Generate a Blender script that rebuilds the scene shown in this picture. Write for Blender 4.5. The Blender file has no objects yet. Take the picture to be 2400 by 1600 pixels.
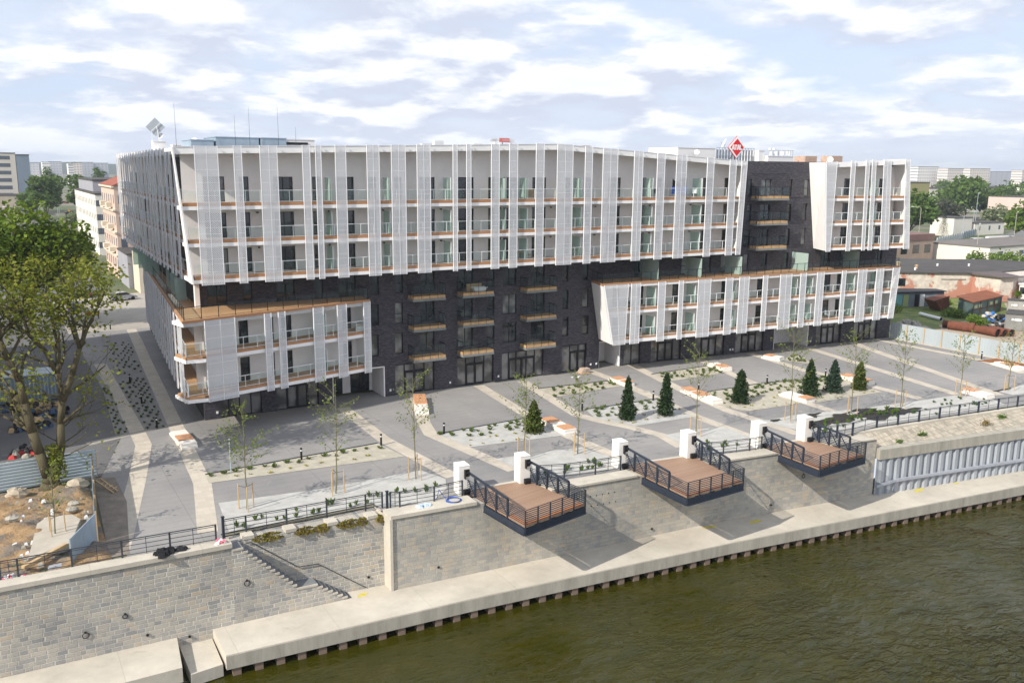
import bpy, math, random
from mathutils import Vector, Matrix
random.seed(7)
sc = bpy.context.scene
COL = sc.collection
# ------------------------------------------------------------------ camera, sky, sun, exposure
F_PX, ROLL, HORIZON, CAM_H, YAW = 2050.0, 0.0085, 396.0, 22.5, math.radians(30.8)
PITCH = math.atan((800 - HORIZON) / F_PX)
fw = Vector((math.sin(YAW)*math.cos(PITCH), math.cos(YAW)*math.cos(PITCH), -math.sin(PITCH)))
r0 = Vector((math.cos(YAW), -math.sin(YAW), 0)); u0 = r0.cross(fw)
rt = r0*math.cos(ROLL) + u0*math.sin(ROLL); up = -r0*math.sin(ROLL) + u0*math.cos(ROLL)
cam_data = bpy.data.cameras.new('camera'); cam = bpy.data.objects.new('camera', cam_data); COL.objects.link(cam)
cam.matrix_world = Matrix(((rt.x, up.x, -fw.x, 0), (rt.y, up.y, -fw.y, 0), (rt.z, up.z, -fw.z, CAM_H), (0, 0, 0, 1)))
cam_data.sensor_fit = 'HORIZONTAL'; cam_data.sensor_width = 36; cam_data.lens = F_PX/2400*36
cam_data.clip_start = .5; cam_data.clip_end = 30000
sc.camera = cam
SUN_EL, SUN_AZ = math.radians(36), math.radians(14)     # light travels towards +X, slightly +Y
sd = Vector((math.cos(SUN_AZ)*math.cos(SUN_EL), math.sin(SUN_AZ)*math.cos(SUN_EL), -math.sin(SUN_EL)))
sl = bpy.data.lights.new('sun', 'SUN'); sl.energy = 3.8; sl.angle = math.radians(.53); sl.color = (1, .93, .82)
so = bpy.data.objects.new('sun', sl); COL.objects.link(so); so.location = (-60, 10, 80)
so.rotation_euler = sd.to_track_quat('-Z', 'Y').to_euler()
sc.view_settings.view_transform = 'Standard'; sc.view_settings.look = 'None'
sc.view_settings.exposure = 0.55; sc.view_settings.gamma = 1
sc.cycles.use_denoising = True
sc.cycles.max_bounces = 6; sc.cycles.diffuse_bounces = 3; sc.cycles.glossy_bounces = 3
sc.cycles.transmission_bounces = 4; sc.cycles.transparent_max_bounces = 16
sc.cycles.caustics_reflective = False; sc.cycles.caustics_refractive = False

class N:
    """small node-tree helper"""
    def __init__(s, tree): s.t = tree; s.n = tree.nodes; s.l = tree.links
    def new(s, typ, **kw):
        n = s.n.new(typ)
        for k, v in kw.items(): setattr(n, k, v)
        return n
    def link(s, a, b): s.l.new(a, b)
    def val(s, sock, x):
        if hasattr(x, 'is_linked') or hasattr(x, 'node'): s.l.new(x, sock)
        else: sock.default_value = x
    def math(s, op, a, b=0.0, c=None):
        n = s.new('ShaderNodeMath', operation=op); s.val(n.inputs[0], a); s.val(n.inputs[1], b)
        if c is not None: s.val(n.inputs[2], c)
        return n.outputs[0]
    def noise(s, vec, scale, detail=4, rough=.55, dist=0):
        n = s.new('ShaderNodeTexNoise'); s.link(vec, n.inputs['Vector'])
        n.inputs['Scale'].default_value = scale; n.inputs['Detail'].default_value = detail
        n.inputs['Roughness'].default_value = rough; n.inputs['Distortion'].default_value = dist
        return n.outputs['Fac']
    def ramp(s, fac, stops, interp='LINEAR'):
        n = s.new('ShaderNodeValToRGB'); n.color_ramp.interpolation = interp
        e = n.color_ramp.elements
        while len(e) > 1: e.remove(e[0])
        e[0].position = stops[0][0]; e[0].color = (*stops[0][1], 1)
        for p, c in stops[1:]:
            x = e.new(p); x.color = (*c, 1)
        s.link(fac, n.inputs[0]); return n.outputs[0]
    def mix(s, fac, a, b, typ='MIX'):
        n = s.new('ShaderNodeMix', data_type='RGBA', blend_type=typ)
        s.val(n.inputs[0], fac)
        for sock, x in ((n.inputs[6], a), (n.inputs[7], b)):
            if isinstance(x, tuple): sock.default_value = (*x, 1)
            else: s.link(x, sock)
        return n.outputs[2]
    def maprange(s, v, a, b, c=0., d=1.):
        n = s.new('ShaderNodeMapRange'); s.val(n.inputs[0], v)
        for i, x in enumerate((a, b, c, d)): n.inputs[i+1].default_value = x
        return n.outputs[0]
    def comb(s, x, y, z):
        n = s.new('ShaderNodeCombineXYZ')
        for i, v in enumerate((x, y, z)): s.val(n.inputs[i], v)
        return n.outputs[0]
    def sep(s, v):
        n = s.new('ShaderNodeSeparateXYZ'); s.link(v, n.inputs[0]); return n.outputs

W = bpy.data.worlds.new('World'); sc.world = W; W.use_nodes = True
n = N(W.node_tree); W.node_tree.nodes.clear()
tc = n.new('ShaderNodeTexCoord').outputs['Generated']
d = n.sep(tc)
sky = n.new('ShaderNodeTexSky', sky_type='NISHITA'); sky.sun_disc = False
sky.sun_elevation = SUN_EL; sky.sun_rotation = math.atan2(-sd.x, -sd.y)
sky.air_density = 1.0; sky.dust_density = 1.6; sky.ozone_density = 1.5; sky.altitude = 100
zc = n.math('MAXIMUM', d[2], 0.0)
k = n.math('DIVIDE', 1.0, n.math('ADD', zc, .185))
uv = n.comb(n.math('MULTIPLY', d[0], k), n.math('MULTIPLY', d[1], k), 0.37)
def field(v): return n.math('ADD', n.math('MULTIPLY', n.noise(v, 1.0, 2, .5), .62), n.math('MULTIPLY', n.noise(v, 2.5, 9, .57, .15), .95))
cov = field(uv)
# cloud light: a sample of the same field from a little higher up gives bright tops and grey bases
k2 = n.math('DIVIDE', 1.0, n.math('ADD', zc, .207))
uv3 = n.comb(n.math('MULTIPLY', d[0], k2), n.math('MULTIPLY', d[1], k2), 0.37)
lit = n.maprange(n.math('SUBTRACT', cov, field(uv3)), -.075, .085)
mask = n.maprange(cov, .64, .82)
thick = n.maprange(cov, .82, 1.08)
veil = n.noise(uv, .55, 6, .6, .3)
cl = n.ramp(lit, [(0, (4.15, 4.5, 5.4)), (.42, (5.0, 5.3, 5.95)), (1, (6.5, 6.6, 6.8))])
cl = n.mix(n.math('MULTIPLY', thick, .3), cl, (4.4, 4.7, 5.5))
haze = n.maprange(zc, 0, .055, 1, 0)
skyc = n.mix(.72, sky.outputs[0], (3.9, 4.75, 6.45))
skyc = n.mix(n.maprange(veil, .36, .58, .25, .9), skyc, (4.75, 5.15, 5.95))
col = n.mix(mask, skyc, cl)
col = n.mix(n.math('MULTIPLY', haze, .5), col, (5.2, 5.7, 6.4))
bg = n.new('ShaderNodeBackground'); n.link(col, bg.inputs[0]); bg.inputs[1].default_value = .115
wo = n.new('ShaderNodeOutputWorld'); n.link(bg.outputs[0], wo.inputs[0])

# ------------------------------------------------------------------ materials
MATS = {}
def new_mat(name):
    m = bpy.data.materials.new(name); m.use_nodes = True; m.node_tree.nodes.clear(); MATS[name] = m
    nn = N(m.node_tree)
    p = nn.new('ShaderNodeBsdfPrincipled'); o = nn.new('ShaderNodeOutputMaterial'); nn.link(p.outputs[0], o.inputs[0])
    return m, nn, p, o
def plain(name, col, rough=.7, var=.12, scale=2.5, metal=0., spec=.3, fine=25., bump=0., stretch=(1, 1, 1)):
    m, nn, p, o = new_mat(name)
    co = nn.new('ShaderNodeTexCoord').outputs['Object']
    mp = nn.new('ShaderNodeMapping'); mp.inputs['Scale'].default_value = stretch; nn.link(co, mp.inputs[0]); co = mp.outputs[0]
    a = nn.noise(co, scale, 5); b = nn.noise(co, fine, 3)
    f = nn.math('ADD', nn.math('MULTIPLY', a, .7), nn.math('MULTIPLY', b, .3))
    f = nn.maprange(f, .3, .7)
    lo = tuple(max(0, c*(1-var)) for c in col); hi = tuple(min(1, c*(1+var)) for c in col)
    nn.link(nn.mix(f, lo, hi), p.inputs['Base Color'])
    p.inputs['Roughness'].default_value = rough; p.inputs['Metallic'].default_value = metal
    p.inputs['Specular IOR Level'].default_value = spec
    if bump:
        bn = nn.new('ShaderNodeBump'); bn.inputs['Strength'].default_value = bump; bn.inputs['Distance'].default_value = .05
        nn.link(b, bn.inputs['Height']); nn.link(bn.outputs[0], p.inputs['Normal'])
    return m
def courses(name, row, length, stops, mortar, mw=.05, rough=.85, vary=.5, bump=.4, plane='xz', weather=.25):
    """coursed masonry / pavers: every block gets its own tone"""
    m, nn, p, o = new_mat(name)
    co = nn.new('ShaderNodeTexCoord').outputs['Object']
    s = nn.sep(co); x = s[0]; y = s[2] if plane == 'xz' else s[1]
    if plane == 'side': x = s[1]; y = s[2]
    nz = nn.noise(co, 1.3, 3)
    y = nn.math('ADD', y, nn.math('MULTIPLY', nn.math('SUBTRACT', nz, .5), row*.35))
    yr = nn.math('DIVIDE', y, row); ri = nn.math('FLOOR', yr)
    wn = nn.new('ShaderNodeTexWhiteNoise', noise_dimensions='1D'); nn.link(ri, wn.inputs['W'])
    wid = nn.math('MULTIPLY', nn.math('ADD', nn.math('MULTIPLY', wn.outputs['Value'], vary), 1-vary/2), length)
    xr = nn.math('ADD', nn.math('DIVIDE', x, wid), nn.math('MULTIPLY', wn.outputs['Value'], 17.3))
    # uneven block lengths inside a course
    xr = nn.math('ADD', xr, nn.math('MULTIPLY', nn.math('SINE', nn.math('ADD', nn.math('MULTIPLY', xr, 1.7), nn.math('MULTIPLY', ri, 2.1))), .22))
    xi = nn.math('FLOOR', xr)
    w2 = nn.new('ShaderNodeTexWhiteNoise', noise_dimensions='2D'); nn.link(nn.comb(xi, ri, 0), w2.inputs['Vector'])
    c = nn.ramp(w2.outputs['Value'], stops)
    fine = nn.noise(co, 14, 4, .65); c = nn.mix(.45, c, nn.mix(fine, (.6, .6, .6), (1.35, 1.33, 1.3)), 'MULTIPLY')
    ex = nn.math('PINGPONG', xr, .5); ey = nn.math('PINGPONG', yr, .5)
    ex = nn.math('MULTIPLY', ex, length/row)
    e = nn.math('MINIMUM', ex, ey)
    rag = nn.math('MULTIPLY', nn.math('SUBTRACT', nn.noise(co, 9, 2), .5), mw*1.2)
    mf = nn.maprange(nn.math('ADD', e, rag), mw*.6, mw*1.25, 1, 0)
    big = nn.noise(co, .28, 5, .6)
    mf2 = nn.math('MULTIPLY', mf, nn.maprange(big, .35, .65, .35, 1))
    c = nn.mix(mf2, c, mortar)
    st = nn.maprange(big, .3, .7)
    c = nn.mix(weather, c, nn.mix(st, (.55, .55, .56), (1.2, 1.17, 1.1)), 'MULTIPLY')
    nn.link(c, p.inputs['Base Color']); p.inputs['Roughness'].default_value = rough; p.inputs['Specular IOR Level'].default_value = .2
    if bump:
        h = nn.math('ADD', nn.math('MULTIPLY', nn.math('SUBTRACT', 1, mf), .6), nn.math('MULTIPLY', fine, .5))
        bn = nn.new('ShaderNodeBump'); bn.inputs['Strength'].default_value = bump; bn.inputs['Distance'].default_value = .06
        nn.link(h, bn.inputs['Height']); nn.link(bn.outputs[0], p.inputs['Normal'])
    return m
def planks(name, c1, c2, width=.14, axis=1, rough=.6, gap=.12):
    m, nn, p, o = new_mat(name)
    co = nn.new('ShaderNodeTexCoord').outputs['Object']; s = nn.sep(co)
    q = nn.math('DIVIDE', s[axis], width); i = nn.math('FLOOR', q)
    wn = nn.new('ShaderNodeTexWhiteNoise', noise_dimensions='1D'); nn.link(i, wn.inputs['W'])
    mp = nn.new('ShaderNodeMapping'); mp.inputs['Scale'].default_value = (2, 25, 2) if axis == 1 else (25, 2, 2); nn.link(co, mp.inputs[0])
    g = nn.noise(mp.outputs[0], 1, 4)
    c = nn.mix(nn.math('ADD', nn.math('MULTIPLY', wn.outputs[0], .7), nn.math('MULTIPLY', g, .3)), c1, c2)
    e = nn.math('PINGPONG', q, .5)
    c = nn.mix(nn.maprange(e, gap*.4, gap, .75, 0), c, (.05, .03, .02))
    nn.link(c, p.inputs['Base Color']); p.inputs['Roughness'].default_value = rough
    return m
def foliage(name, a, b, trans=.25, rough=.6):
    m, nn, p, o = new_mat(name)
    co = nn.new('ShaderNodeTexCoord').outputs['Object']
    gi = nn.new('ShaderNodeNewGeometry')
    f = nn.math('ADD', nn.math('MULTIPLY', nn.noise(co, .9, 3), .6), nn.math('MULTIPLY', gi.outputs['Random Per Island'], .4))
    c = nn.mix(nn.maprange(f, .3, .75), a, b)
    nn.link(c, p.inputs['Base Color']); p.inputs['Roughness'].default_value = rough; p.inputs['Specular IOR Level'].default_value = .2
    tr = nn.new('ShaderNodeBsdfTranslucent'); nn.link(nn.mix(.5, c, (.25, .3, .02)), tr.inputs[0])
    ms = nn.new('ShaderNodeMixShader'); ms.inputs[0].default_value = trans
    nn.link(p.outputs[0], ms.inputs[1]); nn.link(tr.outputs[0], ms.inputs[2]); nn.link(ms.outputs[0], o.inputs[0])
    return m
def thin_glass(name, tint, refl=.12, rough=.02, base=None, opac=0.):
    m, nn, p, o = new_mat(name)
    t = nn.new('ShaderNodeBsdfTransparent'); t.inputs[0].default_value = (*tint, 1)
    g = nn.new('ShaderNodeBsdfGlossy'); g.inputs['Roughness'].default_value = rough; g.inputs[0].default_value = (.9, .95, .95, 1)
    fr = nn.new('ShaderNodeLayerWeight'); fr.inputs[0].default_value = .5
    ms = nn.new('ShaderNodeMixShader'); nn.link(nn.math('ADD', nn.math('MULTIPLY', nn.math('POWER', fr.outputs['Facing'], 4.0), .45), .04+refl), ms.inputs[0])
    nn.link(t.outputs[0], ms.inputs[1]); nn.link(g.outputs[0], ms.inputs[2])
    out = ms.outputs[0]
    if base:
        p.inputs['Base Color'].default_value = (*base, 1); p.inputs['Roughness'].default_value = .4
        m2 = nn.new('ShaderNodeMixShader'); m2.inputs[0].default_value = opac; nn.link(out, m2.inputs[1]); nn.link(p.outputs[0], m2.inputs[2]); out = m2.outputs[0]
    nn.link(out, o.inputs[0]); return m
def pane(name, col, rough=.04, vary=True):
    m, nn, p, o = new_mat(name)
    co = nn.new('ShaderNodeTexCoord').outputs['Object']
    if vary:
        f = nn.noise(co, .55, 2); c = nn.mix(nn.maprange(f, .45, .6), col, tuple(min(1, v*2.6+.012) for v in col))
        nn.link(c, p.inputs['Base Color'])
    else: p.inputs['Base Color'].default_value = (*col, 1)
    p.inputs['Roughness'].default_value = rough; p.inputs['Specular IOR Level'].default_value = .7
    return m
def perforated(name, col, fill):
    m, nn, p, o = new_mat(name)
    co = nn.new('ShaderNodeTexCoord').outputs['Object']; s = nn.sep(co)
    a = nn.math('SINE', nn.math('MULTIPLY', nn.math('ADD', s[0], s[1]), 44)); b = nn.math('SINE', nn.math('MULTIPLY', s[2], 36))
    h = nn.maprange(nn.math('MULTIPLY', a, b), -.25, .45, fill+.22, fill-.25)
    p.inputs['Base Color'].default_value = (*col, 1); p.inputs['Metallic'].default_value = .15; p.inputs['Roughness'].default_value = .5
    t = nn.new('ShaderNodeBsdfTransparent'); ms = nn.new('ShaderNodeMixShader'); nn.link(h, ms.inputs[0])
    nn.link(t.outputs[0], ms.inputs[1]); nn.link(p.outputs[0], ms.inputs[2]); nn.link(ms.outputs[0], o.inputs[0])
    return m

M_white = plain('white_render', (.84, .83, .825), .8, .04, .6, fine=6)
M_wallw = plain('white_stucco', (.82, .79, .775), .9, .05, .8, fine=18, bump=.1)
M_brick = courses('dark_brick', .085, .26, [(0, (.050, .049, .063)), (.5, (.072, .070, .087)), (.85, (.095, .090, .102)), (1, (.12, .108, .11))], (.045, .044, .05), .12, .75, .15, .25, weather=.2)
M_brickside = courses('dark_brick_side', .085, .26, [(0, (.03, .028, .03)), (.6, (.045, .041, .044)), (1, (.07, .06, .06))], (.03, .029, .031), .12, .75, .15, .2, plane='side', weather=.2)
M_wood = planks('warm_decking', (.42, .225, .11), (.54, .32, .17), .145, 1)
M_woodedge = plain('deck_edge', (.42, .22, .11), .6, .2, 1.5, stretch=(1, 1, 8))
M_woodx = planks('balcony_decking', (.50, .30, .14), (.62, .40, .20), .145, 0)
M_deck = planks('viewing_decking', (.31, .19, .125), (.38, .25, .17), .15, 1)
M_seat = planks('bench_slats', (.58, .29, .15), (.66, .36, .20), .12, 1)
M_metal = plain('pale_metal', (.78, .79, .80), .45, .03, 2, .0)
M_dkmetal = plain('dark_window_frame', (.016, .018, .022), .45, .1, 3)
M_navy = plain('navy_steel', (.032, .042, .062), .45, .15, 2, .2)
M_rail = plain('grey_rail', (.055, .062, .075), .5, .15, 3, .2)
M_perf = perforated('perforated_metal', (.80, .815, .85), .38)
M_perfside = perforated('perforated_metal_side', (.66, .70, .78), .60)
M_pane = pane('dark_glazing', (.010, .013, .016))
M_pane2 = pane('curtained_glazing', (.085, .088, .085))
M_shop = pane('shop_glazing', (.085, .083, .082), .03)
M_glass = thin_glass('railing_glass', (.93, .975, .965), -.02)
M_dkglass = thin_glass('terrace_glass', (.92, .96, .96), -.025)
M_frost = thin_glass('frosted_glass', (.80, .93, .88), .0, .3, (.62, .74, .70), .42)
def concrete(name, base, joint=6.0):
    m, nn, p, o = new_mat(name)
    co = nn.new('ShaderNodeTexCoord').outputs['Object']; s = nn.sep(co)
    big = nn.noise(co, .22, 6, .62, .3); mid = nn.noise(co, 1.6, 6, .65); fine = nn.noise(co, 16, 3, .7)
    c = nn.mix(nn.maprange(big, .32, .68), tuple(v*.80 for v in base), tuple(min(1, v*1.10) for v in base))
    c = nn.mix(.6, c, nn.mix(mid, (.78, .78, .77), (1.2, 1.2, 1.2)), 'MULTIPLY'); c = nn.mix(.5, c, nn.mix(fine, (.72, .72, .72), (1.28, 1.28, 1.28)), 'MULTIPLY')
    c = nn.mix(nn.maprange(nn.noise(co, .75, 5, .7, .8), .60, .74, 0, .5), c, (.30, .28, .22))
    j = nn.math('PINGPONG', nn.math('ADD', nn.math('DIVIDE', s[0], joint), .31), .5)
    c = nn.mix(nn.maprange(j, .0015, .004, .4, 0), c, (.24, .225, .19))
    nn.link(c, p.inputs['Base Color']); p.inputs['Roughness'].default_value = .9; p.inputs['Specular IOR Level'].default_value = .2
    bn = nn.new('ShaderNodeBump'); bn.inputs['Strength'].default_value = .3; bn.inputs['Distance'].default_value = .03; nn.link(fine, bn.inputs['Height']); nn.link(bn.outputs[0], p.inputs['Normal'])
    return m
M_conc = concrete('pale_concrete', (.53, .49, .42))
M_concs = plain('stained_concrete', (.36, .34, .29), .9, .25, .7, fine=5, bump=.2, stretch=(2.2, 2.2, .35))
M_slabgrey = plain('grey_slab_edge', (.20, .215, .21), .7, .15, 1.5)
M_stone = courses('granite_blocks', .265, .48, [(0, (.29, .295, .30)), (.25, (.37, .365, .355)), (.6, (.43, .41, .375)), (.88, (.47, .445, .40)), (.97, (.49, .42, .33)), (1, (.40, .395, .385))], (.57, .55, .50), .095, .9, .7, .7, weather=.5)
M_stone2 = courses('granite_blocks_tight', .29, .42, [(0, (.36, .36, .355)), (.4, (.43, .415, .38)), (.8, (.48, .455, .405)), (.97, (.52, .455, .36)), (1, (.41, .41, .40))], (.52, .495, .44), .05, .95, .7, .8, weather=.5)
M_revet = courses('revetment_setts', .42, .30, [(0, (.30, .275, .235)), (.5, (.42, .38, .31)), (1, (.50, .45, .37))], (.30, .26, .2), .06, .95, .4, .6, plane='xy')
M_band = courses('pale_paving', .6, .6, [(0, (.47, .43, .365)), (.5, (.51, .465, .40)), (1, (.55, .50, .43))], (.42, .385, .33), .02, .9, .0, 0, plane='xy')
M_grav = plain('beige_gravel', (.44, .41, .335), .95, .22, 1.2, fine=30, bump=.6)
M_gravw = plain('white_gravel', (.455, .45, .43), .95, .2, 1.0, fine=30, bump=.6)
M_soil = plain('dark_soil', (.035, .032, .03), .95, .4, 2, fine=12, bump=.6)
M_mulch = plain('bark_mulch', (.26, .105, .04), .95, .4, 3, fine=20, bump=.8)
m, nn, p, o = new_mat('sandy_dirt'); M_sand = m
co = nn.new('ShaderNodeTexCoord').outputs['Object']
f = nn.noise(co, .45, 7, .68, .4); g = nn.noise(co, 3.2, 5, .7); h = nn.noise(co, 11, 4, .7)
c = nn.ramp(f, [(.33, (.13, .115, .10)), (.45, (.23, .195, .16)), (.53, (.38, .245, .125)), (.66, (.47, .32, .18))])
c = nn.mix(.7, c, nn.mix(g, (.5, .5, .5), (1.45, 1.45, 1.45)), 'MULTIPLY'); c = nn.mix(.5, c, nn.mix(h, (.5, .5, .5), (1.5, 1.5, 1.5)), 'MULTIPLY')
nn.link(c, p.inputs['Base Color']); p.inputs['Roughness'].default_value = .95
bn = nn.new('ShaderNodeBump'); bn.inputs['Strength'].default_value = 1; bn.inputs['Distance'].default_value = .25; nn.link(nn.math('ADD', g, nn.math('MULTIPLY', h, .4)), bn.inputs['Height']); nn.link(bn.outputs[0], p.inputs['Normal'])
M_yard = plain('yard_dirt', (.36, .30, .23), .95, .25, .12, fine=2, bump=.3)
M_white2 = plain('white_pillar_render', (.80, .78, .73), .7, .03, 1)
M_roofdk = plain('roof_felt', (.075, .07, .068), .9, .25, .3, fine=3)
M_galv = plain('galvanised_sheet', (.42, .50, .54), .45, .15, .8, .25, stretch=(1, 1, .3))
M_sheetblue = plain('blue_grey_sheet', (.34, .43, .52), .45, .2, .9, .2)
M_pile = plain('coated_steel_pile', (.34, .365, .40), .5, .2, .5, .1, fine=3, stretch=(1.5, 1.5, .3))
M_rust = plain('rusty_steel', (.16, .058, .035), .85, .35, 1.5, .1, fine=14)
M_timber = plain('raw_timber', (.50, .36, .20), .8, .2, 3, stretch=(1, 1, .3))
M_bark = plain('tree_bark', (.10, .085, .05), .95, .35, 3, fine=15, bump=.8, stretch=(1, 1, .3))
M_barkthin = plain('young_bark', (.17, .16, .09), .9, .25, 4)
M_black = plain('black_plastic', (.012, .012, .014), .5, .2, 3)
M_red = plain('red_enamel', (.62, .02, .03), .4, .04, 2)
M_signw = plain('white_enamel', (.82, .82, .82), .4, .02, 2)
M_signpink = plain('faded_red_panel', (.75, .22, .2), .5, .05, 2)
M_green = plain('metal_lattice', (.42, .45, .48), .5, .1, 2, .3)
L_big = foliage('sparse_yellow_green_leaves', (.12, .15, .018), (.27, .27, .04), .35)
L_dense = foliage('dense_green_leaves', (.060, .115, .010), (.19, .27, .02), .3)
L_far = foliage('far_green_leaves', (.045, .095, .020), (.125, .205, .04), .25)
L_lime = foliage('bright_green_leaves', (.07, .13, .015), (.15, .23, .03), .3)
L_grey = foliage('blossoming_leaves', (.10, .14, .06), (.30, .33, .20), .25)
L_dkred = foliage('dull_purple_leaves', (.035, .040, .03), (.07, .075, .05), .2)
L_young = foliage('young_leaves', (.10, .15, .03), (.22, .27, .07), .35)
L_con = foliage('dark_needles', (.012, .030, .012), (.04, .075, .022), .1)
L_conb = foliage('blue_green_needles', (.016, .035, .022), (.045, .085, .05), .1)
L_yew = foliage('yellow_green_needles', (.030, .050, .008), (.09, .12, .015), .15)
L_tuft = foliage('tuft_green', (.055, .10, .02), (.14, .19, .05), .2)
L_tufty = foliage('tuft_yellow', (.26, .24, .05), (.42, .36, .08), .2)
L_tuftd = foliage('tuft_dark', (.03, .08, .025), (.08, .15, .05), .2)
L_shrub = foliage('shrub_green', (.06, .12, .02), (.14, .22, .05), .25)
L_moss = foliage('moss_mustard', (.13, .115, .015), (.22, .165, .025), .1)

# plaza pavers: fine courses plus broad tonal patches
def plaza_mat(name, base, tint):
    m, nn, p, o = new_mat(name)
    co = nn.new('ShaderNodeTexCoord').outputs['Object']; s = nn.sep(co)
    big = nn.noise(co, .10, 6, .6); mid = nn.noise(co, .9, 4, .6); fine = nn.noise(co, 22, 2)
    c = nn.mix(nn.maprange(big, .35, .65), tuple(v*.88 for v in base), tint)
    c = nn.mix(.5, c, nn.mix(mid, (.82, .82, .82), (1.16, 1.16, 1.15)), 'MULTIPLY')
    c = nn.mix(.5, c, nn.mix(fine, (.72, .72, .72), (1.28, 1.28, 1.28)), 'MULTIPLY')
    row = nn.math('PINGPONG', nn.math('DIVIDE', s[1], .9), .5)
    c = nn.mix(nn.maprange(row, .0, .09, .16, 0), c, (.08, .08, .08))
    stain = nn.noise(co, .55, 5, .7, .6)
    c = nn.mix(nn.maprange(stain, .60, .76, 0, .45), c, (.40, .375, .335)); c = nn.mix(nn.maprange(nn.noise(co, .32, 6, .7, 1.2), .60, .72, 0, .35), c, (.11, .11, .115))
    jl = nn.math('PINGPONG', nn.math('DIVIDE', s[0], 4.8), .5); c = nn.mix(nn.maprange(jl, .002, .008, .35, 0), c, (.10, .10, .10))
    nn.link(c, p.inputs['Base Color']); p.inputs['Roughness'].default_value = .85; p.inputs['Specular IOR Level'].default_value = .25
    return m
M_plaza = plaza_mat('grey_pavers', (.255, .25, .252), (.30, .29, .283))
M_asph = plaza_mat('street_asphalt', (.13, .13, .135), (.16, .158, .16))
M_road = plaza_mat('far_asphalt', (.15, .15, .155), (.2, .195, .19))
# ground far away
m, nn, p, o = new_mat('town_ground'); M_ground = m
co = nn.new('ShaderNodeTexCoord').outputs['Object']
f = nn.noise(co, .02, 6, .6); g = nn.noise(co, .6, 4)
c = nn.mix(nn.maprange(f, .42, .58), (.07, .10, .03), (.20, .175, .14)); c = nn.mix(.5, c, nn.mix(g, (.7, .7, .7), (1.3, 1.3, 1.3)), 'MULTIPLY')
nn.link(c, p.inputs['Base Color']); p.inputs['Roughness'].default_value = .95
m, nn, p, o = new_mat('rough_grass'); M_grass = m
co = nn.new('ShaderNodeTexCoord').outputs['Object']
f = nn.noise(co, .5, 6, .65); g = nn.noise(co, 7, 3)
c = nn.mix(nn.maprange(f, .35, .6), (.06, .10, .02), (.17, .20, .05)); c = nn.mix(nn.maprange(f, .62, .72), c, (.30, .24, .16))
c = nn.mix(.6, c, nn.mix(g, (.55, .55, .55), (1.45, 1.45, 1.45)), 'MULTIPLY'); nn.link(c, p.inputs['Base Color']); p.inputs['Roughness'].default_value = .95
# peeling plaster over brick
m, nn, p, o = new_mat('peeling_plaster'); M_peel = m
co = nn.new('ShaderNodeTexCoord').outputs['Object']; s = nn.sep(co)
f = nn.noise(co, .32, 7, .65, .5); f = nn.math('SUBTRACT', f, nn.math('MULTIPLY', s[2], .030))
g = nn.noise(co, 1.1, 5, .6)
pl = nn.mix(nn.maprange(g, .35, .65), (.46, .40, .36), (.64, .58, .50))
br = nn.mix(nn.noise(co, 8, 2), (.38, .15, .10), (.50, .26, .19))
nn.link(nn.mix(nn.maprange(f, .42, .47), pl, br), p.inputs['Base Color']); p.inputs['Roughness'].default_value = .95
# river
m, nn, p, o = new_mat('river_water'); M_water = m
co = nn.new('ShaderNodeTexCoord').outputs['Object']
mp = nn.new('ShaderNodeMapping'); mp.inputs['Rotation'].default_value = (0, 0, .5); mp.inputs['Scale'].default_value = (1, 1.9, 1); nn.link(co, mp.inputs[0])
w1 = nn.noise(mp.outputs[0], .95, 4, .55, .7); w2 = nn.noise(mp.outputs[0], .30, 3, .5, .4); w3 = nn.noise(co, 3.4, 2, .5)
ws = nn.sep(co); wq = nn.math('SUBTRACT', nn.math('MULTIPLY', ws[0], .5), ws[1]); amp = nn.math('MULTIPLY', nn.maprange(nn.noise(co, .10, 3), .36, .64, .35, 1.5), nn.maprange(wq, -30, 2, .3, 1.5))
h = nn.math('MULTIPLY', nn.math('ADD', nn.math('ADD', w1, nn.math('MULTIPLY', w2, 1.2)), nn.math('MULTIPLY', w3, .12)), amp)
bn = nn.new('ShaderNodeBump'); bn.inputs['Strength'].default_value = .85; bn.inputs['Distance'].default_value = .42; nn.link(h, bn.inputs['Height'])
nn.link(bn.outputs[0], p.inputs['Normal'])
nn.link(nn.mix(nn.maprange(w2, .3, .7), (.025, .0265, .0005), (.038, .0345, .0014)), p.inputs['Base Color'])
p.inputs['Roughness'].default_value = .03; p.inputs['IOR'].default_value = 1.42; p.inputs['Specular IOR Level'].default_value = .5

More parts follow.
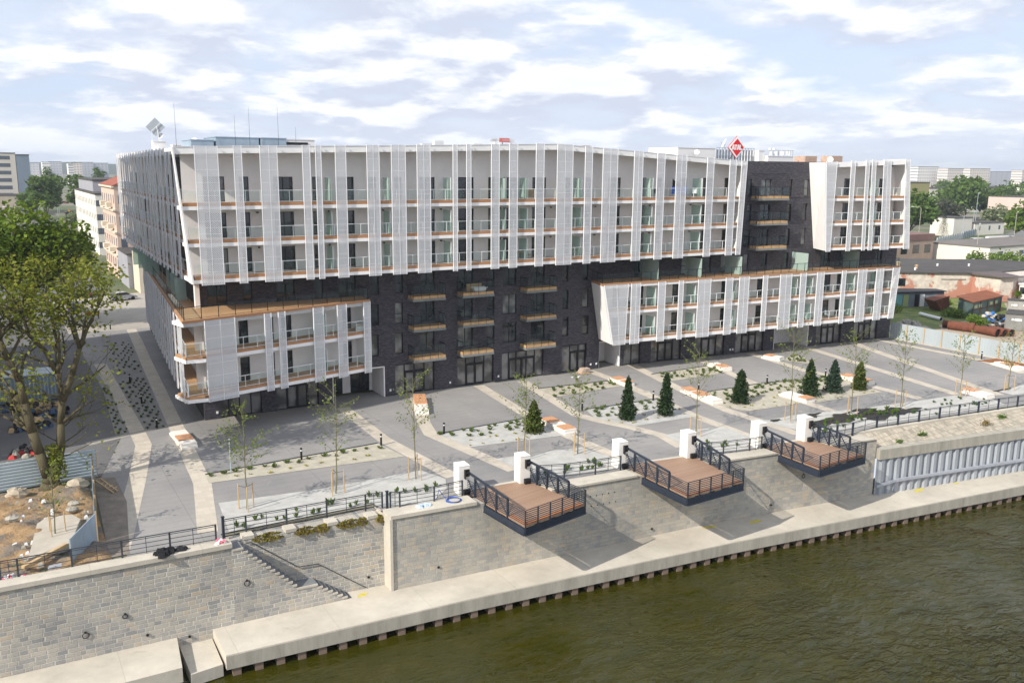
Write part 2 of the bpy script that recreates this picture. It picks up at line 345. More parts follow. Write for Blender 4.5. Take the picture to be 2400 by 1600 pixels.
# ------------------------------------------------------------------ mesh helpers
class MB:
    def __init__(s): s.v = []; s.f = []
    def poly(s, pts):
        b = len(s.v); s.v += [tuple(p) for p in pts]; s.f.append(tuple(range(b, b+len(pts)))); return s
    def hexa(s, b, t):
        """bottom ring b and top ring t (same count, anticlockwise from above)"""
        k = len(b); o = len(s.v); s.v += [tuple(p) for p in b] + [tuple(p) for p in t]
        s.f.append(tuple(o+i for i in reversed(range(k)))); s.f.append(tuple(o+k+i for i in range(k)))
        for i in range(k): j = (i+1) % k; s.f.append((o+i, o+j, o+k+j, o+k+i))
        return s
    def box(s, x0, x1, y0, y1, z0, z1):
        r = [(x0, y0), (x1, y0), (x1, y1), (x0, y1)]
        return s.hexa([(*p, z0) for p in r], [(*p, z1) for p in r])
    def prism(s, ring, z0, z1):
        a = sum(ring[i][0]*ring[(i+1) % len(ring)][1]-ring[(i+1) % len(ring)][0]*ring[i][1] for i in range(len(ring)))
        if a < 0: ring = ring[::-1]
        f = (lambda z, p: z(p)) if callable(z0) else (lambda z, p: z)
        g = (lambda p: z1(p)) if callable(z1) else (lambda p: z1)
        return s.hexa([(*p[:2], f(z0, p)) for p in ring], [(*p[:2], g(p)) for p in ring])
    def tube(s, p, q, r, n=6, r2=None, cap=True):
        p = Vector(p); q = Vector(q); d = q-p
        if d.length < 1e-6: return s
        d.normalize(); a = d.orthogonal().normalized(); b = d.cross(a); r2 = r if r2 is None else r2; o = len(s.v)
        for c, rr in ((p, r), (q, r2)):
            for i in range(n):
                t = 2*math.pi*i/n; s.v.append(tuple(c + a*(rr*math.cos(t)) + b*(rr*math.sin(t))))
        for i in range(n): j = (i+1) % n; s.f.append((o+i, o+j, o+n+j, o+n+i))
        if cap: s.f.append(tuple(o+i for i in reversed(range(n)))); s.f.append(tuple(o+n+i for i in range(n)))
        return s
    def path(s, pts, r, n=6, r1=None):
        k = len(pts)-1
        for i in range(k):
            a = r + (0 if r1 is None else (r1-r)*i/k); b = r + (0 if r1 is None else (r1-r)*(i+1)/k)
            s.tube(pts[i], pts[i+1], a, n, b)
        return s
    def bar(s, p, q, w, h):
        """rectangular bar, w across (horizontal), h up"""
        p = Vector(p); q = Vector(q); d = (q-p).normalized(); a = d.cross(Vector((0, 0, 1)))
        if a.length < 1e-4: a = Vector((1, 0, 0))
        a.normalize(); b = a.cross(d); a *= w/2; b *= h/2
        return s.hexa([p-a-b, p+a-b, p+a+b, p-a+b], [q-a-b, q+a-b, q+a+b, q-a+b])
    def lathe(s, prof, c, n=12):
        o = len(s.v)
        for r, z in prof:
            for i in range(n): t = 2*math.pi*i/n; s.v.append((c[0]+r*math.cos(t), c[1]+r*math.sin(t), c[2]+z))
        for j in range(len(prof)-1):
            for i in range(n): k = (i+1) % n; s.f.append((o+j*n+i, o+j*n+k, o+(j+1)*n+k, o+(j+1)*n+i))
        s.f.append(tuple(o+(len(prof)-1)*n+i for i in range(n))); return s
    def build(s, name, mat, parent=None, smooth=False, local=False):
        me = bpy.data.meshes.new(name)
        off = Vector((0, 0, 0)) if (parent is None or local) else ROOTLOC[root_of(parent).name]
        me.from_pydata([(x-off.x, y-off.y, z-off.z) for x, y, z in s.v], [], s.f); me.materials.append(mat); me.update()
        if smooth:
            for p in me.polygons: p.use_smooth = True
        o = bpy.data.objects.new(name, me); COL.objects.link(o)
        if parent is not None: o.parent = parent
        return o
ROOTLOC = {}
def root_of(o):
    while o.parent is not None: o = o.parent
    return o
def thing(name, label, cat, loc=(0, 0, 0), group=None):
    o = bpy.data.objects.new(name, None); COL.objects.link(o); o.location = loc; o.empty_display_size = .3
    ROOTLOC[o.name] = Vector(loc); o['label'] = label; o['category'] = cat
    if group: o['group'] = group
    return o
def tag(o, label, cat, group=None):
    o['label'] = label; o['category'] = cat
    if group: o['group'] = group
    return o
def struct(name, mb, mat):
    o = mb.build(name, mat); o['kind'] = 'structure'; return o
def dup(root, loc, rot=0, scale=1, label=None, group=None):
    def cp(o, par):
        c = o.copy(); COL.objects.link(c); c.parent = par
        for ch in o.children: cp(ch, c)
        return c
    r = root.copy(); COL.objects.link(r)
    for ch in root.children: cp(ch, r)
    r.location = loc; r.rotation_euler = (0, 0, rot); r.scale = scale if isinstance(scale, tuple) else (scale,)*3
    if label: r['label'] = label
    if group: r['group'] = group
    return r
class Fr:
    """facade frame: s along p0->p1, t outward (towards the river), z up"""
    def __init__(s, p0, p1):
        s.p0 = Vector((*p0, 0)); d = Vector((*p1, 0))-s.p0; s.len = d.length; s.u = d.normalized(); s.n = Vector((s.u.y, -s.u.x, 0))
    def P(s, a, t, z): q = s.p0 + s.u*a + s.n*t; return (q.x, q.y, z)
    def sx(s, X): return (X-s.p0.x)/s.u.x
    def box(s, mb, a0, a1, t0, t1, z0, z1):
        r = [(a0, t1), (a1, t1), (a1, t0), (a0, t0)]
        return mb.hexa([s.P(a, t, z0) for a, t in r], [s.P(a, t, z1) for a, t in r])
    def hole_wall(s, mb, a0, a1, z0, z1, holes, t, depth):
        A = sorted({a0, a1, *[h[0] for h in holes], *[h[1] for h in holes]}); Zs = sorted({z0, z1, *[h[2] for h in holes], *[h[3] for h in holes]})
        A = [a for a in A if a0-1e-6 <= a <= a1+1e-6]; Zs = [z for z in Zs if z0-1e-6 <= z <= z1+1e-6]
        for i in range(len(A)-1):
            run = None
            for j in range(len(Zs)-1):
                am, zm = (A[i]+A[i+1])/2, (Zs[j]+Zs[j+1])/2
                ins = any(h[0] < am < h[1] and h[2] < zm < h[3] for h in holes)
                if not ins and run is None: run = Zs[j]
                if ins and run is not None: mb.poly([s.P(A[i], t, run), s.P(A[i+1], t, run), s.P(A[i+1], t, Zs[j]), s.P(A[i], t, Zs[j])]); run = None
            if run is not None: mb.poly([s.P(A[i], t, run), s.P(A[i+1], t, run), s.P(A[i+1], t, Zs[-1]), s.P(A[i], t, Zs[-1])])
        for h in holes:
            a, b, c, d2 = h[:4]; t2 = t-depth
            mb.poly([s.P(a, t, c), s.P(a, t, d2), s.P(a, t2, d2), s.P(a, t2, c)]); mb.poly([s.P(b, t, c), s.P(b, t2, c), s.P(b, t2, d2), s.P(b, t, d2)])
            mb.poly([s.P(a, t, d2), s.P(b, t, d2), s.P(b, t2, d2), s.P(a, t2, d2)]); mb.poly([s.P(a, t, c), s.P(a, t2, c), s.P(b, t2, c), s.P(b, t, c)])
    def glazing(s, a0, a1, z0, z1, t, root, name, leaves=1, mat=None, fw=.07, transom=None, mullion=None):
        f = MB(); w = fw
        s.box(f, a0, a1, t, t+.06, z0, z0+w); s.box(f, a0, a1, t, t+.06, z1-w, z1)
        s.box(f, a0, a0+w, t, t+.06, z0+w, z1-w); s.box(f, a1-w, a1, t, t+.06, z0+w, z1-w)
        for i in range(1, leaves):
            c = a0+(a1-a0)*i/leaves; s.box(f, c-w*.6, c+w*.6, t, t+.064, z0+w, z1-w)
        if transom: s.box(f, a0+w, a1-w, t, t+.056, transom-w/2, transom+w/2)
        o = f.build(name, M_dkmetal, root)
        g = MB(); s.box(g, a0+w*.5, a1-w*.5, t-.03, t+.02, z0+w*.5, z1-w*.5); g.build('pane', mat or M_pane, o)
        return o
D = {'upper_panels': [[14.87, 16.74], [17.99, 18.68], [20.16, 21.66], [23.82, 24.51], [24.98, 25.51], [26.77, 27.77], [29.71, 30.92], [32.08, 33.5], [32.05, 33.49], [34.63, 36.02], [38.36, 38.84], [39.82, 40.32], [42.54, 43.46], [44.59, 45.55], [47.68, 48.65], [50.23, 52.17], [53.69, 54.62], [55.97, 57.92], [60.12, 61.32], [63.31, 64.4], [66.05, 67.54], [70.61, 71.64], [74.08, 75.12]], 'upper_doors': [[15.82, 17.59], [18.8, 19.63], [21.75, 23.49], [25.25, 26.06], [27.51, 29.17], [30.61, 31.36], [33.16, 33.94], [33.16, 33.94], [35.74, 37.38], [39.93, 41.65], [43.31, 44.06], [45.04, 46.68], [48.51, 50.18], [52.5, 53.26], [55.16, 55.87], [58.19, 59.9], [62.84, 63.46], [65.11, 65.74], [68.4, 69.46], [71.88, 73.59], [75.32, 75.93]], 'upper_dividers': [26.43, 32.03, 38.31, 44.41, 46.96, 53.61, 63.11, 70.32], 'lr_panels': [[60.47, 61.7], [64.11, 65.11], [66.97, 67.62], [69.72, 71.57], [73.78, 74.84], [75.84, 77.32], [79.5, 80.24], [82.24, 84.09], [85.54, 86.49], [88.3, 89.5], [92.61, 93.29], [95.47, 97.0], [98.77, 100.07]], 'lr_doors': [[59.42, 60.29], [62.81, 63.56], [67.64, 68.5], [74.91, 75.53], [80.47, 81.35], [91.7, 92.82], [93.97, 94.7], [100.79, 101.1]], 'lr_div': [64.02, 69.64, 75.73, 85.38, 87.96, 95.29, 100.09], 'll_panels': [[14.29, 16.89], [19.49, 20.14], [20.77, 21.45], [24.15, 25.19], [26.59, 27.58], [29.39, 30.14]], 'll_doors': [[18.22, 19.1], [21.14, 21.46], [22.2, 23.22], [28.5, 29.46]], 'rt_panels': [[88.91, 90.17], [92.38, 93.07], [94.75, 95.33], [95.77, 96.33], [97.71, 99.0]], 'rt_panels_bot': [[89.15, 89.83], [92.28, 92.92], [94.79, 95.29], [95.85, 96.44], [97.82, 99.19]], 'rt_panels_top': [[88.19, 89.9], [92.07, 92.75], [94.38, 94.95], [95.35, 95.99], [97.22, 98.4]], 'rt_doors': [[93.14, 94.45], [98.82, 99.91]], 'upper_corner': {'tl': [13.18, 75.55, 23.99], 'bl': [14.13, 75.55, 12.86], 'tr': [76.9, 75.55, 23.56], 'br': [76.58, 75.55, 12.77], 'kink': [50.27, 75.55, 24.98], 'mid': [34.07, 75.55, 24.55]}, 'lr_corner': {'ftl': [56.73, 76.14, 10.12], 'fbl': [58.06, 76.05, 3.58], 'btl': [57.66, 79.5, 10.14], 'bbl': [58.91, 79.5, 3.41], 'ftr': [103.21, 73.05, 10.15], 'fbr': [102.68, 73.09, 3.54]}, 'll_corner': {'ftl': [12.69, 72.61, 10.2], 'fbl': [12.52, 72.57, 3.45], 'ftr': [30.13, 76.88, 10.23], 'fbr': [30.06, 76.87, 3.5]}, 'rt_corner': {'ftl': [88.13, 73.91, 23.55], 'fbl': [89.13, 73.76, 12.84], 'btl': [89.05, 77.1, 23.59], 'bbl': [90.86, 76.95, 12.69], 'ftr': [101.52, 71.91, 24.09], 'fbr': [102.75, 71.73, 12.86]}, 'wins': [[31.15, 32.07, 4.19, 6.32], [31.23, 32.14, 7.3, 9.45], [31.3, 32.21, 10.36, 12.44], [33.83, 34.66, 4.2, 6.36], [33.89, 34.71, 7.35, 9.43], [33.95, 34.76, 10.41, 12.41], [36.51, 38.16, 4.23, 6.15], [36.55, 38.19, 7.27, 9.22], [36.59, 38.22, 10.27, 12.25], [40.85, 42.6, 4.26, 6.28], [40.86, 42.6, 7.37, 9.37], [40.87, 42.6, 10.45, 12.47], [44.34, 45.2, 3.96, 6.2], [44.33, 45.19, 7.13, 9.34], [44.32, 45.17, 10.26, 12.33], [46.23, 47.94, 4.28, 6.39], [46.21, 47.91, 7.36, 9.48], [46.19, 47.88, 10.41, 12.39], [49.77, 51.56, 4.25, 6.31], [49.72, 51.5, 7.27, 9.37], [49.68, 51.45, 10.38, 12.39], [53.91, 54.72, 4.22, 6.32], [53.84, 54.64, 7.3, 9.42], [53.76, 54.56, 10.41, 12.43], [56.62, 57.48, 4.22, 6.32], [56.53, 57.38, 7.23, 9.39], [56.44, 57.29, 10.44, 12.31]], 'tower_wins': [[79.5, 80.16, 19.45, 21.46], [79.56, 80.27, 16.49, 18.53], [79.2, 80.3, 13.44, 15.48], [81.57, 83.21, 19.3, 21.47], [81.64, 83.2, 16.31, 18.44], [81.72, 83.19, 13.29, 15.42], [85.91, 86.62, 19.41, 21.48], [85.9, 86.66, 16.85, 18.47], [85.98, 86.69, 14.2, 15.43], [88.54, 89.28, 19.37, 21.48], [88.52, 89.31, 16.33, 18.44], [88.6, 89.37, 13.26, 15.44]], 'f3_wins': [[16.02, 17.75, 10.12, 12.21], [19.14, 19.97, 10.22, 12.2], [22.2, 23.87, 10.17, 12.35], [25.75, 26.59, 10.27, 12.38], [28.09, 29.83, 10.28, 12.38], [59.71, 61.49, 10.24, 12.48], [63.53, 64.98, 10.16, 12.38], [70.19, 71.22, 10.19, 12.29], [73.4, 74.55, 10.41, 12.38], [76.02, 76.94, 10.43, 12.42], [79.46, 80.31, 10.55, 12.44], [82.3, 83.26, 10.57, 12.34], [86.0, 86.72, 10.69, 12.42], [92.13, 93.84, 10.57, 12.41], [95.56, 96.63, 10.58, 12.45], [101.98, 103.31, 10.62, 12.31]], 'shops': [[16.63, 20.35], [21.76, 25.81], [33.77, 38.12], [40.79, 45.13], [46.14, 51.49], [53.89, 57.31], [62.51, 64.83], [66.31, 70.67], [72.72, 77.24], [78.98, 83.53], [92.41, 96.87], [99.17, 103.6]], 'passages': [[27.22, 32.61], [59.06, 61.94], [85.2, 90.98]], 'balc': [[35.2, 38.78], [40.7, 44.36], [48.32, 52.16]], 'tbalc': [[80.05, 76.34, 19.23], [84.99, 75.94, 19.2], [79.96, 76.35, 20.39], [80.12, 76.34, 13.22], [85.15, 75.92, 13.06]], 'bands': {'1': [[9.63, 109.13], [9.4, 78.71], [9.31, 74.59], [7.65, 66.24], [5.49, 56.3], [4.76, 53.23]], '2': [[16.65, 144.07], [15.31, 120.87], [14.37, 107.21], [12.55, 78.25], [11.63, 63.21], [10.05, 53.86]], '3': [[27.5, 77.54], [27.06, 66.37], [28.03, 55.42]], '4': [[35.62, 78.88], [32.01, 68.95], [31.17, 65.84], [32.73, 54.43]], '5': [[43.06, 79.09], [41.71, 67.87], [41.3, 59.72], [41.53, 53.55]], '6': [[48.12, 78.53], [45.71, 64.66], [46.29, 62.28], [47.58, 59.12], [48.46, 55.72], [47.82, 52.48]], '7': [[57.36, 79.0], [57.13, 73.7], [56.09, 65.37], [55.12, 59.36], [54.83, 51.38]], '8': [[63.59, 79.14], [60.55, 66.46], [59.18, 58.83], [59.24, 54.99], [59.17, 50.22]], '9': [[72.63, 77.29], [70.84, 70.94], [68.26, 60.37], [68.1, 56.6], [67.8, 53.61]], '10': [[80.83, 77.2], [79.32, 67.0], [79.74, 64.67], [79.77, 58.59], [79.61, 52.48]], '11': [[90.2, 76.49], [87.79, 65.69], [84.52, 51.76]], '12': [[98.47, 75.77], [97.07, 72.78], [88.21, 49.47]], '13': [[103.05, 75.65], [103.05, 60.83], [100.51, 53.91]]}, 'beds': {'1': [[12.17, 64.78], [26.17, 65.63], [26.77, 61.43], [12.0, 62.85]], '1w': [[11.74, 58.57], [18.81, 57.74], [25.54, 57.83], [26.49, 57.94], [27.56, 54.75]], '2': [[31.66, 65.57], [40.73, 65.98], [41.89, 64.64], [40.97, 59.9], [32.39, 60.95]], '2b': [[32.75, 57.4], [34.44, 57.22], [33.02, 54.83]], '2c': [[35.48, 56.58], [37.36, 56.93], [40.41, 56.43], [40.97, 53.24], [40.1, 51.87]], '3': [[47.77, 74.74], [56.71, 73.93], [56.04, 71.52], [47.45, 70.97]], '4': [[47.44, 65.78], [51.65, 65.47], [56.18, 65.56], [55.01, 58.79], [48.17, 59.09], [46.5, 62.9]], '5': [[62.51, 74.15], [69.12, 74.29], [71.7, 74.32], [70.65, 70.74], [62.47, 70.6]], '5c': [[48.69, 55.7], [52.24, 55.76], [54.98, 54.8], [54.63, 51.31], [54.02, 50.78]], '6': [[62.41, 65.12], [69.75, 65.09], [68.6, 60.69], [67.31, 57.27], [60.42, 57.79], [59.81, 60.96]], '7': [[70.3, 65.17], [74.95, 64.04], [80.82, 63.47], [78.9, 58.26], [78.61, 56.3], [68.95, 56.69], [68.88, 57.44], [69.46, 63.45]], '8': [[83.97, 73.71], [85.56, 73.22], [82.83, 68.86], [81.3, 72.15]], '9': [[58.84, 55.71], [60.08, 54.61], [63.97, 54.62], [66.95, 53.95], [70.98, 53.04], [75.58, 52.56], [84.31, 51.62], [86.03, 49.08], [85.19, 47.24]], '10': [[89.58, 50.51], [94.97, 50.79], [101.59, 50.3], [96.37, 47.57], [89.42, 48.8]], 's1': [[11.28, 120.2], [14.39, 121.37], [13.25, 102.49], [10.43, 102.24]], 's2': [[10.27, 98.58], [13.09, 99.85], [11.63, 78.95], [10.02, 78.91]], 's3': [[8.67, 98.91], [9.21, 98.07], [8.67, 78.58], [7.64, 78.61]]}, 'mulch': [[102.2, 60.58], [105.6, 60.16], [105.8, 56.89], [104.58, 56.2], [103.12, 58.01]], 'benches': [[[12.25, 76.58], [12.4, 71.72], [(0.62, 0.3)]], [[35.2, 76.91], [33.05, 71.61], [(0.1, 0.18), (0.33, 0.18), (0.55, 0.18)]], [[41.84, 64.47], [41.69, 59.79], [(0.28, 0.32), (0.82, 0.26)]], [[56.97, 74.07], [56.96, 71.02], [(0.35, 0.35), (0.85, 0.3)]], [[60.62, 66.52], [59.9, 60.91], [(0.15, 0.25), (0.5, 0.28)]], [[71.64, 74.35], [71.15, 71.09], [(0.7, 0.4)]], [[68.43, 60.53], [68.43, 56.89], [(0.85, 0.3)]], [[80.47, 74.52], [81.04, 72.09], [(0.35, 0.4)]], [[80.27, 62.87], [79.98, 58.75], [(0.25, 0.3), (0.8, 0.28)]], [[86.2, 52.12], [85.85, 49.03], [(0.25, 0.45)]], [[102.3, 58.46], [101.39, 54.69], [(0.55, 0.4)]]], 'bollards': [[11.31, 97.57], [11.14, 88.34], [11.05, 79.08], [19.4, 64.59], [26.24, 64.99], [32.21, 65.37], [46.9, 65.55], [55.28, 65.2], [61.77, 65.73], [70.56, 64.64], [78.77, 63.75], [103.6, 60.88], [13.34, 132.18]], 'ytrees': [[13.13, 56.51, 7.08], [19.33, 56.34, 7.74], [25.41, 56.33, 7.66], [34.8, 56.34, 7.08], [39.2, 55.27, 6.32], [51.05, 54.38, 7.7], [61.61, 53.35, 8.28], [68.68, 52.35, 7.54], [74.97, 51.51, 7.21], [83.92, 51.08, 6.06], [91.02, 50.25, 4.69], [1.81, 57.1, 4.67]], 'conifers': [[39.19, 61.92, 2.79], [48.76, 61.02, 4.01], [52.8, 60.44, 3.96], [62.24, 60.31, 3.26], [70.5, 58.89, 3.75], [73.89, 58.69, 3.42], [77.22, 58.11, 2.92]], 'posts_l': [[10.27, 51.97], [10.74, 52.45], [12.14, 52.8], [14.68, 52.45], [17.32, 52.39], [19.97, 52.29], [21.12, 51.64], [21.78, 51.16], [24.43, 50.99], [-1.24, 52.46], [-0.42, 52.24], [2.3, 52.17], [4.89, 51.97], [7.51, 51.81], [10.14, 51.61]], 'posts_r': [[62.91, 47.6], [66.59, 48.05], [69.07, 47.64], [71.68, 47.35], [74.3, 47.09], [76.82, 46.73], [79.5, 46.5], [82.24, 46.27], [84.67, 45.86]], 'posts_m': [[33.81, 51.45], [34.96, 50.8], [37.46, 50.34], [40.21, 50.18], [49.21, 49.0], [51.65, 48.42]], 'roof': {'box1': [16.22, 18.31, 24.81, 24.86], 'box2': [18.47, 22.46, 25.1, 25.2], 'box3': [22.51, 24.98, 25.14, 25.2], 'box4': [24.97, 27.89, 25.15, 25.22]}, 'ant': [[14.88, 83.0, 27.91], [20.01, 83.0, 27.08], [21.31, 83.0, 27.8], [23.96, 83.0, 27.91], [25.6, 83.0, 26.15]], 'gantt': [[129.04, 137.61, 31.27, 31.48], [129.04, 137.62, 29.93, 30.11]], 'atal': [[78.39, 78.98, 26.55], [79.64, 78.88, 25.27], [78.43, 78.98, 23.98], [77.1, 79.09, 25.26]], 'plant_w': [[78.84, 90.44, 25.27], [85.48, 89.9, 25.6], [85.6, 89.89, 25.47], [92.77, 89.29, 25.6], [92.86, 89.29, 25.25], [94.02, 89.19, 25.35], [94.44, 89.16, 24.56], [99.1, 88.77, 24.53], [99.02, 88.78, 25.39]], 'dish1': [81.45, 84.23, 26.04], 'sq': [[16.04, 100.0, 27.41], [16.93, 100.0, 26.58], [15.92, 100.0, 25.64], [15.05, 100.0, 26.52], [15.7, 100.0, 25.58], [16.83, 100.0, 25.05]]}
M_flange = plain('screen_flange', (.82, .83, .85), .5, .03, 2, .1)
# ------------------------------------------------------------------ the apartment building
APT = thing('apartment_building', 'long white and dark brick riverside apartment block with perforated screens', 'building', (60, 79.5, 0))
def lerp(a, b, t): return a+(b-a)*t
def interp(tab, x):
    if x <= tab[0][0]: return tab[0][1]
    for (a, fa), (b, fb) in zip(tab, tab[1:]):
        if x <= b: return lerp(fa, fb, (x-a)/(b-a))
    return tab[-1][1]
def screen(F, q, t, name='perforated_screen', mat=None, seam=True):
    """q = (left bottom s, right bottom s, left top s, right top s, z bottom, z top): folded metal sheet with edge flanges and joints"""
    lb, rb, lt, rt_, z0, z1 = q
    m = MB(); L = lambda a, b, u: lerp(a, b, u)
    m.hexa([F.P(lb, t, z0), F.P(rb, t, z0), F.P(rb, t-.015, z0), F.P(lb, t-.015, z0)], [F.P(lt, t, z1), F.P(rt_, t, z1), F.P(rt_, t-.015, z1), F.P(lt, t-.015, z1)])
    o = m.build(name, mat or M_perf, APT)
    f = MB(); e = .045
    for a0, a1 in ((lb, lt), (rb-e, rt_-e)):
        f.hexa([F.P(a0, t+.012, z0), F.P(a0+e, t+.012, z0), F.P(a0+e, t-.1, z0), F.P(a0, t-.1, z0)], [F.P(a1, t+.012, z1), F.P(a1+e, t+.012, z1), F.P(a1+e, t-.1, z1), F.P(a1, t-.1, z1)])
    if rb-lb > 1.15 and seam:
        a0, a1 = (lb+rb)/2, (lt+rt_)/2
        f.hexa([F.P(a0, t+.01, z0), F.P(a0+.025, t+.01, z0), F.P(a0+.025, t-.05, z0), F.P(a0, t-.05, z0)], [F.P(a1, t+.01, z1), F.P(a1+.025, t+.01, z1), F.P(a1+.025, t-.05, z1), F.P(a1, t-.05, z1)])
    z = z0+.06
    while z < z1:
        u = (z-z0)/(z1-z0); F.box(f, L(lb, lt, u)+e, L(rb, rt_, u)-e, t-.02, t+.004, z, z+.014); z += 1.05
    f.build('flange', M_flange, o)
def railing(F, a0, a1, z, t, root, posts=1.25, mat=None, gl=None, h=1.05, name='balcony_railing'):
    m = MB(); F.box(m, a0, a1, t-.02, t+.03, z+h-.05, z+h); F.box(m, a0, a1, t-.01, t+.02, z+.07, z+.11)
    k = max(1, round((a1-a0)/posts))
    for i in range(k+1):
        a = lerp(a0+.02, a1-.02, i/k); F.box(m, a-.018, a+.018, t-.025, t+.035, z-.2, z+h-.05)
    o = m.build(name, mat or M_metal, root)
    g = MB(); F.box(g, a0+.03, a1-.03, t-.012, t-.004, z+.12, z+h-.06); g.build('glass_panel', gl or M_glass, o)
    return o
rnd = random.Random(3)
# --- dark brick core
F0 = Fr((15.2, 79.5), (60, 79.5)); F1 = Fr((60, 79.5), (106, 75.7)); FL = Fr((18.2, 130), (15.2, 79.5))
def wins_for(F, lst): return [(F.sx(a), F.sx(b), c, d) for a, b, c, d in lst]
main_w = [(a, b, round((c-4.2)/3.07)*3.06+4.22, round((c-4.2)/3.07)*3.06+6.36) for a, b, c, d in D['wins']]
tow_w = [(a, b, z, z+2.1) for (a, b, c, d), z in zip(D['tower_wins'], [19.42, 16.4, 13.35]*4)]
f3L = [(a, b, 10.36, 12.45) for a, b, c, d in D['f3_wins'] if b < 60]
f3R = [(a, b, 10.38, 12.45) for a, b, c, d in D['f3_wins'] if a > 60]
f3L = [w for w in f3L if w[1] < 60]
H0 = wins_for(F0, main_w+f3L); H1 = wins_for(F1, tow_w+f3R)
m = MB(); F0.hole_wall(m, 0, F0.len, 3.15, 23.3, H0, 0, .22); F1.hole_wall(m, 0, F1.len, 3.15, 23.62, H1, 0, .22)
# parapet cap, right end wall and rear
F1.box(m, 0, F1.len, -.5, -.001, 23.55, 23.66)
m.poly([(106, 75.7, 0), (108, 96, 0), (108, 96, 23.6), (106, 75.7, 23.6)])
m.poly([(108, 96, 0), (30, 98, 0), (30, 98, 23.5), (108, 96, 23.5)])
m.poly([(30, 98, 0), (30, 130, 0), (30, 130, 23.5), (30, 98, 23.5)]); m.poly([(30, 130, 0), (18.2, 130, 0), (18.2, 130, 23.5), (30, 130, 23.5)])
m.build('brick_wall', M_brick, APT)
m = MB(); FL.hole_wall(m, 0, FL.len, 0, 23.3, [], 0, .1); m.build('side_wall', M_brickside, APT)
def put_windows(F, holes):
    for i, (a, b, c, d) in enumerate(holes):
        w = b-a; lv = 2 if w > 1.3 else 1
        F.glazing(a, b, c, d, -.2, APT, 'window', lv, M_pane2 if rnd.random() < .3 else M_pane, .065, transom=c+1.0 if (w < 1.3 and rnd.random() < .5) else None)
put_windows(F0, H0); put_windows(F1, H1)
# roof
m = MB(); m.prism([(15.5, 79.6), (60, 79.6), (105.9, 75.8), (107.8, 95.8), (30, 97.8), (29.9, 129.8), (18.3, 129.8)], 23.0, 23.35); m.build('roof', M_roofdk, APT)
# --- ground floor: piers, shopfronts, white-lined passages
SH = sorted(D['shops']); PA = sorted(D['passages'])
op = sorted([(a, b, 's') for a, b in SH]+[(a, b, 'p') for a, b in PA])
def pier(a, b):
    if b-a < .05: return
    for F, lo, hi in ((F0, 15.2, 60), (F1, 60, 106)):
        x0, x1 = max(a, lo), min(b, hi)
        if x1-x0 > .02: m = MB(); F.box(m, F.sx(x0), F.sx(x1), -.6, 0, 0, 3.15); m.build('brick_pier', M_brick, APT)
cur = 15.2
for a, b, k in op: pier(cur, a); cur = b
pier(cur, 106)
m = MB(); m.prism([(15.4, 80.1), (60, 80.1), (105.9, 76.3), (107, 84), (15.4, 84)], 3.0, 3.14); m.build('shop_ceiling', M_wallw, APT)
for i, (a, b) in enumerate(SH):
    F = F0 if b < 60.5 else F1
    s0, s1 = F.sx(a), F.sx(b); t = -.3; w = .085; H = 3.1
    f = MB(); W_ = s1-s0
    if i == 6: cuts = [.5]
    elif i == 4: cuts = [.18, .36, .60, .80]
    elif i == 0: cuts = [.2, .47, .75]
    elif i == 5: cuts = [.36, .70, 1.]
    else: cuts = [.25, .5, .755]
    F.box(f, s0, s1, t, t+.1, 0.02, .1); F.box(f, s0, s1, t, t+.1, H-.1, H)
    for c in [0]+cuts+[1]:
        c0 = s0+W_*c; F.box(f, max(s0, c0-w/2), min(s1, c0+w/2), t, t+.11, .1, H-.1)
    if i not in (0, 6): F.box(f, s0+W_*(cuts[0]), s0+W_*(cuts[-1]), t, t+.104, 2.25, 2.37)
    o = f.build('shopfront', M_dkmetal, APT)
    g = MB(); F.box(g, s0+.02, s1-.02, t-.04, t+.03, .06, H-.06); g.build('pane', M_shop, o)
    if i not in (0, 6):
        # door leaves standing proud of the glass line
        dl = MB(); d0, d1 = s0+W_*cuts[0], s0+W_*cuts[-1]; mid = (d0+d1)/2
        for x0, x1 in ((d0+.05, mid-.012), (mid+.012, d1-.05)):
            F.box(dl, x0, x0+.09, t+.05, t+.14, .1, 2.24); F.box(dl, x1-.09, x1, t+.05, t+.14, .1, 2.24)
            F.box(dl, x0+.09, x1-.09, t+.05, t+.14, .1, .22); F.box(dl, x0+.09, x1-.09, t+.05, t+.14, 2.13, 2.24)
        dd = dl.build('door', M_dkmetal, o)
for i, (a, b) in enumerate(PA):
    F = F0 if b < 60 else F1
    s0, s1 = F.sx(a), F.sx(b); dp = 3.2; p = MB()
    F.box(p, s0-.02, s0+.1, -dp, -.02, .01, 3.1); F.box(p, s1-.1, s1+.02, -dp, .03, .01, 3.1); F.box(p, s0, s1, -dp-.1, -dp, .01, 3.1); F.box(p, s0, s1, -dp, -.05, 3.0, 3.13)
    p.build('passage_wall', M_wallw, APT)
    if i != 1:
        e0 = s0+.55*(s1-s0) if i == 0 else s0+.3
        F.glazing(e0, e0+2.0, .03, 2.35, -dp+.02, APT, 'entrance_door', 2, M_pane, .1)
        if i == 0: F.glazing(s0+1.2, s0+2.1, .03, 2.6, -dp+.02, APT, 'entrance_door', 1, M_pane, .08)
for X in (16.3, 27.0, 33.2, 39.9, 45.7, 57.9, 58.7, 78.2, 78.6, 91.5):
    F = F0 if X < 60 else F1; b = MB(); s = F.sx(X); F.box(b, s-.09, s+.09, 0, .07, .5, .72); b.build('wall_socket_box', M_white, APT)

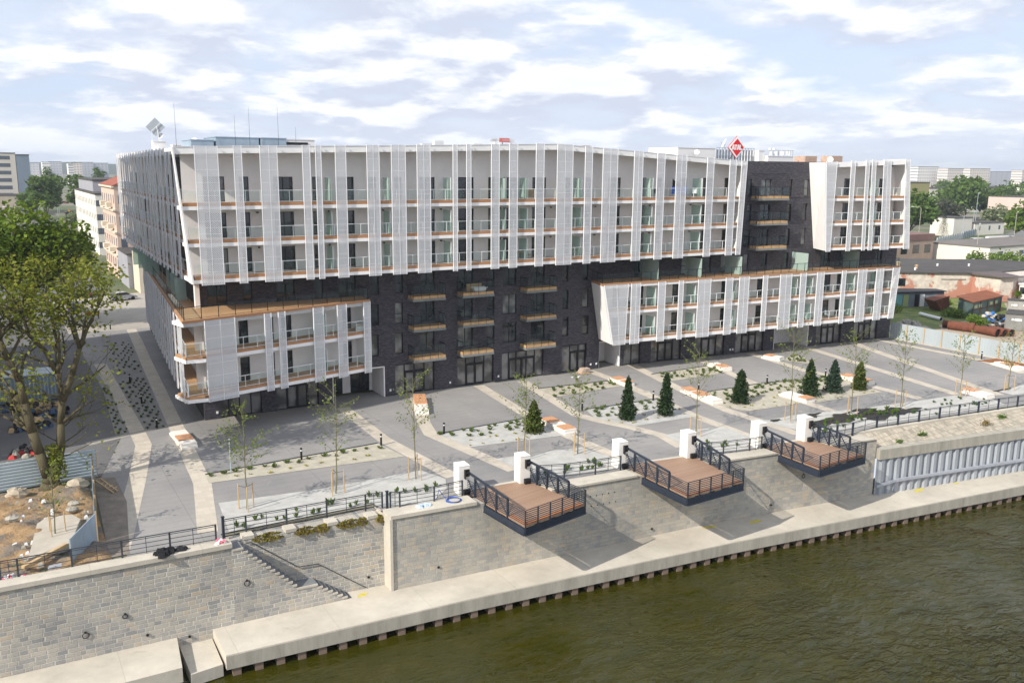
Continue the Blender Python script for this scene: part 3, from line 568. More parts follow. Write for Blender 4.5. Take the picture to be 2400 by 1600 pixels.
# --- projecting dark balconies
def balcony(F, a0, a1, zf, depth, wide=False):
    m = MB(); F.box(m, a0, a1, -.05, depth, zf-.76, zf-.52); o = m.build('balcony', M_slabgrey, APT)
    w = MB(); F.box(w, a0+.03, a1-.03, .02, depth-.03, zf-.518, zf-.25); w.build('wood_deck', M_woodx, o)
    r = MB(); h = zf+.86
    for p, q in (((a0+.03, .02), (a0+.03, depth-.03)), ((a0+.03, depth-.03), (a1-.03, depth-.03)), ((a1-.03, depth-.03), (a1-.03, .02))):
        r.bar(F.P(p[0], p[1], h), F.P(q[0], q[1], h), .05, .05); r.bar(F.P(p[0], p[1], zf-.15), F.P(q[0], q[1], zf-.15), .03, .03)
    for a in [a0+.03]+[lerp(a0, a1, x) for x in (.25, .5, .75)]+[a1-.03]: r.tube(F.P(a, depth-.03, zf-.7), F.P(a, depth-.03, h), .022, 4)
    for a in (a0+.03, a1-.03):
        for t in (.1, depth*.55): r.tube(F.P(a, t, zf-.6), F.P(a, t, h), .02, 4)
    r.build('railing', M_dkmetal, o)
    g = MB(); F.box(g, a0+.06, a1-.06, depth-.05, depth-.04, zf-.12, h-.04)
    for a in (a0+.03, a1-.04): F.box(g, a, a+.01, .05, depth-.06, zf-.12, h-.04)
    g.build('glass_panel', M_dkglass, o)
for a, b in D['balc']:
    for zf in (4.2, 7.28, 10.34): balcony(F0, F0.sx(a), F0.sx(b), zf, 1.45)
for zf, dx in ((19.75, 0), (16.75, .03), (13.72, .08)): balcony(F1, F1.sx(80.05+dx), F1.sx(84.95+dx*1.5), zf, 1.35)
# light pergola over the top tower balcony
m = MB(); s0, s1 = F1.sx(80.1), F1.sx(85.3)
m.bar(F1.P(s0, 1.3, 22.15), F1.P(s1, 1.3, 22.15), .06, .05)
for i in range(7): a = lerp(s0, s1, i/6); m.bar(F1.P(a, 0, 22.15), F1.P(a, 1.3, 22.15), .04, .05)
m.build('sunshade', M_dkmetal, APT)

# --- white balcony boxes
def block(F, depth, core, slabs, top, XL, XR, panels, doors, divs, rails, cheek_l=None, cheek_r=None, door_h=2.12, slab_h=(.3, .26), wall_from=None, toppad=.06, openl=False, skew=0.):
    """slabs: list of slab undersides; top: function X -> z of fascia top (None = flat terrace block with tz)"""
    nS = len(slabs)
    sh = MB()
    for i, zb in enumerate(slabs):
        a0, a1 = F.sx(XL(zb)), F.sx(XR(zb)); back = -core if i == 0 else -depth-.15
        k0 = a0+skew*-back+.02; sh.hexa([F.P(a0, 0, zb), F.P(a1, 0, zb), F.P(a1, back, zb), F.P(k0, back, zb)], [F.P(a0, 0, zb+slab_h[0]), F.P(a1, 0, zb+slab_h[0]), F.P(a1, back, zb+slab_h[0]), F.P(k0, back, zb+slab_h[0])])
    z_low = slabs[0]+slab_h[0]
    sh.build('balcony_slab', M_white, APT)
    for i, zb in enumerate(slabs[:rails]):
        zd = zb+slab_h[0]; a0, a1 = F.sx(XL(zb))+(.05 if openl else .22), F.sx(XR(zb))-.22
        w = MB(); kd = a0+skew*depth; w.hexa([F.P(a0, -.03, zd+.002), F.P(a1, -.03, zd+.002), F.P(a1, -depth+.02, zd+.002), F.P(kd, -depth+.02, zd+.002)], [F.P(a0, -.03, zd+slab_h[1]), F.P(a1, -.03, zd+slab_h[1]), F.P(a1, -depth+.02, zd+slab_h[1]), F.P(kd, -depth+.02, zd+slab_h[1])]); o = w.build('wood_deck', M_wood, APT)
        e = MB(); F.box(e, a0, a1, -.03, -.01, zd+.004, zd+slab_h[1]-.003); e.build('deck_edge', M_woodedge, o)
        railing(F, a0, a1, zd+slab_h[1], -.1, APT)
        for X in divs:
            s = F.sx(X); g = MB(); F.box(g, s-.012, s+.012, -depth+.03, -.2, zd+slab_h[1]+.05, zd+slab_h[1]+2.1); go = g.build('glass_divider', M_frost, APT)
            f = MB(); F.box(f, s-.03, s+.03, -.2, -.15, zd+slab_h[1], zd+slab_h[1]+2.15); f.build('divider_post', M_metal, go)
            # fabric curtain-like end fold at the wall is left plain
    holes = []
    for i, zb in enumerate(slabs[:rails]):
        zd = zb+slab_h[0]+slab_h[1]
        for a, b in doors: holes.append((F.sx(a), F.sx(b), zd+.03, zd+.03+door_h))
    return holes, z_low
# upper main block
FU = Fr((13.2, 75.75), (77, 75.75))
U_sl = [12.87, 15.91, 18.95]
uXL = lambda z: 13.2+(24-z)/11.13*.95; uXR = lambda z: 76.9-(23.56-z)/10.7*.32
UT = [(13.2, 24.0), (34, 24.52), (50.3, 24.99), (76.9, 23.56)]
uD = [d for i, d in enumerate(D['upper_doors']) if i != 7]
holes, zl = block(FU, 1.8, 3.76, U_sl, None, uXL, uXR, None, uD, D['upper_dividers'][:3]+D['upper_dividers'][3:], 3)
m = MB(); FU.hole_wall(m, .9, FU.len-.2, zl, 22.95, holes, -1.8, .15)
for (xa, za), (xb, zb) in zip(UT, UT[1:]):
    a, b = FU.sx(max(xa, 14.1)), FU.sx(min(xb, 76.8))
    za2, zb2 = interp(UT, FU.p0.x+a)-.4, interp(UT, FU.p0.x+b)-.4
    m.poly([FU.P(a, -1.8, 22.95), FU.P(b, -1.8, 22.95), FU.P(b, -1.8, zb2), FU.P(a, -1.8, za2)])
m.build('rear_wall', M_wallw, APT)
lamp_z = 2.05
for i, h in enumerate(holes):
    FU.glazing(h[0], h[1], h[2], h[3], -1.93, APT, 'balcony_door', 2 if h[1]-h[0] > 1.2 else 1, M_pane2 if rnd.random() < .12 else M_pane, .06)
m = MB()
for i, h in enumerate(holes[:40]):
    if i % 2: a = h[1]+.55; FU.box(m, a, a+.16, -1.8, -1.66, h[3]-.08, h[3]+.03)
m.build('wall_lamp', M_black, APT)
m = MB()
for (xa, za), (xb, zb) in zip(UT, UT[1:]):
    a, b = FU.sx(xa), FU.sx(xb)
    q = lambda t0, t1, d0, d1: m.hexa([FU.P(a, t1, za-d1), FU.P(b, t1, zb-d1), FU.P(b, t0, zb-d1), FU.P(a, t0, za-d1)], [FU.P(a, t1, za-d0), FU.P(b, t1, zb-d0), FU.P(b, t0, zb-d0), FU.P(a, t0, za-d0)])
    q(-.3, 0, 0, .55); q(-4.5, -.3, .06, .34)
m.build('roof_fascia', M_white, APT)
m = MB()
for (xa, za), (xb, zb) in zip(UT, UT[1:]):
    a, b = FU.sx(xa), FU.sx(xb)
    m.hexa([FU.P(a, .04, za+.002), FU.P(b, .04, zb+.002), FU.P(b, -.34, zb+.002), FU.P(a, -.34, za+.002)], [FU.P(a, .04, za+.05), FU.P(b, .04, zb+.05), FU.P(b, -.34, zb+.05), FU.P(a, -.34, za+.05)])
m.build('roof_flashing', M_metal, APT)
# cheeks
m = MB()   # left: thin slanted blade, wider towards its foot
x0, x1 = 13.2, 14.15
m.hexa([(x1-.02, 75.62, 12.85), (x1+.12, 75.62, 12.85), (x1+.12, 77.0, 12.85), (x1-.02, 77.0, 12.85)], [(x0-.02, 75.62, 24.0), (x0+.1, 75.62, 24.0), (x0+.1, 75.85, 24.0), (x0-.02, 75.85, 24.0)])
m.build('side_cheek', M_white, APT); m = MB(); xr0, xr1 = 76.9, 76.58
m.hexa([(xr1-.22, 75.7, 12.85), (xr1, 75.7, 12.85), (xr1, 78.6, 12.85), (xr1-.22, 78.6, 12.85)], [(xr0-.22, 75.7, 23.5), (xr0, 75.7, 23.5), (xr0, 78.6, 23.5), (xr0-.22, 78.6, 23.5)])
m.build('side_cheek', M_white, APT)
seen = []
for a, b in D['upper_panels']:
    if any(abs(a-c) < .2 for c in seen): continue
    seen.append(a)
    zt = min(interp(UT, a), interp(UT, b))+.1
    screen(FU, (FU.sx(a), FU.sx(b), FU.sx(a), FU.sx(b), 12.72, zt), .22)
screen(FU, (FU.sx(75.75), FU.sx(76.5), FU.sx(75.95), FU.sx(76.85), 12.72, 23.62), .22)
# upper block, street side
FS = Fr((15.65, 130), (14.35, 77.6))
sS = MB()
for zb in U_sl: FS.box(sS, 0, FS.len-.02, -1.3, 0, zb, zb+.3)
FS.box(sS, 0, FS.len+1.6, -.28, 0, 23.45, 24.0); FS.box(sS, 0, FS.len, -1.5, -.28, 23.6, 23.9)
FS.box(sS, 0, .25, -1.3, -.01, 13.17, 23.45)
sS.build('balcony_slab', M_white, APT)
side_h = []
for zb in U_sl:
    for i in range(13): a = 3+i*3.9+rnd.uniform(-.4, .4); side_h.append((a, a+rnd.choice((.9, 1.7)), zb+.6, zb+2.72))
m = MB(); FS.hole_wall(m, 0, FS.len, 12.9, 23.6, side_h, -1.25, .15); m.build('rear_wall', M_wallw, APT)
for h in side_h[:36]: FS.glazing(h[0], h[1], h[2], h[3], -1.38, APT, 'side_window', 1, M_pane, .06)
for zb in U_sl:
    w = MB(); FS.box(w, .3, FS.len-.3, -1.2, -.03, zb+.302, zb+.56); w.build('wood_deck', M_woodedge, APT)
    railing(FS, .3, FS.len-.3, zb+.56, -.1, APT, 1.6)
a = .6
while a < FS.len-1.2:
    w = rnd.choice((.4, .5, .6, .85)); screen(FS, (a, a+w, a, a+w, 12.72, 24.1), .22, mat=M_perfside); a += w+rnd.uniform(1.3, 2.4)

# lower left block (angled front) with its street side
FLL = Fr((12.65, 72.6), (30.2, 76.9))
LS = [3.52, 6.83, 9.83]
ll_holes, zl = block(FLL, 2.0, 2.45, LS, None, lambda z: 12.65, lambda z: 30.2, None, D['ll_doors'], [25.6], 2, openl=True, slab_h=(.3, .24))
m = MB()
m.prism([(12.65, 72.6), (30.2, 76.9), (30.2, 79.45), (15.2, 79.45), (17.4, 117), (16.3, 117.4)], 9.84, 10.12)
m.prism([(12.66, 72.62), (30.18, 76.91), (30.18, 79.45), (15.1, 79.45), (17.4, 117), (16.3, 117.4)], 3.53, 3.9)
FLL.box(m, FLL.len-.22, FLL.len, -2.5, -.005, 3.83, 9.83)
m.build('box_shell', M_white, APT)
m = MB(); FLL.hole_wall(m, 1.75, FLL.len-.2, 3.83, 9.83, ll_holes, -2.0, .15); m.build('rear_wall', M_wallw, APT)
for h in ll_holes: FLL.glazing(h[0], h[1], h[2], h[3], -2.13, APT, 'balcony_door', 2 if h[1]-h[0] > .95 else 1, M_pane, .065)
FSL = Fr((16.3, 117.4), (12.65, 72.6))
m = MB()
for zb in LS[:2]: FSL.box(m, 0, FSL.len-.05, -1.6, -.002, zb+.004, zb+.3)
FSL.box(m, 0, .2, -1.6, -.01, 3.83, 9.83); m.build('balcony_slab', M_white, APT)
sl_h = []
for zb in LS[:2]:
    for i in range(10): a = 2.5+i*4.1+rnd.uniform(-.4, .4); sl_h.append((a, a+rnd.choice((.95, 1.7)), zb+.6, zb+2.7))
m = MB(); FSL.hole_wall(m, 0, FSL.len-1.75, 3.83, 9.83, sl_h, -1.7, .15); m.build('rear_wall', M_wallw, APT)
for h in sl_h: FSL.glazing(h[0], h[1], h[2], h[3], -1.83, APT, 'side_window', 1, M_pane, .06)
for zb in LS[:2]:
    w = MB(); FSL.box(w, .3, FSL.len-.06, -1.65, -.04, zb+.302, zb+.535); w.build('wood_deck', M_wood, APT)
    railing(FSL, .3, FSL.len-.12, zb+.54, -.1, APT, 1.7)
a = .5
while a < FSL.len-4.3:
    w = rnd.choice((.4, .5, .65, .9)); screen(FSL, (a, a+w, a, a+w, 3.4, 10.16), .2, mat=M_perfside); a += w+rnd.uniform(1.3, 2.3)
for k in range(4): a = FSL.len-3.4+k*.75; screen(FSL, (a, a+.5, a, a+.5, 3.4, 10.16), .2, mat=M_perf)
for a, b in D['ll_panels']: screen(FLL, (FLL.sx(a), FLL.sx(b), FLL.sx(a), FLL.sx(b), 3.38, 10.2), .2)
# terrace on top of it
w = MB(); w.prism([(12.6, 72.55), (30.22, 76.87), (30.22, 79.4), (15.25, 79.4), (17.35, 117), (16.25, 117.3)], 10.125, 10.35); tw = w.build('terrace_deck', M_wood, APT)
e = MB(); FLL.box(e, -.02, FLL.len+.03, .02, .045, 10.13, 10.345); FSL.box(e, 0, FSL.len, .05, .075, 10.13, 10.345); e.build('deck_edge', M_woodedge, tw)
def terrace_rail(F, a0, a1, t, z=10.35, gl=None, posts=1.55):
    m = MB(); F.box(m, a0, a1, t-.025, t+.025, z+1.02, z+1.07); F.box(m, a0, a1, t-.012, t+.012, z+.08, z+.11)
    k = max(1, round((a1-a0)/posts))
    for i in range(k+1): a = lerp(a0+.02, a1-.02, i/k); F.box(m, a-.022, a+.022, t-.03, t+.02, z+.001, z+1.02)
    o = m.build('terrace_railing', M_dkmetal, APT)
    g = MB(); F.box(g, a0+.04, a1-.04, t-.006, t+.004, z+.13, z+1.0); g.build('glass_panel', gl or M_glass, o)
terrace_rail(FLL, .12, FLL.len-.1, -.12); terrace_rail(FSL, 0, FSL.len-.14, -.1, gl=M_dkglass)
FE = Fr((30.08, 76.95), (30.08, 79.4)); terrace_rail(FE, 0, FE.len, 0)
# corner posts and street-side dividers at terrace level
m = MB()
m.box(14.9, 15.3, 79.0, 79.49, 10.36, 12.86); m.build('corner_column', M_wallw, APT)
for i in range(9):
    y = 84+i*4.2; g = MB(); g.box(12.9+(y-72.6)*.081+.3, 15.1, y, y+.04, 10.4, 12.5); g.build('glass_divider', M_frost, APT)
# lower right block
FR = Fr((56.6, 76.15), (104, 73.0))
rXL = lambda z: lerp(58.15, 56.75, (z-3.5)/6.65); rXR = lambda z: lerp(102.7, 103.2, (z-3.5)/6.65)
lr_holes, zl = block(FR, 1.9, 2.0, LS, None, rXL, rXR, None, D['lr_doors'], D['lr_div'], 2, slab_h=(.3, .24), skew=.27)
m = MB()
wy = lambda X: 79.5-(X-60)*3.8/46
for z0, z1 in ((3.515, 3.9), (9.835, 10.1)):
    xl0, xr0 = rXL(z0)+.02, rXR(z0)-.02; bl = lerp(58.95, 57.7, (z0-3.5)/6.65)+.02
    m.prism([(xl0, 76.15-(xl0-56.6)*.0665), (xr0, 76.15-(xr0-56.6)*.0665), (xr0+.3, wy(xr0)-.05), (60, 79.45), (bl, 79.45)], z0, z1)
m.build('box_shell', M_white, APT)
m = MB()
m.hexa([(58.13, 76.03, 3.5), (58.4, 76.0, 3.5), (59.2, 79.47, 3.5), (58.93, 79.47, 3.5)], [(56.72, 76.13, 10.14), (57.0, 76.1, 10.14), (57.95, 79.47, 10.14), (57.68, 79.47, 10.14)])
m.build('side_cheek', M_white, APT); m = MB(); m.hexa([(102.45, 73.1, 3.5), (102.7, 73.08, 3.5), (103.0, 75.9, 3.5), (102.75, 75.9, 3.5)], [(102.95, 73.07, 10.14), (103.2, 73.05, 10.14), (103.5, 75.9, 10.14), (103.25, 75.9, 10.14)])
m.build('side_cheek', M_white, APT)
m = MB(); FR.hole_wall(m, 2.15, FR.len-1.2, 3.83, 9.83, lr_holes, -1.9, .15); m.poly([FR.P(2.15, -1.9, 3.83), FR.P(2.15, -1.9, 9.83), FR.P(.85, -1.9, 9.83)]); m.build('rear_wall', M_wallw, APT)
for h in lr_holes: FR.glazing(h[0], h[1], h[2], h[3], -2.03, APT, 'balcony_door', 1, M_pane, .065)
for a, b in D['lr_panels']: screen(FR, (FR.sx(a), FR.sx(b), FR.sx(a), FR.sx(b), 3.38, 10.2), .2)
screen(FR, (FR.sx(58.25), FR.sx(59.85), FR.sx(56.9), FR.sx(60.1), 3.4, 10.18), .2)
screen(FR, (FR.sx(101.6), FR.sx(102.6), FR.sx(101.8), FR.sx(103.1), 3.4, 10.18), .2)
w = MB(); w.prism([(56.7, 76.1), (103.25, 73.0), (103.6, wy(103.6)-.03), (60, 79.45), (57.65, 79.45)], 10.105, 10.32); tw = w.build('terrace_deck', M_wood, APT)
e = MB(); FR.box(e, 0.05, FR.len-.7, .03, .055, 10.11, 10.315); e.build('deck_edge', M_woodedge, tw)
terrace_rail(FR, .2, FR.len-.9, -.12, 10.32, M_dkglass, 1.3)
FE = Fr((57.75, 79.35), (56.85, 76.2)); terrace_rail(FE, 0, FE.len, 0, 10.32, M_dkglass)
for X in (64.6, 70.7, 76.7, 87.3, 96.2):
    y0 = 76.15-(X-56.6)*.0665+.5; y1 = wy(X)-.02; g = MB(); g.box(X-.015, X+.015, y0, y1, 10.34, 12.5); go = g.build('terrace_divider', M_frost, APT)
    f = MB(); f.box(X-.03, X+.03, y0-.06, y0, 10.34, 12.55); f.build('divider_post', M_dkmetal, go)
# right tower box
FT = Fr((88.13, 73.9), (102.75, 71.73))
tXL = lambda z: lerp(89.13, 88.13, (z-12.85)/10.7); tXR = lambda z: lerp(102.75, 101.55, (z-12.85)/11.2)
TT = [(88.1, 23.55), (101.6, 24.09)]
t_holes, zl = block(FT, 1.95, 2.3, U_sl, None, tXL, tXR, None, D['rt_doors'], [96.9], 3, skew=.54)
m = MB(); FT.hole_wall(m, 2.2, FT.len-1.2, zl, 23.2, t_holes, -1.95, .15); m.poly([FT.P(2.2, -1.95, zl), FT.P(2.2, -1.95, 23.2), FT.P(1.25, -1.95, 23.2)]); m.build('rear_wall', M_wallw, APT)
for h in t_holes: FT.glazing(h[0], h[1], h[2], h[3], -2.08, APT, 'balcony_door', 1, M_pane, .065)
m = MB(); a, b = FT.sx(88.15), FT.sx(101.6)
for t0, t1, d0, d1 in ((-.3, 0, 0, .6), (-3.2, -.3, .06, .36)):
    a1, a0 = a-.29*t1, a-.29*t0
    m.hexa([FT.P(a1, t1, 23.55-d1), FT.P(b, t1, 24.09-d1), FT.P(b, t0, 24.09-d1), FT.P(a0, t0, 23.55-d1)], [FT.P(a1, t1, 23.55-d0), FT.P(b, t1, 24.09-d0), FT.P(b, t0, 24.09-d0), FT.P(a0, t0, 23.55-d0)])
m.build('roof_fascia', M_white, APT)
m = MB()
m.hexa([(89.1, 73.74, 12.84), (89.4, 73.7, 12.84), (91.1, 76.9, 12.84), (90.8, 76.95, 12.84)], [(88.1, 73.88, 23.58), (88.4, 73.84, 23.58), (89.35, 77.05, 23.58), (89.03, 77.08, 23.58)])
m.build('side_cheek', M_white, APT); m = MB(); m.hexa([(102.5, 71.75, 12.84), (102.77, 71.72, 12.84), (103.2, 75.6, 12.84), (102.9, 75.6, 12.84)], [(101.3, 71.93, 24.1), (101.58, 71.9, 24.1), (102.0, 75.6, 24.1), (101.7, 75.6, 24.1)])
m.build('side_cheek', M_white, APT)
for (a, b), (c, d) in zip(D['rt_panels_bot'], D['rt_panels_top']):
    screen(FT, (FT.sx(a), FT.sx(b), FT.sx(c), FT.sx(d), 12.72, 23.6+(c-88)*.04+.1), .2)
screen(FT, (FT.sx(101.7), FT.sx(102.7), FT.sx(100.7), FT.sx(101.5), 12.72, 24.15), .2)

# --- rooftop parts
def roofbox(x0, x1, y0, y1, z1, mat, z0=23.3, name='plant_room'):
    m = MB(); m.box(x0, x1, y0, y1, z0, z1); m.box(x0-.05, x1+.05, y0-.05, y1+.05, z1, z1+.07); return m.build(name, mat, APT)
roofbox(16.3, 18.3, 84, 88, 24.8, M_sheetblue); roofbox(18.5, 22.4, 84, 89, 25.1, M_sheetblue); roofbox(22.55, 24.9, 83.7, 88, 25.1, M_sheetblue)
r = roofbox(25, 27.9, 84.5, 89, 25.05, M_white); m = MB(); m.box(25.1, 27.2, 84.38, 84.49, 24.62, 24.82)
m.build('louvre', M_dkmetal, r)
roofbox(78.8, 85.4, 90, 96, 25.4, M_white); roofbox(92.9, 94, 89.3, 93, 25.25, M_white); roofbox(94.1, 99.1, 88.7, 94, 24.5, M_white)
roofbox(15.65, 16.85, 100, 101.2, 25.0, M_white); roofbox(16.7, 17.5, 95, 96.2, 24.55, M_white, name='chimney_stack'); roofbox(18.2, 19.2, 94, 95.3, 24.5, M_white, name='chimney_stack')
m = MB()
for i in range(14):
    x = 85.6+i*.54; m.bar((x, 90, 23.3), (x, 90, 25.55), .05, .05)
    if i: m.box(x-.45, x-.1, 90.05, 90.1, 23.6, 25.3)
for z in (23.6, 24.5, 25.55): m.bar((85.55, 89.97, z), (92.7, 89.97, z), .06, .06)
m.build('lattice_fence', M_green, APT)
m = MB()
for i in range(6): x = 94.3+i*.95; m.bar((x, 88.8, 24.57), (x, 88.8, 25.35), .06, .06)
m.bar((94.25, 88.8, 25.35), (99.1, 88.8, 25.35), .06, .06)
m.build('equipment_frame', M_green, APT)
m = MB()
for x, z in ((94.8, 24.95), (95.9, 24.95), (97.2, 25.0), (98.4, 24.98)): m.lathe([(.28, -.3), (.3, .25)], (x, 88.95, z), 10)
for x, z in ((94.8, 25.5), (95.6, 25.5)): m.lathe([(.2, -.18), (.22, .15)], (x, 89.1, z), 8)
m.build('roof_fan', M_metal, APT)
m = MB()
rr = random.Random(5)
for i in range(16):
    x = rr.uniform(38, 52); y = 84+rr.uniform(0, 4); h = rr.uniform(24.6, 25.35)
    m.box(x, x+rr.uniform(.15, 1.2), y, y+.5, 23.3, h)
m.build('roof_vent', M_metal, APT)
M_chim = plain('roof_chimney', (.5, .36, .28), .9, .2, 2)
for q in ((60.6, 61.8, 86, 87, 23.3, 25.25), (65.0, 66.2, 86, 87, 23.3, 24.9), (104.0, 106.2, 86, 88, 23.3, 24.7), (100.8, 103.2, 88, 90, 23.3, 24.65)): MB().box(*q).build('brick_chimney', M_chim, APT)
for x, y, z in D['ant']:
    t = thing('lightning_rod', 'x', 'antenna', (x, y, 23.3), 'lightning rods on the roof'); MB().tube((x, y, 23.3), (x, y, z), .022, 5, .008).build('rod', M_rail, t)
rods = [o for o in bpy.data.objects if o.name.startswith('lightning_rod')]
for o, l in zip(rods, ['thin lightning rod beside the diamond sign frame, leftmost on the roof', 'thin lightning rod above the blue grey plant room, shorter of the middle pair', 'thin lightning rod above the plant room, taller of the middle pair', 'thin lightning rod standing above the narrow third plant room', 'short thin lightning rod above the white plant room with a louvre']): o['label'] = l
# dishes
def dish(label, x, y, z0, r, az, cat='satellite dish'):
    t = thing('satellite_dish', label, cat, (x, y, z0), 'satellite dishes')
    mast = MB().tube((x, y, z0), (x, y, z0+r*1.7), .035, 6); mast.build('mast', M_metal, t)
    d = MB(); c = Vector((x, y, z0+r*1.6)); nrm = Vector((math.cos(az), math.sin(az), .45)).normalized(); a = nrm.orthogonal().normalized(); b = nrm.cross(a); o = len(d.v)
    rings = [(0.02, 0), (.5, .05), (.8, .13), (1, .22)]
    for q, h in rings:
        for i in range(14): th = 2*math.pi*i/14; p = c+nrm*(h*r)+a*(q*r*math.cos(th))+b*(q*r*math.sin(th)); d.v.append(tuple(p))
    for j in range(3):
        for i in range(14): kk = (i+1) % 14; d.f.append((o+j*14+i, o+j*14+kk, o+(j+1)*14+kk, o+(j+1)*14+i))
    d.build('reflector', M_metal, t, True); MB().tube(c-b*r*.6, c+nrm*r*.9, .02, 4).build('feed_arm', M_rail, t)
dish('large pale satellite dish on the roof left of the red diamond sign', 81.45, 84.2, 24.9, .62, 2.6)
dish('small satellite dish on the white chimney stack behind the roof edge', 18.7, 94.6, 24.57, .3, 4.2)
dish('small satellite dish on the block under the diamond sign frame', 16.5, 100.4, 25.08, .32, 3.9)
dish('pair-mounted small dish on the white rooftop wall left of the red sign', 81.6, 89.5, 24.3, .35, 4.0)
dish('small dark dish on the roof above the white tower box', 97.0, 80.5, 23.4, .4, 3.8)
# red diamond sign
AT = thing('rooftop_sign', 'red diamond sign with white border and the white letters ATAL above the roof', 'sign', (78.4, 79.0, 23.4))
cx, cy, cz = 78.4, 79.0, 25.27
ux = Vector((.997, -.08, 0)); uz = Vector((0, 0, 1)); nf = Vector((-.08, -.997, 0)); C0 = Vector((cx, cy, cz))
def dia(m, r, t0, t1):
    q = [C0+ux*(-r)+nf*0, C0-uz*r, C0+ux*r, C0+uz*r]
    ring = [C0-uz*r, C0+ux*r, C0+uz*r, C0-ux*r]
    b = [tuple(p+nf*t0) for p in ring]; f = [tuple(p+nf*t1) for p in ring]
    o = len(m.v); m.v += b+f
    m.f += [(o+3, o+2, o+1, o), (o+4, o+5, o+6, o+7)]
    for i in range(4): j = (i+1) % 4; m.f.append((o+i, o+j, o+4+j, o+4+i))
m = MB(); dia(m, 1.33, -.12, .0); m.build('sign_rim', M_red, AT)
m = MB(); dia(m, 1.28, .0, .05); m.build('sign_border', M_signw, AT)
m = MB(); dia(m, 1.02, .05, .075); m.build('sign_panel', M_red, AT)
def glyph(m, polys, ox, w, h, t0=.076, t1=.1):
    for pl in polys:
        pts = [C0+ux*(ox+p[0]*w)+uz*(p[1]*h-h/2) for p in pl]; o = len(m.v); k = len(pts)
        m.v += [tuple(p+nf*t0) for p in pts]+[tuple(p+nf*t1) for p in pts]
        m.f.append(tuple(o+k+i for i in range(k)))
        for i in range(k): j = (i+1) % k; m.f.append((o+i, o+j, o+k+j, o+k+i))
A_ = [[(0, 0), (.3, 0), (.58, 1), (.32, 1)], [(.7, 0), (1, 0), (.72, 1), (.55, 1), (.5, .8)], [(.25, .2), (.75, .2), (.7, .4), (.3, .4)]]
T_ = [[(.33, 0), (.63, 0), (.63, .78), (.33, .78)], [(0, .78), (1, .78), (1, 1), (0, 1)]]
L_ = [[(0, 0), (.95, 0), (.95, .24), (0, .24)], [(0, .24), (.34, .24), (.34, 1), (0, 1)]]
m = MB(); x = -.80
for g, w in ((A_, .44), (T_, .38), (A_, .44), (L_, .36)): glyph(m, g, x, w, .6); x += w*.95
m.build('lettering', M_signw, AT)
m = MB(); m.tube((cx, cy+.3, 23.4), (cx, cy+.3, 25.6), .07, 6); m.tube((cx-.5, cy+.9, 23.4), (cx, cy+.25, 25.0), .04, 5); m.tube((cx, cy+.1, 25.3), (cx, cy+.3, 25.3), .05, 5); m.build('sign_frame', M_rail, AT)
# twin diamond seen from behind
SQ = thing('rooftop_sign', 'grey diamond sign panel seen from behind on a white roof block', 'sign', (16.0, 100.2, 25.08))
bx, by, bz = 16.0, 100.3, 26.5
m = MB(); r = .95
b = [(bx, by, bz-r), (bx+r*.98, by-.2, bz), (bx, by, bz+r), (bx-r*.98, by+.2, bz)]; f = [(p[0], p[1]+.08, p[2]) for p in b]
m.hexa(b, f); m.build('sign_panel', plain('sign_back', (.36, .40, .44), .5, .1, 1), SQ)
m = MB(); m.tube((bx-.45, by, bz-.45), (bx+.5, by-.2, bz+.45), .03, 5); m.tube((bx+.1, by-.12, bz+.05), (bx+.25, by-.3, 25.08), .035, 5); m.tube((bx-.4, by, bz-.5), (bx-.4, by, 24.9), .025, 5); m.build('sign_frame', M_metal, SQ)
# far billboard, reading GANT
GB = thing('billboard', 'distant white oval and faded red billboard reading GANT behind the roof edge', 'billboard', (57.9, 100, 23.4))
m = MB()
for x in (56.6, 58.0, 59.3): m.tube((x, 100.1, 23.3), (x, 100.1, 25.9), .05, 5)
m.build('support_frame', M_rail, GB)
def oval(cx_, cz_, rx, rz, y0, y1, name, mat):
    m = MB(); ring = [(cx_+rx*math.cos(2*math.pi*i/20), cz_+rz*math.sin(2*math.pi*i/20)) for i in range(20)]
    m.hexa([(x, y1, z) for x, z in ring], [(x, y0, z) for x, z in ring]); return m.build(name, mat, GB)
oval(56.75, 26.1, .66, .26, 99.98, 100.05, 'oval_panel', M_signw); oval(59.3, 26.02, .45, .27, 99.99, 100.05, 'oval_panel', M_signw)
m = MB(); m.box(57.45, 58.95, 99.96, 100.04, 25.85, 26.38); m.build('red_panel', M_signpink, GB)
m = MB(); m.box(57.9, 59.1, 99.945, 99.958, 26.08, 26.14); m.build('white_stripe', M_signw, GB)
def text(body, size, loc, rot, mat, parent, name='lettering', align='CENTER', ext=.01):
    c = bpy.data.curves.new(name, 'FONT'); c.body = body; c.size = size; c.align_x = align; c.align_y = 'CENTER'; c.extrude = ext; c.materials.append(mat)
    tmp = bpy.data.objects.new(name, c); COL.objects.link(tmp); me = bpy.data.meshes.new_from_object(tmp.evaluated_get(bpy.context.evaluated_depsgraph_get())); bpy.data.objects.remove(tmp)
    me.materials.clear(); me.materials.append(mat); o = bpy.data.objects.new(name, me); COL.objects.link(o); o.parent = parent; R = ROOTLOC[root_of(parent).name]
    o.location = (loc[0]-R.x, loc[1]-R.y, loc[2]-R.z); o.rotation_euler = rot; return o
text('GANT', .2, (56.75, 99.975, 26.1), (math.pi/2, 0, 0), M_green, GB)
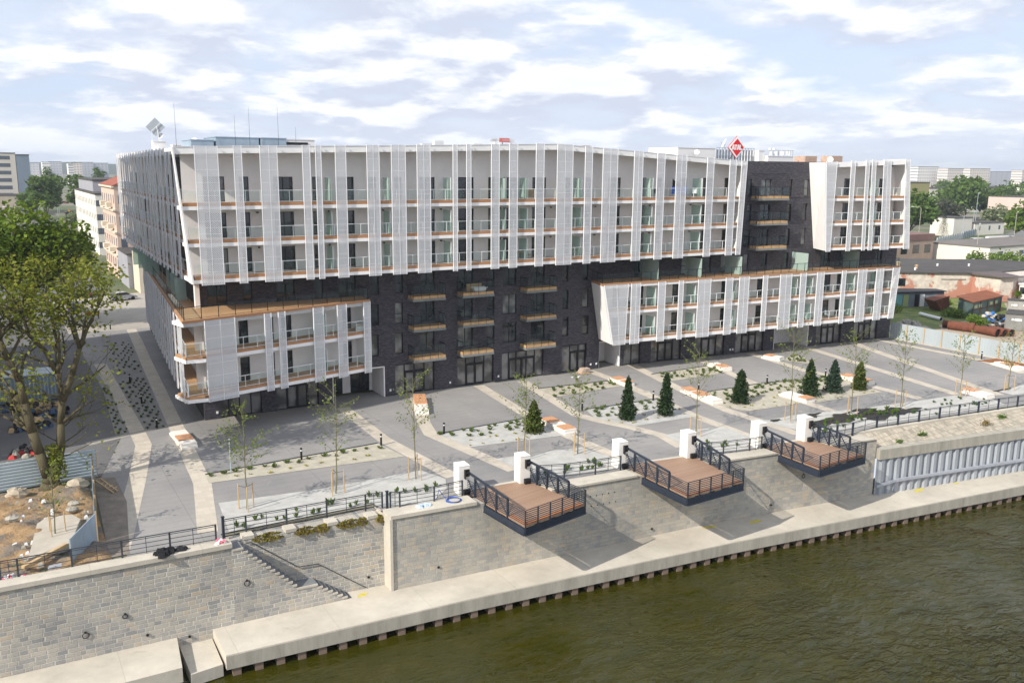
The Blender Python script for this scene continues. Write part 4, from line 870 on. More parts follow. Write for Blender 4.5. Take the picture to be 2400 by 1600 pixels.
# odds and ends on balconies
def bathtub(x, y, z):
    t = thing('bathtub', 'white bathtub shell lying on the upper middle dark balcony', 'bathtub', (x, y, z)); m = MB(); o = 0
    for r, h in ((.42, 0), (.5, .12), (.62, .42), (.68, .44)): pass
    m.hexa([(x-.55, y-.25, z), (x+.55, y-.25, z), (x+.55, y+.25, z), (x-.55, y+.25, z)], [(x-.8, y-.36, z+.4), (x+.8, y-.36, z+.4), (x+.8, y+.36, z+.4), (x-.8, y+.36, z+.4)])
    m.build('tub', M_signw, t); m2 = MB(); m2.box(x-.84, x+.84, y-.4, y-.33, z+.4, z+.44); m2.box(x-.84, x+.84, y+.33, y+.4, z+.4, z+.44); m2.build('rim', M_signw, t)
bathtub(42.9, 78.7, 10.1)
def crate(label, x0, x1, y0, y1, z0, z1, mat, name='cardboard_box', cat='box'):
    o = thing(name, label, cat, ((x0+x1)/2, (y0+y1)/2, z0)); m = MB(); m.box(x0, x1, y0, y1, z0, z1); m.build('carton', mat, o)
    m = MB(); m.box(x0+.02, x1-.02, (y0+y1)/2-.04, (y0+y1)/2+.04, z1+.002, z1+.008); m.box(x0-.01, x1+.01, y0-.008, y0-.001, z1-.12, z1-.02); m.build('tape', M_timber, o)
M_card = plain('cardboard', (.42, .28, .16), .8, .15, 3)
crate('tall cardboard panel pack behind the white bathtub on the dark balcony', 41.7, 43.4, 79.1, 79.3, 10.1, 10.85, M_card)
crate('white appliance box on the right end balcony of the lower left block', 29.0, 29.75, 77.2, 77.8, 7.38, 7.95, M_signw, 'appliance_box', 'box')
crate('brown cupboard standing on the third floor balcony, centre of the upper block', 47.1, 48.2, 76.9, 77.3, 19.52, 20.5, M_card, 'balcony_cupboard', 'cupboard')
def chair(label, x, y, z, mat, rot=0):
    t = thing('balcony_chair', label, 'chair', (x, y, z)); c, s = math.cos(rot), math.sin(rot)
    P = lambda a, b, h: (x+a*c-b*s, y+a*s+b*c, z+h)
    m = MB(); m.hexa([P(-.25, -.25, .4), P(.25, -.25, .4), P(.25, .25, .4), P(-.25, .25, .4)], [P(-.25, -.25, .46), P(.25, -.25, .46), P(.25, .25, .46), P(-.25, .25, .46)]); m.build('seat', mat, t)
    m = MB(); m.hexa([P(-.25, .2, .47), P(.25, .2, .47), P(.25, .25, .47), P(-.25, .25, .47)], [P(-.25, .28, .95), P(.25, .28, .95), P(.25, .33, .95), P(-.25, .33, .95)]); m.build('backrest', mat, t)
    for a in (-.22, .22):
        for b in (-.22, .22): MB().tube(P(a, b, 0), P(a, b, .4), .02, 5).build('leg', M_rail, t)
def table(label, x, y, z, mat):
    t = thing('balcony_table', label, 'table', (x, y, z)); MB().box(x-.4, x+.4, y-.3, y+.3, z+.68, z+.73).build('table_top', mat, t)
    for a in (-.34, .34):
        for b in (-.24, .24): MB().tube((x+a, y+b, z), (x+a, y+b, z+.68), .022, 5).build('leg', M_rail, t)
zt = 19.51
chair('dark folding chair on the top balcony left of the blue tarpaulin', 64.6, 76.9, zt, plain('dark_fabric', (.03, .02, .02), .8), .3)
chair('white plastic chair behind the glass on the top balcony right of the tarpaulin', 68.9, 76.9, zt, M_signw, .5)
table('white balcony table behind the glass near the right end of the upper block', 67.6, 76.8, zt, M_signw)
chair('white deck chair beside the table near the right end of the upper block', 69.9, 76.7, zt, M_signw, -.6)
chair('brown reclining chair on the lowest upper-block balcony right of centre', 47.6, 76.8, 13.43, M_card, .2)
table('small brown table on the lowest upper-block balcony right of centre', 46.6, 76.9, 13.43, M_card)
chair('blue and white chair on the first balcony of the lower right block', 61.3, 77.0, 7.37, plain('blue_fabric', (.05, .06, .22), .8), .4)
table('white cloth covered table on the first balcony of the lower right block', 61.9, 76.9, 7.37, M_signw)
chair('pale chair on the lower floor balcony under the wide double door', 91.6, 74.6, 4.08, M_signw, .3)
table('white garden table on the lower floor near the right end', 94.2, 74.5, 4.08, M_signw)
table('small table on the upper floor near the right end of the lower block', 99.6, 74.2, 7.37, M_signw)
chair('white chair on the upper floor at the far right end balcony', 100.9, 74.1, 7.37, M_signw, .2)
def sheet(name, label, cat, x0, x1, y, z0, z1, mat, sag):
    t = thing(name, label, cat, ((x0+x1)/2, y, z0)); m = MB(); n_ = 10
    for i in range(n_):
        a, b = x0+(x1-x0)*i/n_, x0+(x1-x0)*(i+1)/n_
        fa, fb = math.sin(math.pi*i/n_)*sag, math.sin(math.pi*(i+1)/n_)*sag
        m.poly([(a, y+.06*math.sin(i*2), z0+fa*.2), (b, y+.06*math.sin(i*2+2), z0+fb*.2), (b, y, z1-fb), (a, y, z1-fa)])
    m.build('cloth', mat, t, True)
    MB().tube((x0, y+.02, z1), (x1, y+.02, z1), .012, 4).build('cord', M_rail, t)
sheet('tarpaulin', 'black sagging tarpaulin strung across a top floor balcony', 'tarpaulin', 66.2, 67.6, 76.3, 20.6, 21.6, M_black, .35)
sheet('tarpaulin', 'bright blue tarpaulin bundle hung below the black one', 'tarpaulin', 66.0, 68.2, 76.15, 19.9, 20.75, plain('blue_tarp', (.02, .12, .55), .5, .3, 4), .12)
# ------------------------------------------------------------------ ground, plaza, beds, benches
m = MB()
WALL = [(-400, 51.9), (10.8, 51.9), (10.8, 53.0), (20.8, 53.0), (20.8, 51.0), (33, 50.3), (46.8, 49.3), (61.4, 48.2), (66.6, 48.0), (84.7, 46.1), (120, 43.2), (400, 20)]
m.poly([(x, y, -.06) for x, y in WALL]+[(4150, -650, -.06), (4150, 4150, -.06), (-700, 4150, -.06), (-700, 51.9, -.06)])
struct('ground', m, M_ground)
m = MB(); m.poly([(5.2, 52.2, 0), (10.7, 52.2, 0), (10.7, 53.3, 0), (20.9, 53.3, 0), (20.9, 51.3, 0), (33, 50.6, 0), (46.8, 49.6, 0), (61.4, 48.5, 0), (66.6, 48.3, 0), (84.7, 46.4, 0), (105.4, 44.6, 0), (105.9, 75.9, 0), (104, 80, 0), (60, 82, 0), (17, 82, 0), (20, 131, 0), (6.5, 131, 0)])
struct('plaza', m, M_plaza)
# concrete apron along the building base
m = MB(); m.poly([(15.1, 78.1, .004), (60, 78.4, .004), (106, 74.7, .004), (106, 75.75, .004), (60, 79.6, .004), (15.1, 79.6, .004)]); struct('plaza_apron', m, plaza_mat('apron_pavers', (.27, .26, .25), (.31, .30, .285)))
def ribbon(pts, w, z):
    P = [Vector((*p, 0)) for p in pts]; L = []; R = []
    for i, p in enumerate(P):
        a = (P[i]-P[i-1]).normalized() if i else None; b = (P[i+1]-p).normalized() if i < len(P)-1 else None
        t = (a+b).normalized() if a and b else (a or b); nrm = Vector((-t.y, t.x, 0)); k = 1/max(.5, nrm.dot(Vector((-(b or a).y, (b or a).x, 0))))
        L.append(p+nrm*w/2*k); R.append(p-nrm*w/2*k)
    m = MB()
    for i in range(len(P)-1): m.poly([(R[i].x, R[i].y, z), (R[i+1].x, R[i+1].y, z), (L[i+1].x, L[i+1].y, z), (L[i].x, L[i].y, z)][::-1])
    return m
for kx, pts in D['bands'].items(): struct('paved_path', ribbon(pts, 1.2 if kx not in '12' else 1.25, .006+.0012*int(kx)), M_band)
def inset_bed(name, pts, mat, z, edge=True):
    struct(name, MB().poly([(*p, z) for p in pts]), mat)
BED = D['beds']
for kx, pts in BED.items():
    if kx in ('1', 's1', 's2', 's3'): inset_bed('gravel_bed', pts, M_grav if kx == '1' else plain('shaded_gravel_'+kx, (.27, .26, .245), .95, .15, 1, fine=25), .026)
    elif kx in ('3', '5', '6', '7', '8'): inset_bed('gravel_bed', pts, M_grav, .026)
    elif kx not in ('1w', '9', '2c', '5c'): inset_bed('gravel_bed', pts, M_gravw, .026)
inset_bed('gravel_bed', [(11.74, 58.57), (18.8, 57.75), (25.5, 57.85), (26.5, 57.95), (27.3, 55.2), (26.5, 53.4), (24.5, 51.6), (20.95, 52.4), (20.9, 53.3), (11.2, 53.3)], M_gravw, .026)
inset_bed('gravel_bed', [(35.48, 56.58), (37.4, 56.95), (40.41, 56.43), (41.0, 53.2), (39.8, 51.3), (39.5, 50.9), (33.4, 51.9), (33.6, 53.0)], M_gravw, .026)
inset_bed('gravel_bed', [(48.69, 55.7), (52.24, 55.76), (55.0, 54.8), (54.7, 51.2), (52.6, 49.9), (52.3, 49.4), (48.1, 50.2), (48.0, 52.3)], M_gravw, .026)
inset_bed('gravel_bed', [(58.9, 55.7), (60.08, 54.61), (63.97, 54.62), (66.95, 53.95), (70.98, 53.04), (75.58, 52.56), (84.31, 51.62), (86.03, 49.08), (85.0, 47.0), (66.7, 48.9), (60.6, 49.6), (59.9, 51.4)], M_gravw, .026)
inset_bed('mulch_bed', D['mulch'], M_mulch, .05)
# bare soil patches in the last riverside bed
def blob(cx, cy, rx, ry, z, seed, mat, name='soil_patch'):
    r = random.Random(seed); n_ = 26; ph = [r.uniform(0, 6.28) for _ in range(4)]
    pts = []
    for i in range(n_):
        t = 2*math.pi*i/n_; k = 1+.28*math.sin(2*t+ph[0])+.2*math.sin(5*t+ph[1])+.12*math.sin(9*t+ph[2]); pts.append((cx+rx*k*math.cos(t), cy+ry*k*math.sin(t), z))
    o = struct(name, MB().poly(pts), mat)
for i, (x, y, rx, ry) in enumerate([(64.5, 53.6, 1.9, .55), (67.5, 51.8, 3.4, 1.3), (71.2, 50.9, 3.0, 1.2), (62.4, 51.4, 1.6, 1.0), (74.0, 50.3, 1.8, .8), (70.8, 52.6, 1.6, .4), (60.6, 54.2, .8, .25), (90.6, 50.6, 1.2, .25)]): blob(x, y, rx, ry, .031+.0013*i, i, M_soil)
for i, (x, y, rx, ry) in enumerate([(66.2, 53.2, .9, .3), (68.9, 52.3, .8, .3), (63.6, 52.9, .7, .35), (72.6, 51.9, .8, .25)]): blob(x, y, rx, ry, .046+.0013*i, 30+i, M_gravw, 'gravel_patch')
# thin dark bars along bed heads stand in for the recessed edge's shadow
for kx, a, b in (('1', 0, 1), ('2', 0, 2), ('3', 0, 1), ('4', 0, 2), ('5', 0, 2), ('6', 0, 1), ('7', 0, 2)):
    p = BED[kx]; m = MB()
    for i in range(a, b): m.bar((*p[i], .03), (*p[i+1], .03), .09, .12)
    struct('bed_shadow_strip', m, M_rail)
# benches: white blocks with timber pads
M_bw = plain('bench_white_concrete', (.72, .69, .64), .7, .05, 1.5)
blab = {0: 'long white block bench with one timber pad beside the shaded street path', 1: 'stepped white bench with three timber pads at the foot of the dark brick wall', 2: 'white bench with two timber pads beside the dark rounded conifer', 3: 'white bench with two timber pads behind the tall browning conifer', 4: 'white bench with two timber pads behind the bushy round conifer', 5: 'low white bench with one timber pad at the back gravel bed', 6: 'long white bench with one timber pad left of the widest conifer', 7: 'small white bench with one timber pad at the furthest gravel bed by the building', 8: 'white bench with two timber pads touching the rightmost conifer', 9: 'large white block bench with a timber pad beside the river railing', 10: 'low white bench with one timber pad by the bark mulch at the far fence'}
for i, (a, b, pads) in enumerate(D['benches']):
    A = Vector((*a, 0)); B = Vector((*b, 0)); L = (B-A).length; c = (A+B)/2
    t = thing('block_bench', blab[i], 'bench', (c.x, c.y, 0), 'white block benches on the plaza')
    F = Fr(a, b); w = .62; m = MB()
    hs = .45 if i != 1 else .5
    F.box(m, 0, L, -w, w, .012, hs*.45); F.box(m, .12*L, .98*L, -w*.98, w*.98, hs*.45, hs)
    m.build('block', M_bw, t)
    for u, ln in pads:
        p = MB(); F.box(p, (u-ln/2)*L, (u+ln/2)*L, -w*.9, w*1.02, hs+.003, hs+.09)
        p.build('timber_pad', M_seat, t)
# bollard lights
blt = ['bollard light in the shaded plant strip, furthest up the street path', 'bollard light in the middle of the shaded plant strip', 'bollard light at the near sunny end of the shaded plant strip', 'bollard light halfway along the long beige gravel strip', 'bollard light at the right end of the long beige gravel strip', 'bollard light at the left tip of the white gravel bed with the dark conifer', 'bollard light beside the second riverside sapling bed', 'bollard light between the two tall narrow conifers', 'bollard light behind the white bench with two pads at the round conifer', 'bollard light beside the paved path left of the widest conifer', 'bollard light between the two right-hand spruces', 'bollard light beside the bark mulch at the far fence', 'bollard light in the shade beyond the plant strips']
for i, (x, y) in enumerate(D['bollards']):
    t = thing('bollard_light', blt[i], 'bollard light', (x, y, 0), 'black bollard lights')
    MB().lathe([(.085, 0.01), (.085, .74)], (x, y, 0), 10).build('post', M_black, t); MB().lathe([(.07, .74), (.07, .86)], (x, y, 0), 10).build('lens', M_metal, t); MB().lathe([(.09, .86), (.09, .98), (.075, 1.0)], (x, y, 0), 10).build('cap', M_black, t)
# manhole covers
for i, (x, y, l) in enumerate([(95.8, 65.0, 'round manhole cover in the right-hand paving field'), (56.9, 68.3, 'oval pale manhole cover between the back beds')]):
    t = thing('manhole_cover', l, 'manhole cover', (x, y, 0)); MB().lathe([(.45, .004), (.45, .012)], (x, y, 0), 18).build('frame', M_conc, t); MB().lathe([(.34, .012), (.34, .017)], (x, y, 0), 18).build('lid', M_concs, t)
# pallet with bags by the brick wall
t = thing('loaded_pallet', 'timber pallet stacked with pale bags beside the brick wall shopfront', 'pallet', (56.0, 78.2, 0))
m = MB()
for j in range(3): m.box(55.4, 56.7, 77.75+j*.42, 77.87+j*.42, .01, .1)
for j in range(6): m.box(55.4+j*.22, 55.54+j*.22, 77.7, 78.8, .1, .125)
m.build('pallet_boards', M_timber, t); m = MB()
for z, x0 in ((.13, 55.5), (.3, 55.6), (.46, 55.75)): m.box(x0, x0+.55, 77.85, 78.65, z, z+.15); m.box(x0+.58, x0+.98, 77.9, 78.6, z, z+.13)
m.build('bags', plain('paper_bags', (.5, .40, .32), .9, .2, 4), t)
t = thing('plastic_sheet', 'crumpled white plastic sheet on the paving near the pallet', 'sheet', (54.2, 77.2, 0)); m = MB(); m.poly([(53.6, 77.0, .03), (54.5, 76.8, .02), (54.9, 77.2, .06), (54.2, 77.5, .03), (53.7, 77.4, .05)]); m.build('sheet', M_signw, t)
# slim steel pole
t = thing('steel_pole', 'slim galvanised pole standing at the left of the beige gravel strip', 'pole', (13.9, 64.2, 0)); MB().tube((13.9, 64.2, 0), (13.9, 64.2, 2.6), .04, 6).build('shaft', M_galv, t); MB().box(13.84, 13.96, 64.14, 64.26, 2.6, 2.68).build('cap', M_galv, t)
# ------------------------------------------------------------------ river, promenade, quay walls
m = MB()
nx, ny = 60, 24
m.poly([(-400, -300, -6.42), (900, -300, -6.42), (900, 51, -6.42), (-400, 51, -6.42)]); struct('river', m, M_water)
m = MB(); OUT = [(9.45, 47.6), (24.7, 46.6), (46, 44.6), (77.9, 40.6), (140, 31.8)]
INN = [(9.45, 51.6), (20.8, 51.6), (24.7, 50.6), (46, 48.9), (64, 46.6), (84, 43.6), (140, 35.5)]
m.prism(OUT+INN[::-1], -5.9, -5.0); promen = struct('promenade', m, M_conc)
m = MB()
for a, b in zip(OUT, OUT[1:]):
    F = Fr(a, b); F.box(m, .0, F.len, .0, .035, -5.9, -5.06)
struct('promenade_edge', m, M_concs)
m = MB(); m.prism([(-60, 48.1), (7.06, 47.57), (7.45, 51.6), (-60, 51.6)], -5.9, -5.0); m.prism([(7.5, 47.6), (9.3, 47.8), (9.4, 51.6), (7.5, 51.6)], -6.35, -5.6); struct('promenade', m, M_conc)
# timber-coloured piles under the slab
m = MB(); m.prism([(8, 49.6), (24.7, 48.6), (46, 46.9), (78, 43), (140, 34), (140, 38), (84, 45), (46, 50), (8, 52)], -7, -5.95); struct('promenade_dark_void', m, plain('dark_void', (.012, .010, .009), 1, .2))  # near-black filler, the shade behind the piles put into its colour
pile_mat = plain('pile_heads', (.21, .155, .12), .9, .2, 2)
pl = tag(MB().box(-.24, .24, -.35, .45, -1.2, 0).build('bearing_pile', pile_mat), 'short brown bearing pile in the row under the promenade edge', 'pile', 'bearing piles under the promenade'); first = True
def along(poly, step, s0=.6):
    out = []; d = s0
    for a, b in zip(poly, poly[1:]):
        L = math.dist(a, b)
        while d < L: out.append((lerp(a[0], b[0], d/L), lerp(a[1], b[1], d/L), math.atan2(b[1]-a[1], b[0]-a[0]))); d += step
        d -= L
    return out
for i, (x, y, r) in enumerate(along(OUT[:4], 1.26)):
    o = pl if i == 0 else pl.copy()
    if i: COL.objects.link(o)
    o.location = (x-math.sin(r)*.1, y+.42, -5.92); o.rotation_euler = (0, 0, r)
# quay walls
QW = thing('quay_wall', 'tall granite block quay wall left of the recessed stairs', 'wall', (5, 51.4, -5))
m = MB(); m.prism([(-60, 53.5), (10.8, 50.95), (10.8, 52.5), (-60, 55)], -7, .0)
m.build('masonry', M_stone, QW)
m = MB(); m.prism([(-60, 53.4), (10.84, 50.85), (10.84, 51.85), (-60, 54.4)], .002, .27); m.build('coping', M_conc, QW)
QS = thing('stair_wall', 'recessed granite wall behind the riverside stairs with mossy top', 'wall', (16, 52.5, -5))
MB().prism([(10.78, 52.15), (20.82, 51.2), (20.82, 53.4), (10.78, 53.4)], -7, -.15).build('masonry', M_stone, QS)
m = MB()
for x in (12.1, 14.7, 17.35, 20.0): yb_ = 52.15-(x-10.8)*.095; m.box(x-.35, x+.35, yb_-.03, yb_+.8, -.15, .06)
m.build('footing_block', M_conc, QS)
QR = thing('quay_wall', 'tall granite block quay wall under the three viewing decks', 'wall', (40, 49, -5))
RT_ = [(20.8, 50.2), (26.6, 49.72), (46.8, 48.15), (56, 46.95), (63.9, 45.85)]
m = MB(); back = [(63.9, 48.1), (46.8, 49.6), (33, 50.8), (20.8, 51.9)]
m.prism(RT_+back, -7, 0); m.build('masonry', M_stone2, QR)
for xa, xb, z in ((20.8, 26.9, .25), (32.7, 40.0, .16), (47.1, 53.2, .14), (58.9, 63.6, .1)):
    ya, yb = interp(RT_, xa), interp(RT_, xb)
    m = MB(); m.prism([(xa, ya-.1), (xb, yb-.1), (xb, yb+1.3), (xa, ya+1.3)], .004, z); m.build('coping', M_conc, QR)
m = MB()
for r in range(2):
    for i in range(7): x = 34.9+i*.52+r*.1; y = lerp(49.72, 48.15, (x-26.6)/20.2); m.box(x, x+.09, y-.012, y+.02, -.95-r*.75, -.86-r*.75)
m.build('weep_hole', M_black, QR)
m = MB(); m.prism([(20.72, 50.1), (20.9, 50.08), (20.9, 52.5), (20.72, 52.5)], -5, .0); m.build('sunlit_end_face', M_conc, QR)  # pale facing on the wall's end, its sunlight put into the colour
# drain pipes and mooring rings in the walls
def ring(lbl, x, y, z, r=.17):
    t = thing('mooring_ring', lbl, 'mooring ring', (x, y, z), 'iron mooring rings in the quay wall'); m = MB(); pts = [(x+r*math.cos(a*math.pi/6), y-.07, z-r+r*math.sin(a*math.pi/6)) for a in range(13)]; m.path(pts, .025, 5); m.build('ring', M_black, t); MB().box(x-.05, x+.05, y-.08, y+.02, z-.05, z+.05).build('eye', M_black, t)
ring('iron mooring ring low in the left granite wall', 2.6, 51.25, -3.4); ring('iron mooring ring beside the upper stair flight', 11.6, 50.9, -2.3); ring('iron mooring ring in shadow under the third viewing deck', 56.2, 46.95, -2.1)
ring('iron mooring ring with a pale stain in the left granite wall', 4.7, 51.17, -2.8, .13)
def drain(lbl, x, y, z):
    t = thing('drain_pipe', lbl, 'drain pipe', (x, y, z), 'drain pipes in the quay wall'); MB().tube((x, y-.1, z), (x, y+.05, z), .08, 8).build('pipe', M_black, t); MB().tube((x, y-.03, z), (x, y-.012, z), .13, 8).build('collar', M_concs, t)
drain('small drain pipe left of the promenade gap', 5.8, 51.13, -4.4); drain('small drain pipe above the promenade gap', 8.1, 51.05, -5.1); drain('small drain pipe at the foot of the recessed stair wall', 19.6, 51.31, -4.2); drain('small drain pipe in the wall right of the stair recess', 24.1, 49.95, -4.0); drain('small drain pipe left of the second deck shadow', 41.5, 48.55, -4.4); drain('small drain pipe with white streak below the third deck', 53.0, 47.3, -4.3)
# stairs
ST = thing('river_stairs', 'stone stairs with a landing descending along the quay wall recess', 'stairs', (14, 52, -5))
tr = MB(); side = MB(); pts_top = []
yo = lambda x: 50.95-(x-10.8)*.055
x = 10.8; z = -.12; tread = [(10.8, 11.45, -.14)]
x = 11.45; z = -.14
for i in range(13): z -= .258; tread.append((x, x+.262, z)); x += .262
tread[-1] = (tread[-1][0], 15.9, -3.5); x = 15.9; z = -3.5
for i in range(7): z -= .214; tread.append((x, x+.32, z)); x += .32
for a, b, zz in tread: tr.prism([(a, yo(a)-.03), (b+.03, yo(b)-.03), (b+.03, yo(b)+1.35), (a, yo(a)+1.35)], zz-.1, zz)
tr.build('step', plain('shaded_steps', (.17, .18, .19), .9, .2, 2), ST)  # grey treads darkened to carry the shade of the step above
no = MB()
for a, b, zz in tread: no.prism([(a, yo(a)-.05), (b+.04, yo(b)-.05), (b+.04, yo(b)+.03), (a, yo(a)+.03)], zz-.12, zz+.006)
no.build('stringer', M_conc, ST)
for a, b, zz in tread: side.prism([(a, yo(a)), (b, yo(b)), (b, yo(b)+1.3), (a, yo(a)+1.3)], -6.5, zz-.102)
side.build('side_masonry', M_stone, ST)
yr = lambda x: 52.15-(x-10.8)*.095-.1
rl = [(x, yr(x), z) for x, z in ((11.9, -.35), (12.2, -.35), (15.0, -2.55), (16.3, -2.6), (19.4, -4.9))]
MB().path(rl, .03, 6).build('handrail', M_rail, ST)
m = MB()
for q in ((13.4, -1.2), (15.6, -2.58), (17.9, -3.85)): m.tube((q[0], yr(q[0]), q[1]), (q[0], yr(q[0])+.16, q[1]-.05), .02, 5)
m.build('rail_bracket', M_galv, ST)
# revetment and sheet piles on the right
RV = thing('revetment', 'sloping stone sett revetment above the concrete cap beam', 'embankment', (75, 46, -1))
m = MB(); top = [(61.6, 48.0), (66.6, 47.65), (74.3, 46.85), (84.7, 45.6), (120, 41.0)]; bot = [(63.7, 46.4), (66.6, 45.9), (74.3, 44.7), (84.7, 43.1), (120, 37.6)]
for i in range(4): m.poly([(*bot[i], -.85), (*bot[i+1], -.85), (*top[i+1], .0), (*top[i], .0)])
m.poly([(*bot[0], -.85), (*top[0], 0), (61.4, 48.3, -2)])
m.build('stone_setts', M_revet, RV)
m = MB()
for i in range(4): F = Fr(top[i], top[i+1]); F.box(m, 0, F.len, -.3, .12, -.1, .09)
m.build('coping', M_conc, RV)
SP = thing('sheet_pile_wall', 'pale blue-grey steel sheet pile wall with concrete cap beam', 'wall', (75, 44, -5))
PL = [(64.0, 45.75), (82.0, 42.95), (120, 37.0)]
FA = Fr(PL[0], PL[1]); FB = Fr(PL[1], PL[2])
m = MB()
for F, i0 in ((FA, 0), (FB, 0)): F.box(m, 0, F.len, -.75, .28, -1.75, -.86)
m.build('cap_beam', M_concs, SP)
m = MB()
for F in (FA, FB):
    a = 0; per = .86
    while a < F.len-.4:
        q = [(a, -.02), (a+.30, -.02), (a+.42, .2), (a+.74, .2), (a+.86, -.02)]
        for (s0, t0), (s1, t1) in zip(q, q[1:]): m.poly([F.P(s0, t0, -5.3), F.P(s1, t1, -5.3), F.P(s1, t1, -1.74), F.P(s0, t0, -1.74)])
        a += per
m.build('corrugated_sheet', M_pile, SP)
m = MB()
for F in (FA, FB): F.box(m, 0 if F is FB else 2.2, F.len, .205, .36, -3.95, -3.72); F.box(m, 0 if F is FB else 2.2, F.len, .22, .32, -4.02, -3.95)
m.hexa([FA.P(0, .3, -4.25), FA.P(0, .2, -4.25), FA.P(2.2, .2, -3.98), FA.P(2.2, .32, -3.98)], [FA.P(0, .3, -4.05), FA.P(0, .2, -4.05), FA.P(2.2, .2, -3.72), FA.P(2.2, .32, -3.72)])
m.build('waler_beam', plain('waler_steel', (.36, .38, .43), .5, .15, 2), SP)
# little weeds
# ------------------------------------------------------------------ railings on the quay
def quay_rail(label, pts, z0=.1, h=1.08, bars=4, mat=M_rail, thick=.05, mid=True):
    t = thing('quay_railing', label, 'railing', (*pts[0], z0))
    p = MB(); b = MB(); q = MB()
    for i, (x, y) in enumerate(pts): p = MB(); p.box(x-thick, x+thick, y-thick*.7, y+thick*.7, z0-.1, z0+h); p.build('post', mat, t)
    for (xa, ya), (xb, yb) in zip(pts, pts[1:]):
        b.bar((xa, ya, z0+h-.02), (xb, yb, z0+h-.02), .05, .045); b.bar((xa, ya, z0+h-.13), (xb, yb, z0+h-.13), .03, .03)
        for k in range(1, bars): zz = z0+h-.13-(h-.25)*k/(bars-1); b.bar((xa, ya, zz), (xb, yb, zz), .03, .03)
        if mid: q.box((xa+xb)/2-.016, (xa+xb)/2+.016, (ya+yb)/2-.016, (ya+yb)/2+.016, z0+.02, z0+h-.04)
    b.build('rail_bar', mat, t)
    if mid: q.build('baluster', mat, t)
quay_rail('grey railing along the left quay wall in front of the dirt lot', [(-3.9, 52.35), (-1.2, 52.3), (-.35, 52.25), (2.3, 52.15), (4.9, 52.0), (7.5, 51.85), (10.1, 51.7)], .27)
quay_rail('grey railing above the recessed stairs in front of white gravel', [(10.72, 52.75), (12.14, 52.72), (14.68, 52.6), (17.32, 52.55), (19.97, 52.45), (21.1, 52.3)], .06)
MB_gate = thing('gate_post', 'dark gate post at the head of the river stairs', 'post', (10.72, 52.6, 0)); MB().box(10.66, 10.8, 52.5, 52.66, .0, 1.35).build('shaft', M_navy, MB_gate); MB().box(10.63, 10.83, 52.47, 52.69, 1.35, 1.4).build('cap', M_navy, MB_gate)
gp2 = thing('gate_post', 'dark gate post at the left end of the wall under the first deck', 'post', (21.2, 51.7, 0)); MB().box(21.13, 21.27, 51.6, 51.75, .0, 1.35).build('shaft', M_navy, gp2); MB().box(21.1, 21.3, 51.57, 51.78, 1.35, 1.4).build('cap', M_navy, gp2)
quay_rail('grey railing from the stair recess to the first white pillar', [(21.4, 51.6), (21.95, 51.3), (24.4, 51.1), (26.6, 51.2)], .25)
quay_rail('grey railing between the first and second viewing decks', [(33.1, 51.5), (34.9, 50.85), (37.45, 50.45), (39.7, 50.3)], .14)
quay_rail('grey railing between the second and third viewing decks', [(47.2, 49.8), (49.2, 49.15), (51.65, 48.7), (52.9, 48.6)], .12)
quay_rail('dark navy railing with stout posts above the stone revetment', [(59.2, 48.2), (61.0, 47.7), (62.9, 47.6), (66.6, 47.95), (69.07, 47.6), (71.68, 47.3), (74.3, 47.0), (76.82, 46.7), (79.5, 46.45), (82.24, 46.15), (84.9, 45.8), (87.6, 45.4), (90.3, 45.0), (96, 44.1)], .09, 1.12, 3, M_navy, .08)
# ------------------------------------------------------------------ viewing decks and pillars
def pillar(label, x, y, rot=-.09):
    t = thing('white_pillar', label, 'pillar', (x, y, 0), 'white rendered pillars at the viewing decks')
    c, s = math.cos(rot), math.sin(rot); P = lambda a, b, z: (x+a*c-b*s, y+a*s+b*c, z)
    def bx(m, a0, a1, b0, b1, z0, z1): return m.hexa([P(a0, b0, z0), P(a1, b0, z0), P(a1, b1, z0), P(a0, b1, z0)], [P(a0, b0, z1), P(a1, b0, z1), P(a1, b1, z1), P(a0, b1, z1)])
    bx(MB(), -.40, .40, -.5, .5, 0, 2.08).build('shaft', M_white2, t); bx(MB(), -.415, .415, -.515, .515, 2.08, 2.13).build('cap', M_white2, t)
    m = MB(); bx(m, .0, .36, -.62, -.502, 1.35, 1.85); m.tube(P(.05, -.66, 1.6), P(.33, -.66, 1.6), .13, 8); bx(m, -.02, .03, -.75, -.5, 1.2, 1.86); m.build('pulley_box', M_black, t)
    m = MB(); bx(m, -.1, .34, -.78, -.51, .02, .42); m.tube(P(-.12, -.68, .3), P(.36, -.68, .3), .16, 8); m.build('winch', M_black, t)
    return P
PLR = [('white pillar at the left of the first viewing deck', 27.1, 52.25), ('white pillar at the right of the first viewing deck', 31.95, 52.0), ('white pillar at the left of the second viewing deck', 40.25, 51.15), ('white pillar at the right of the second viewing deck', 46.5, 50.4), ('white pillar at the left of the third viewing deck', 53.4, 49.5), ('white pillar at the right of the third viewing deck', 58.15, 48.8)]
for l, x, y in PLR: pillar(l, x, y)
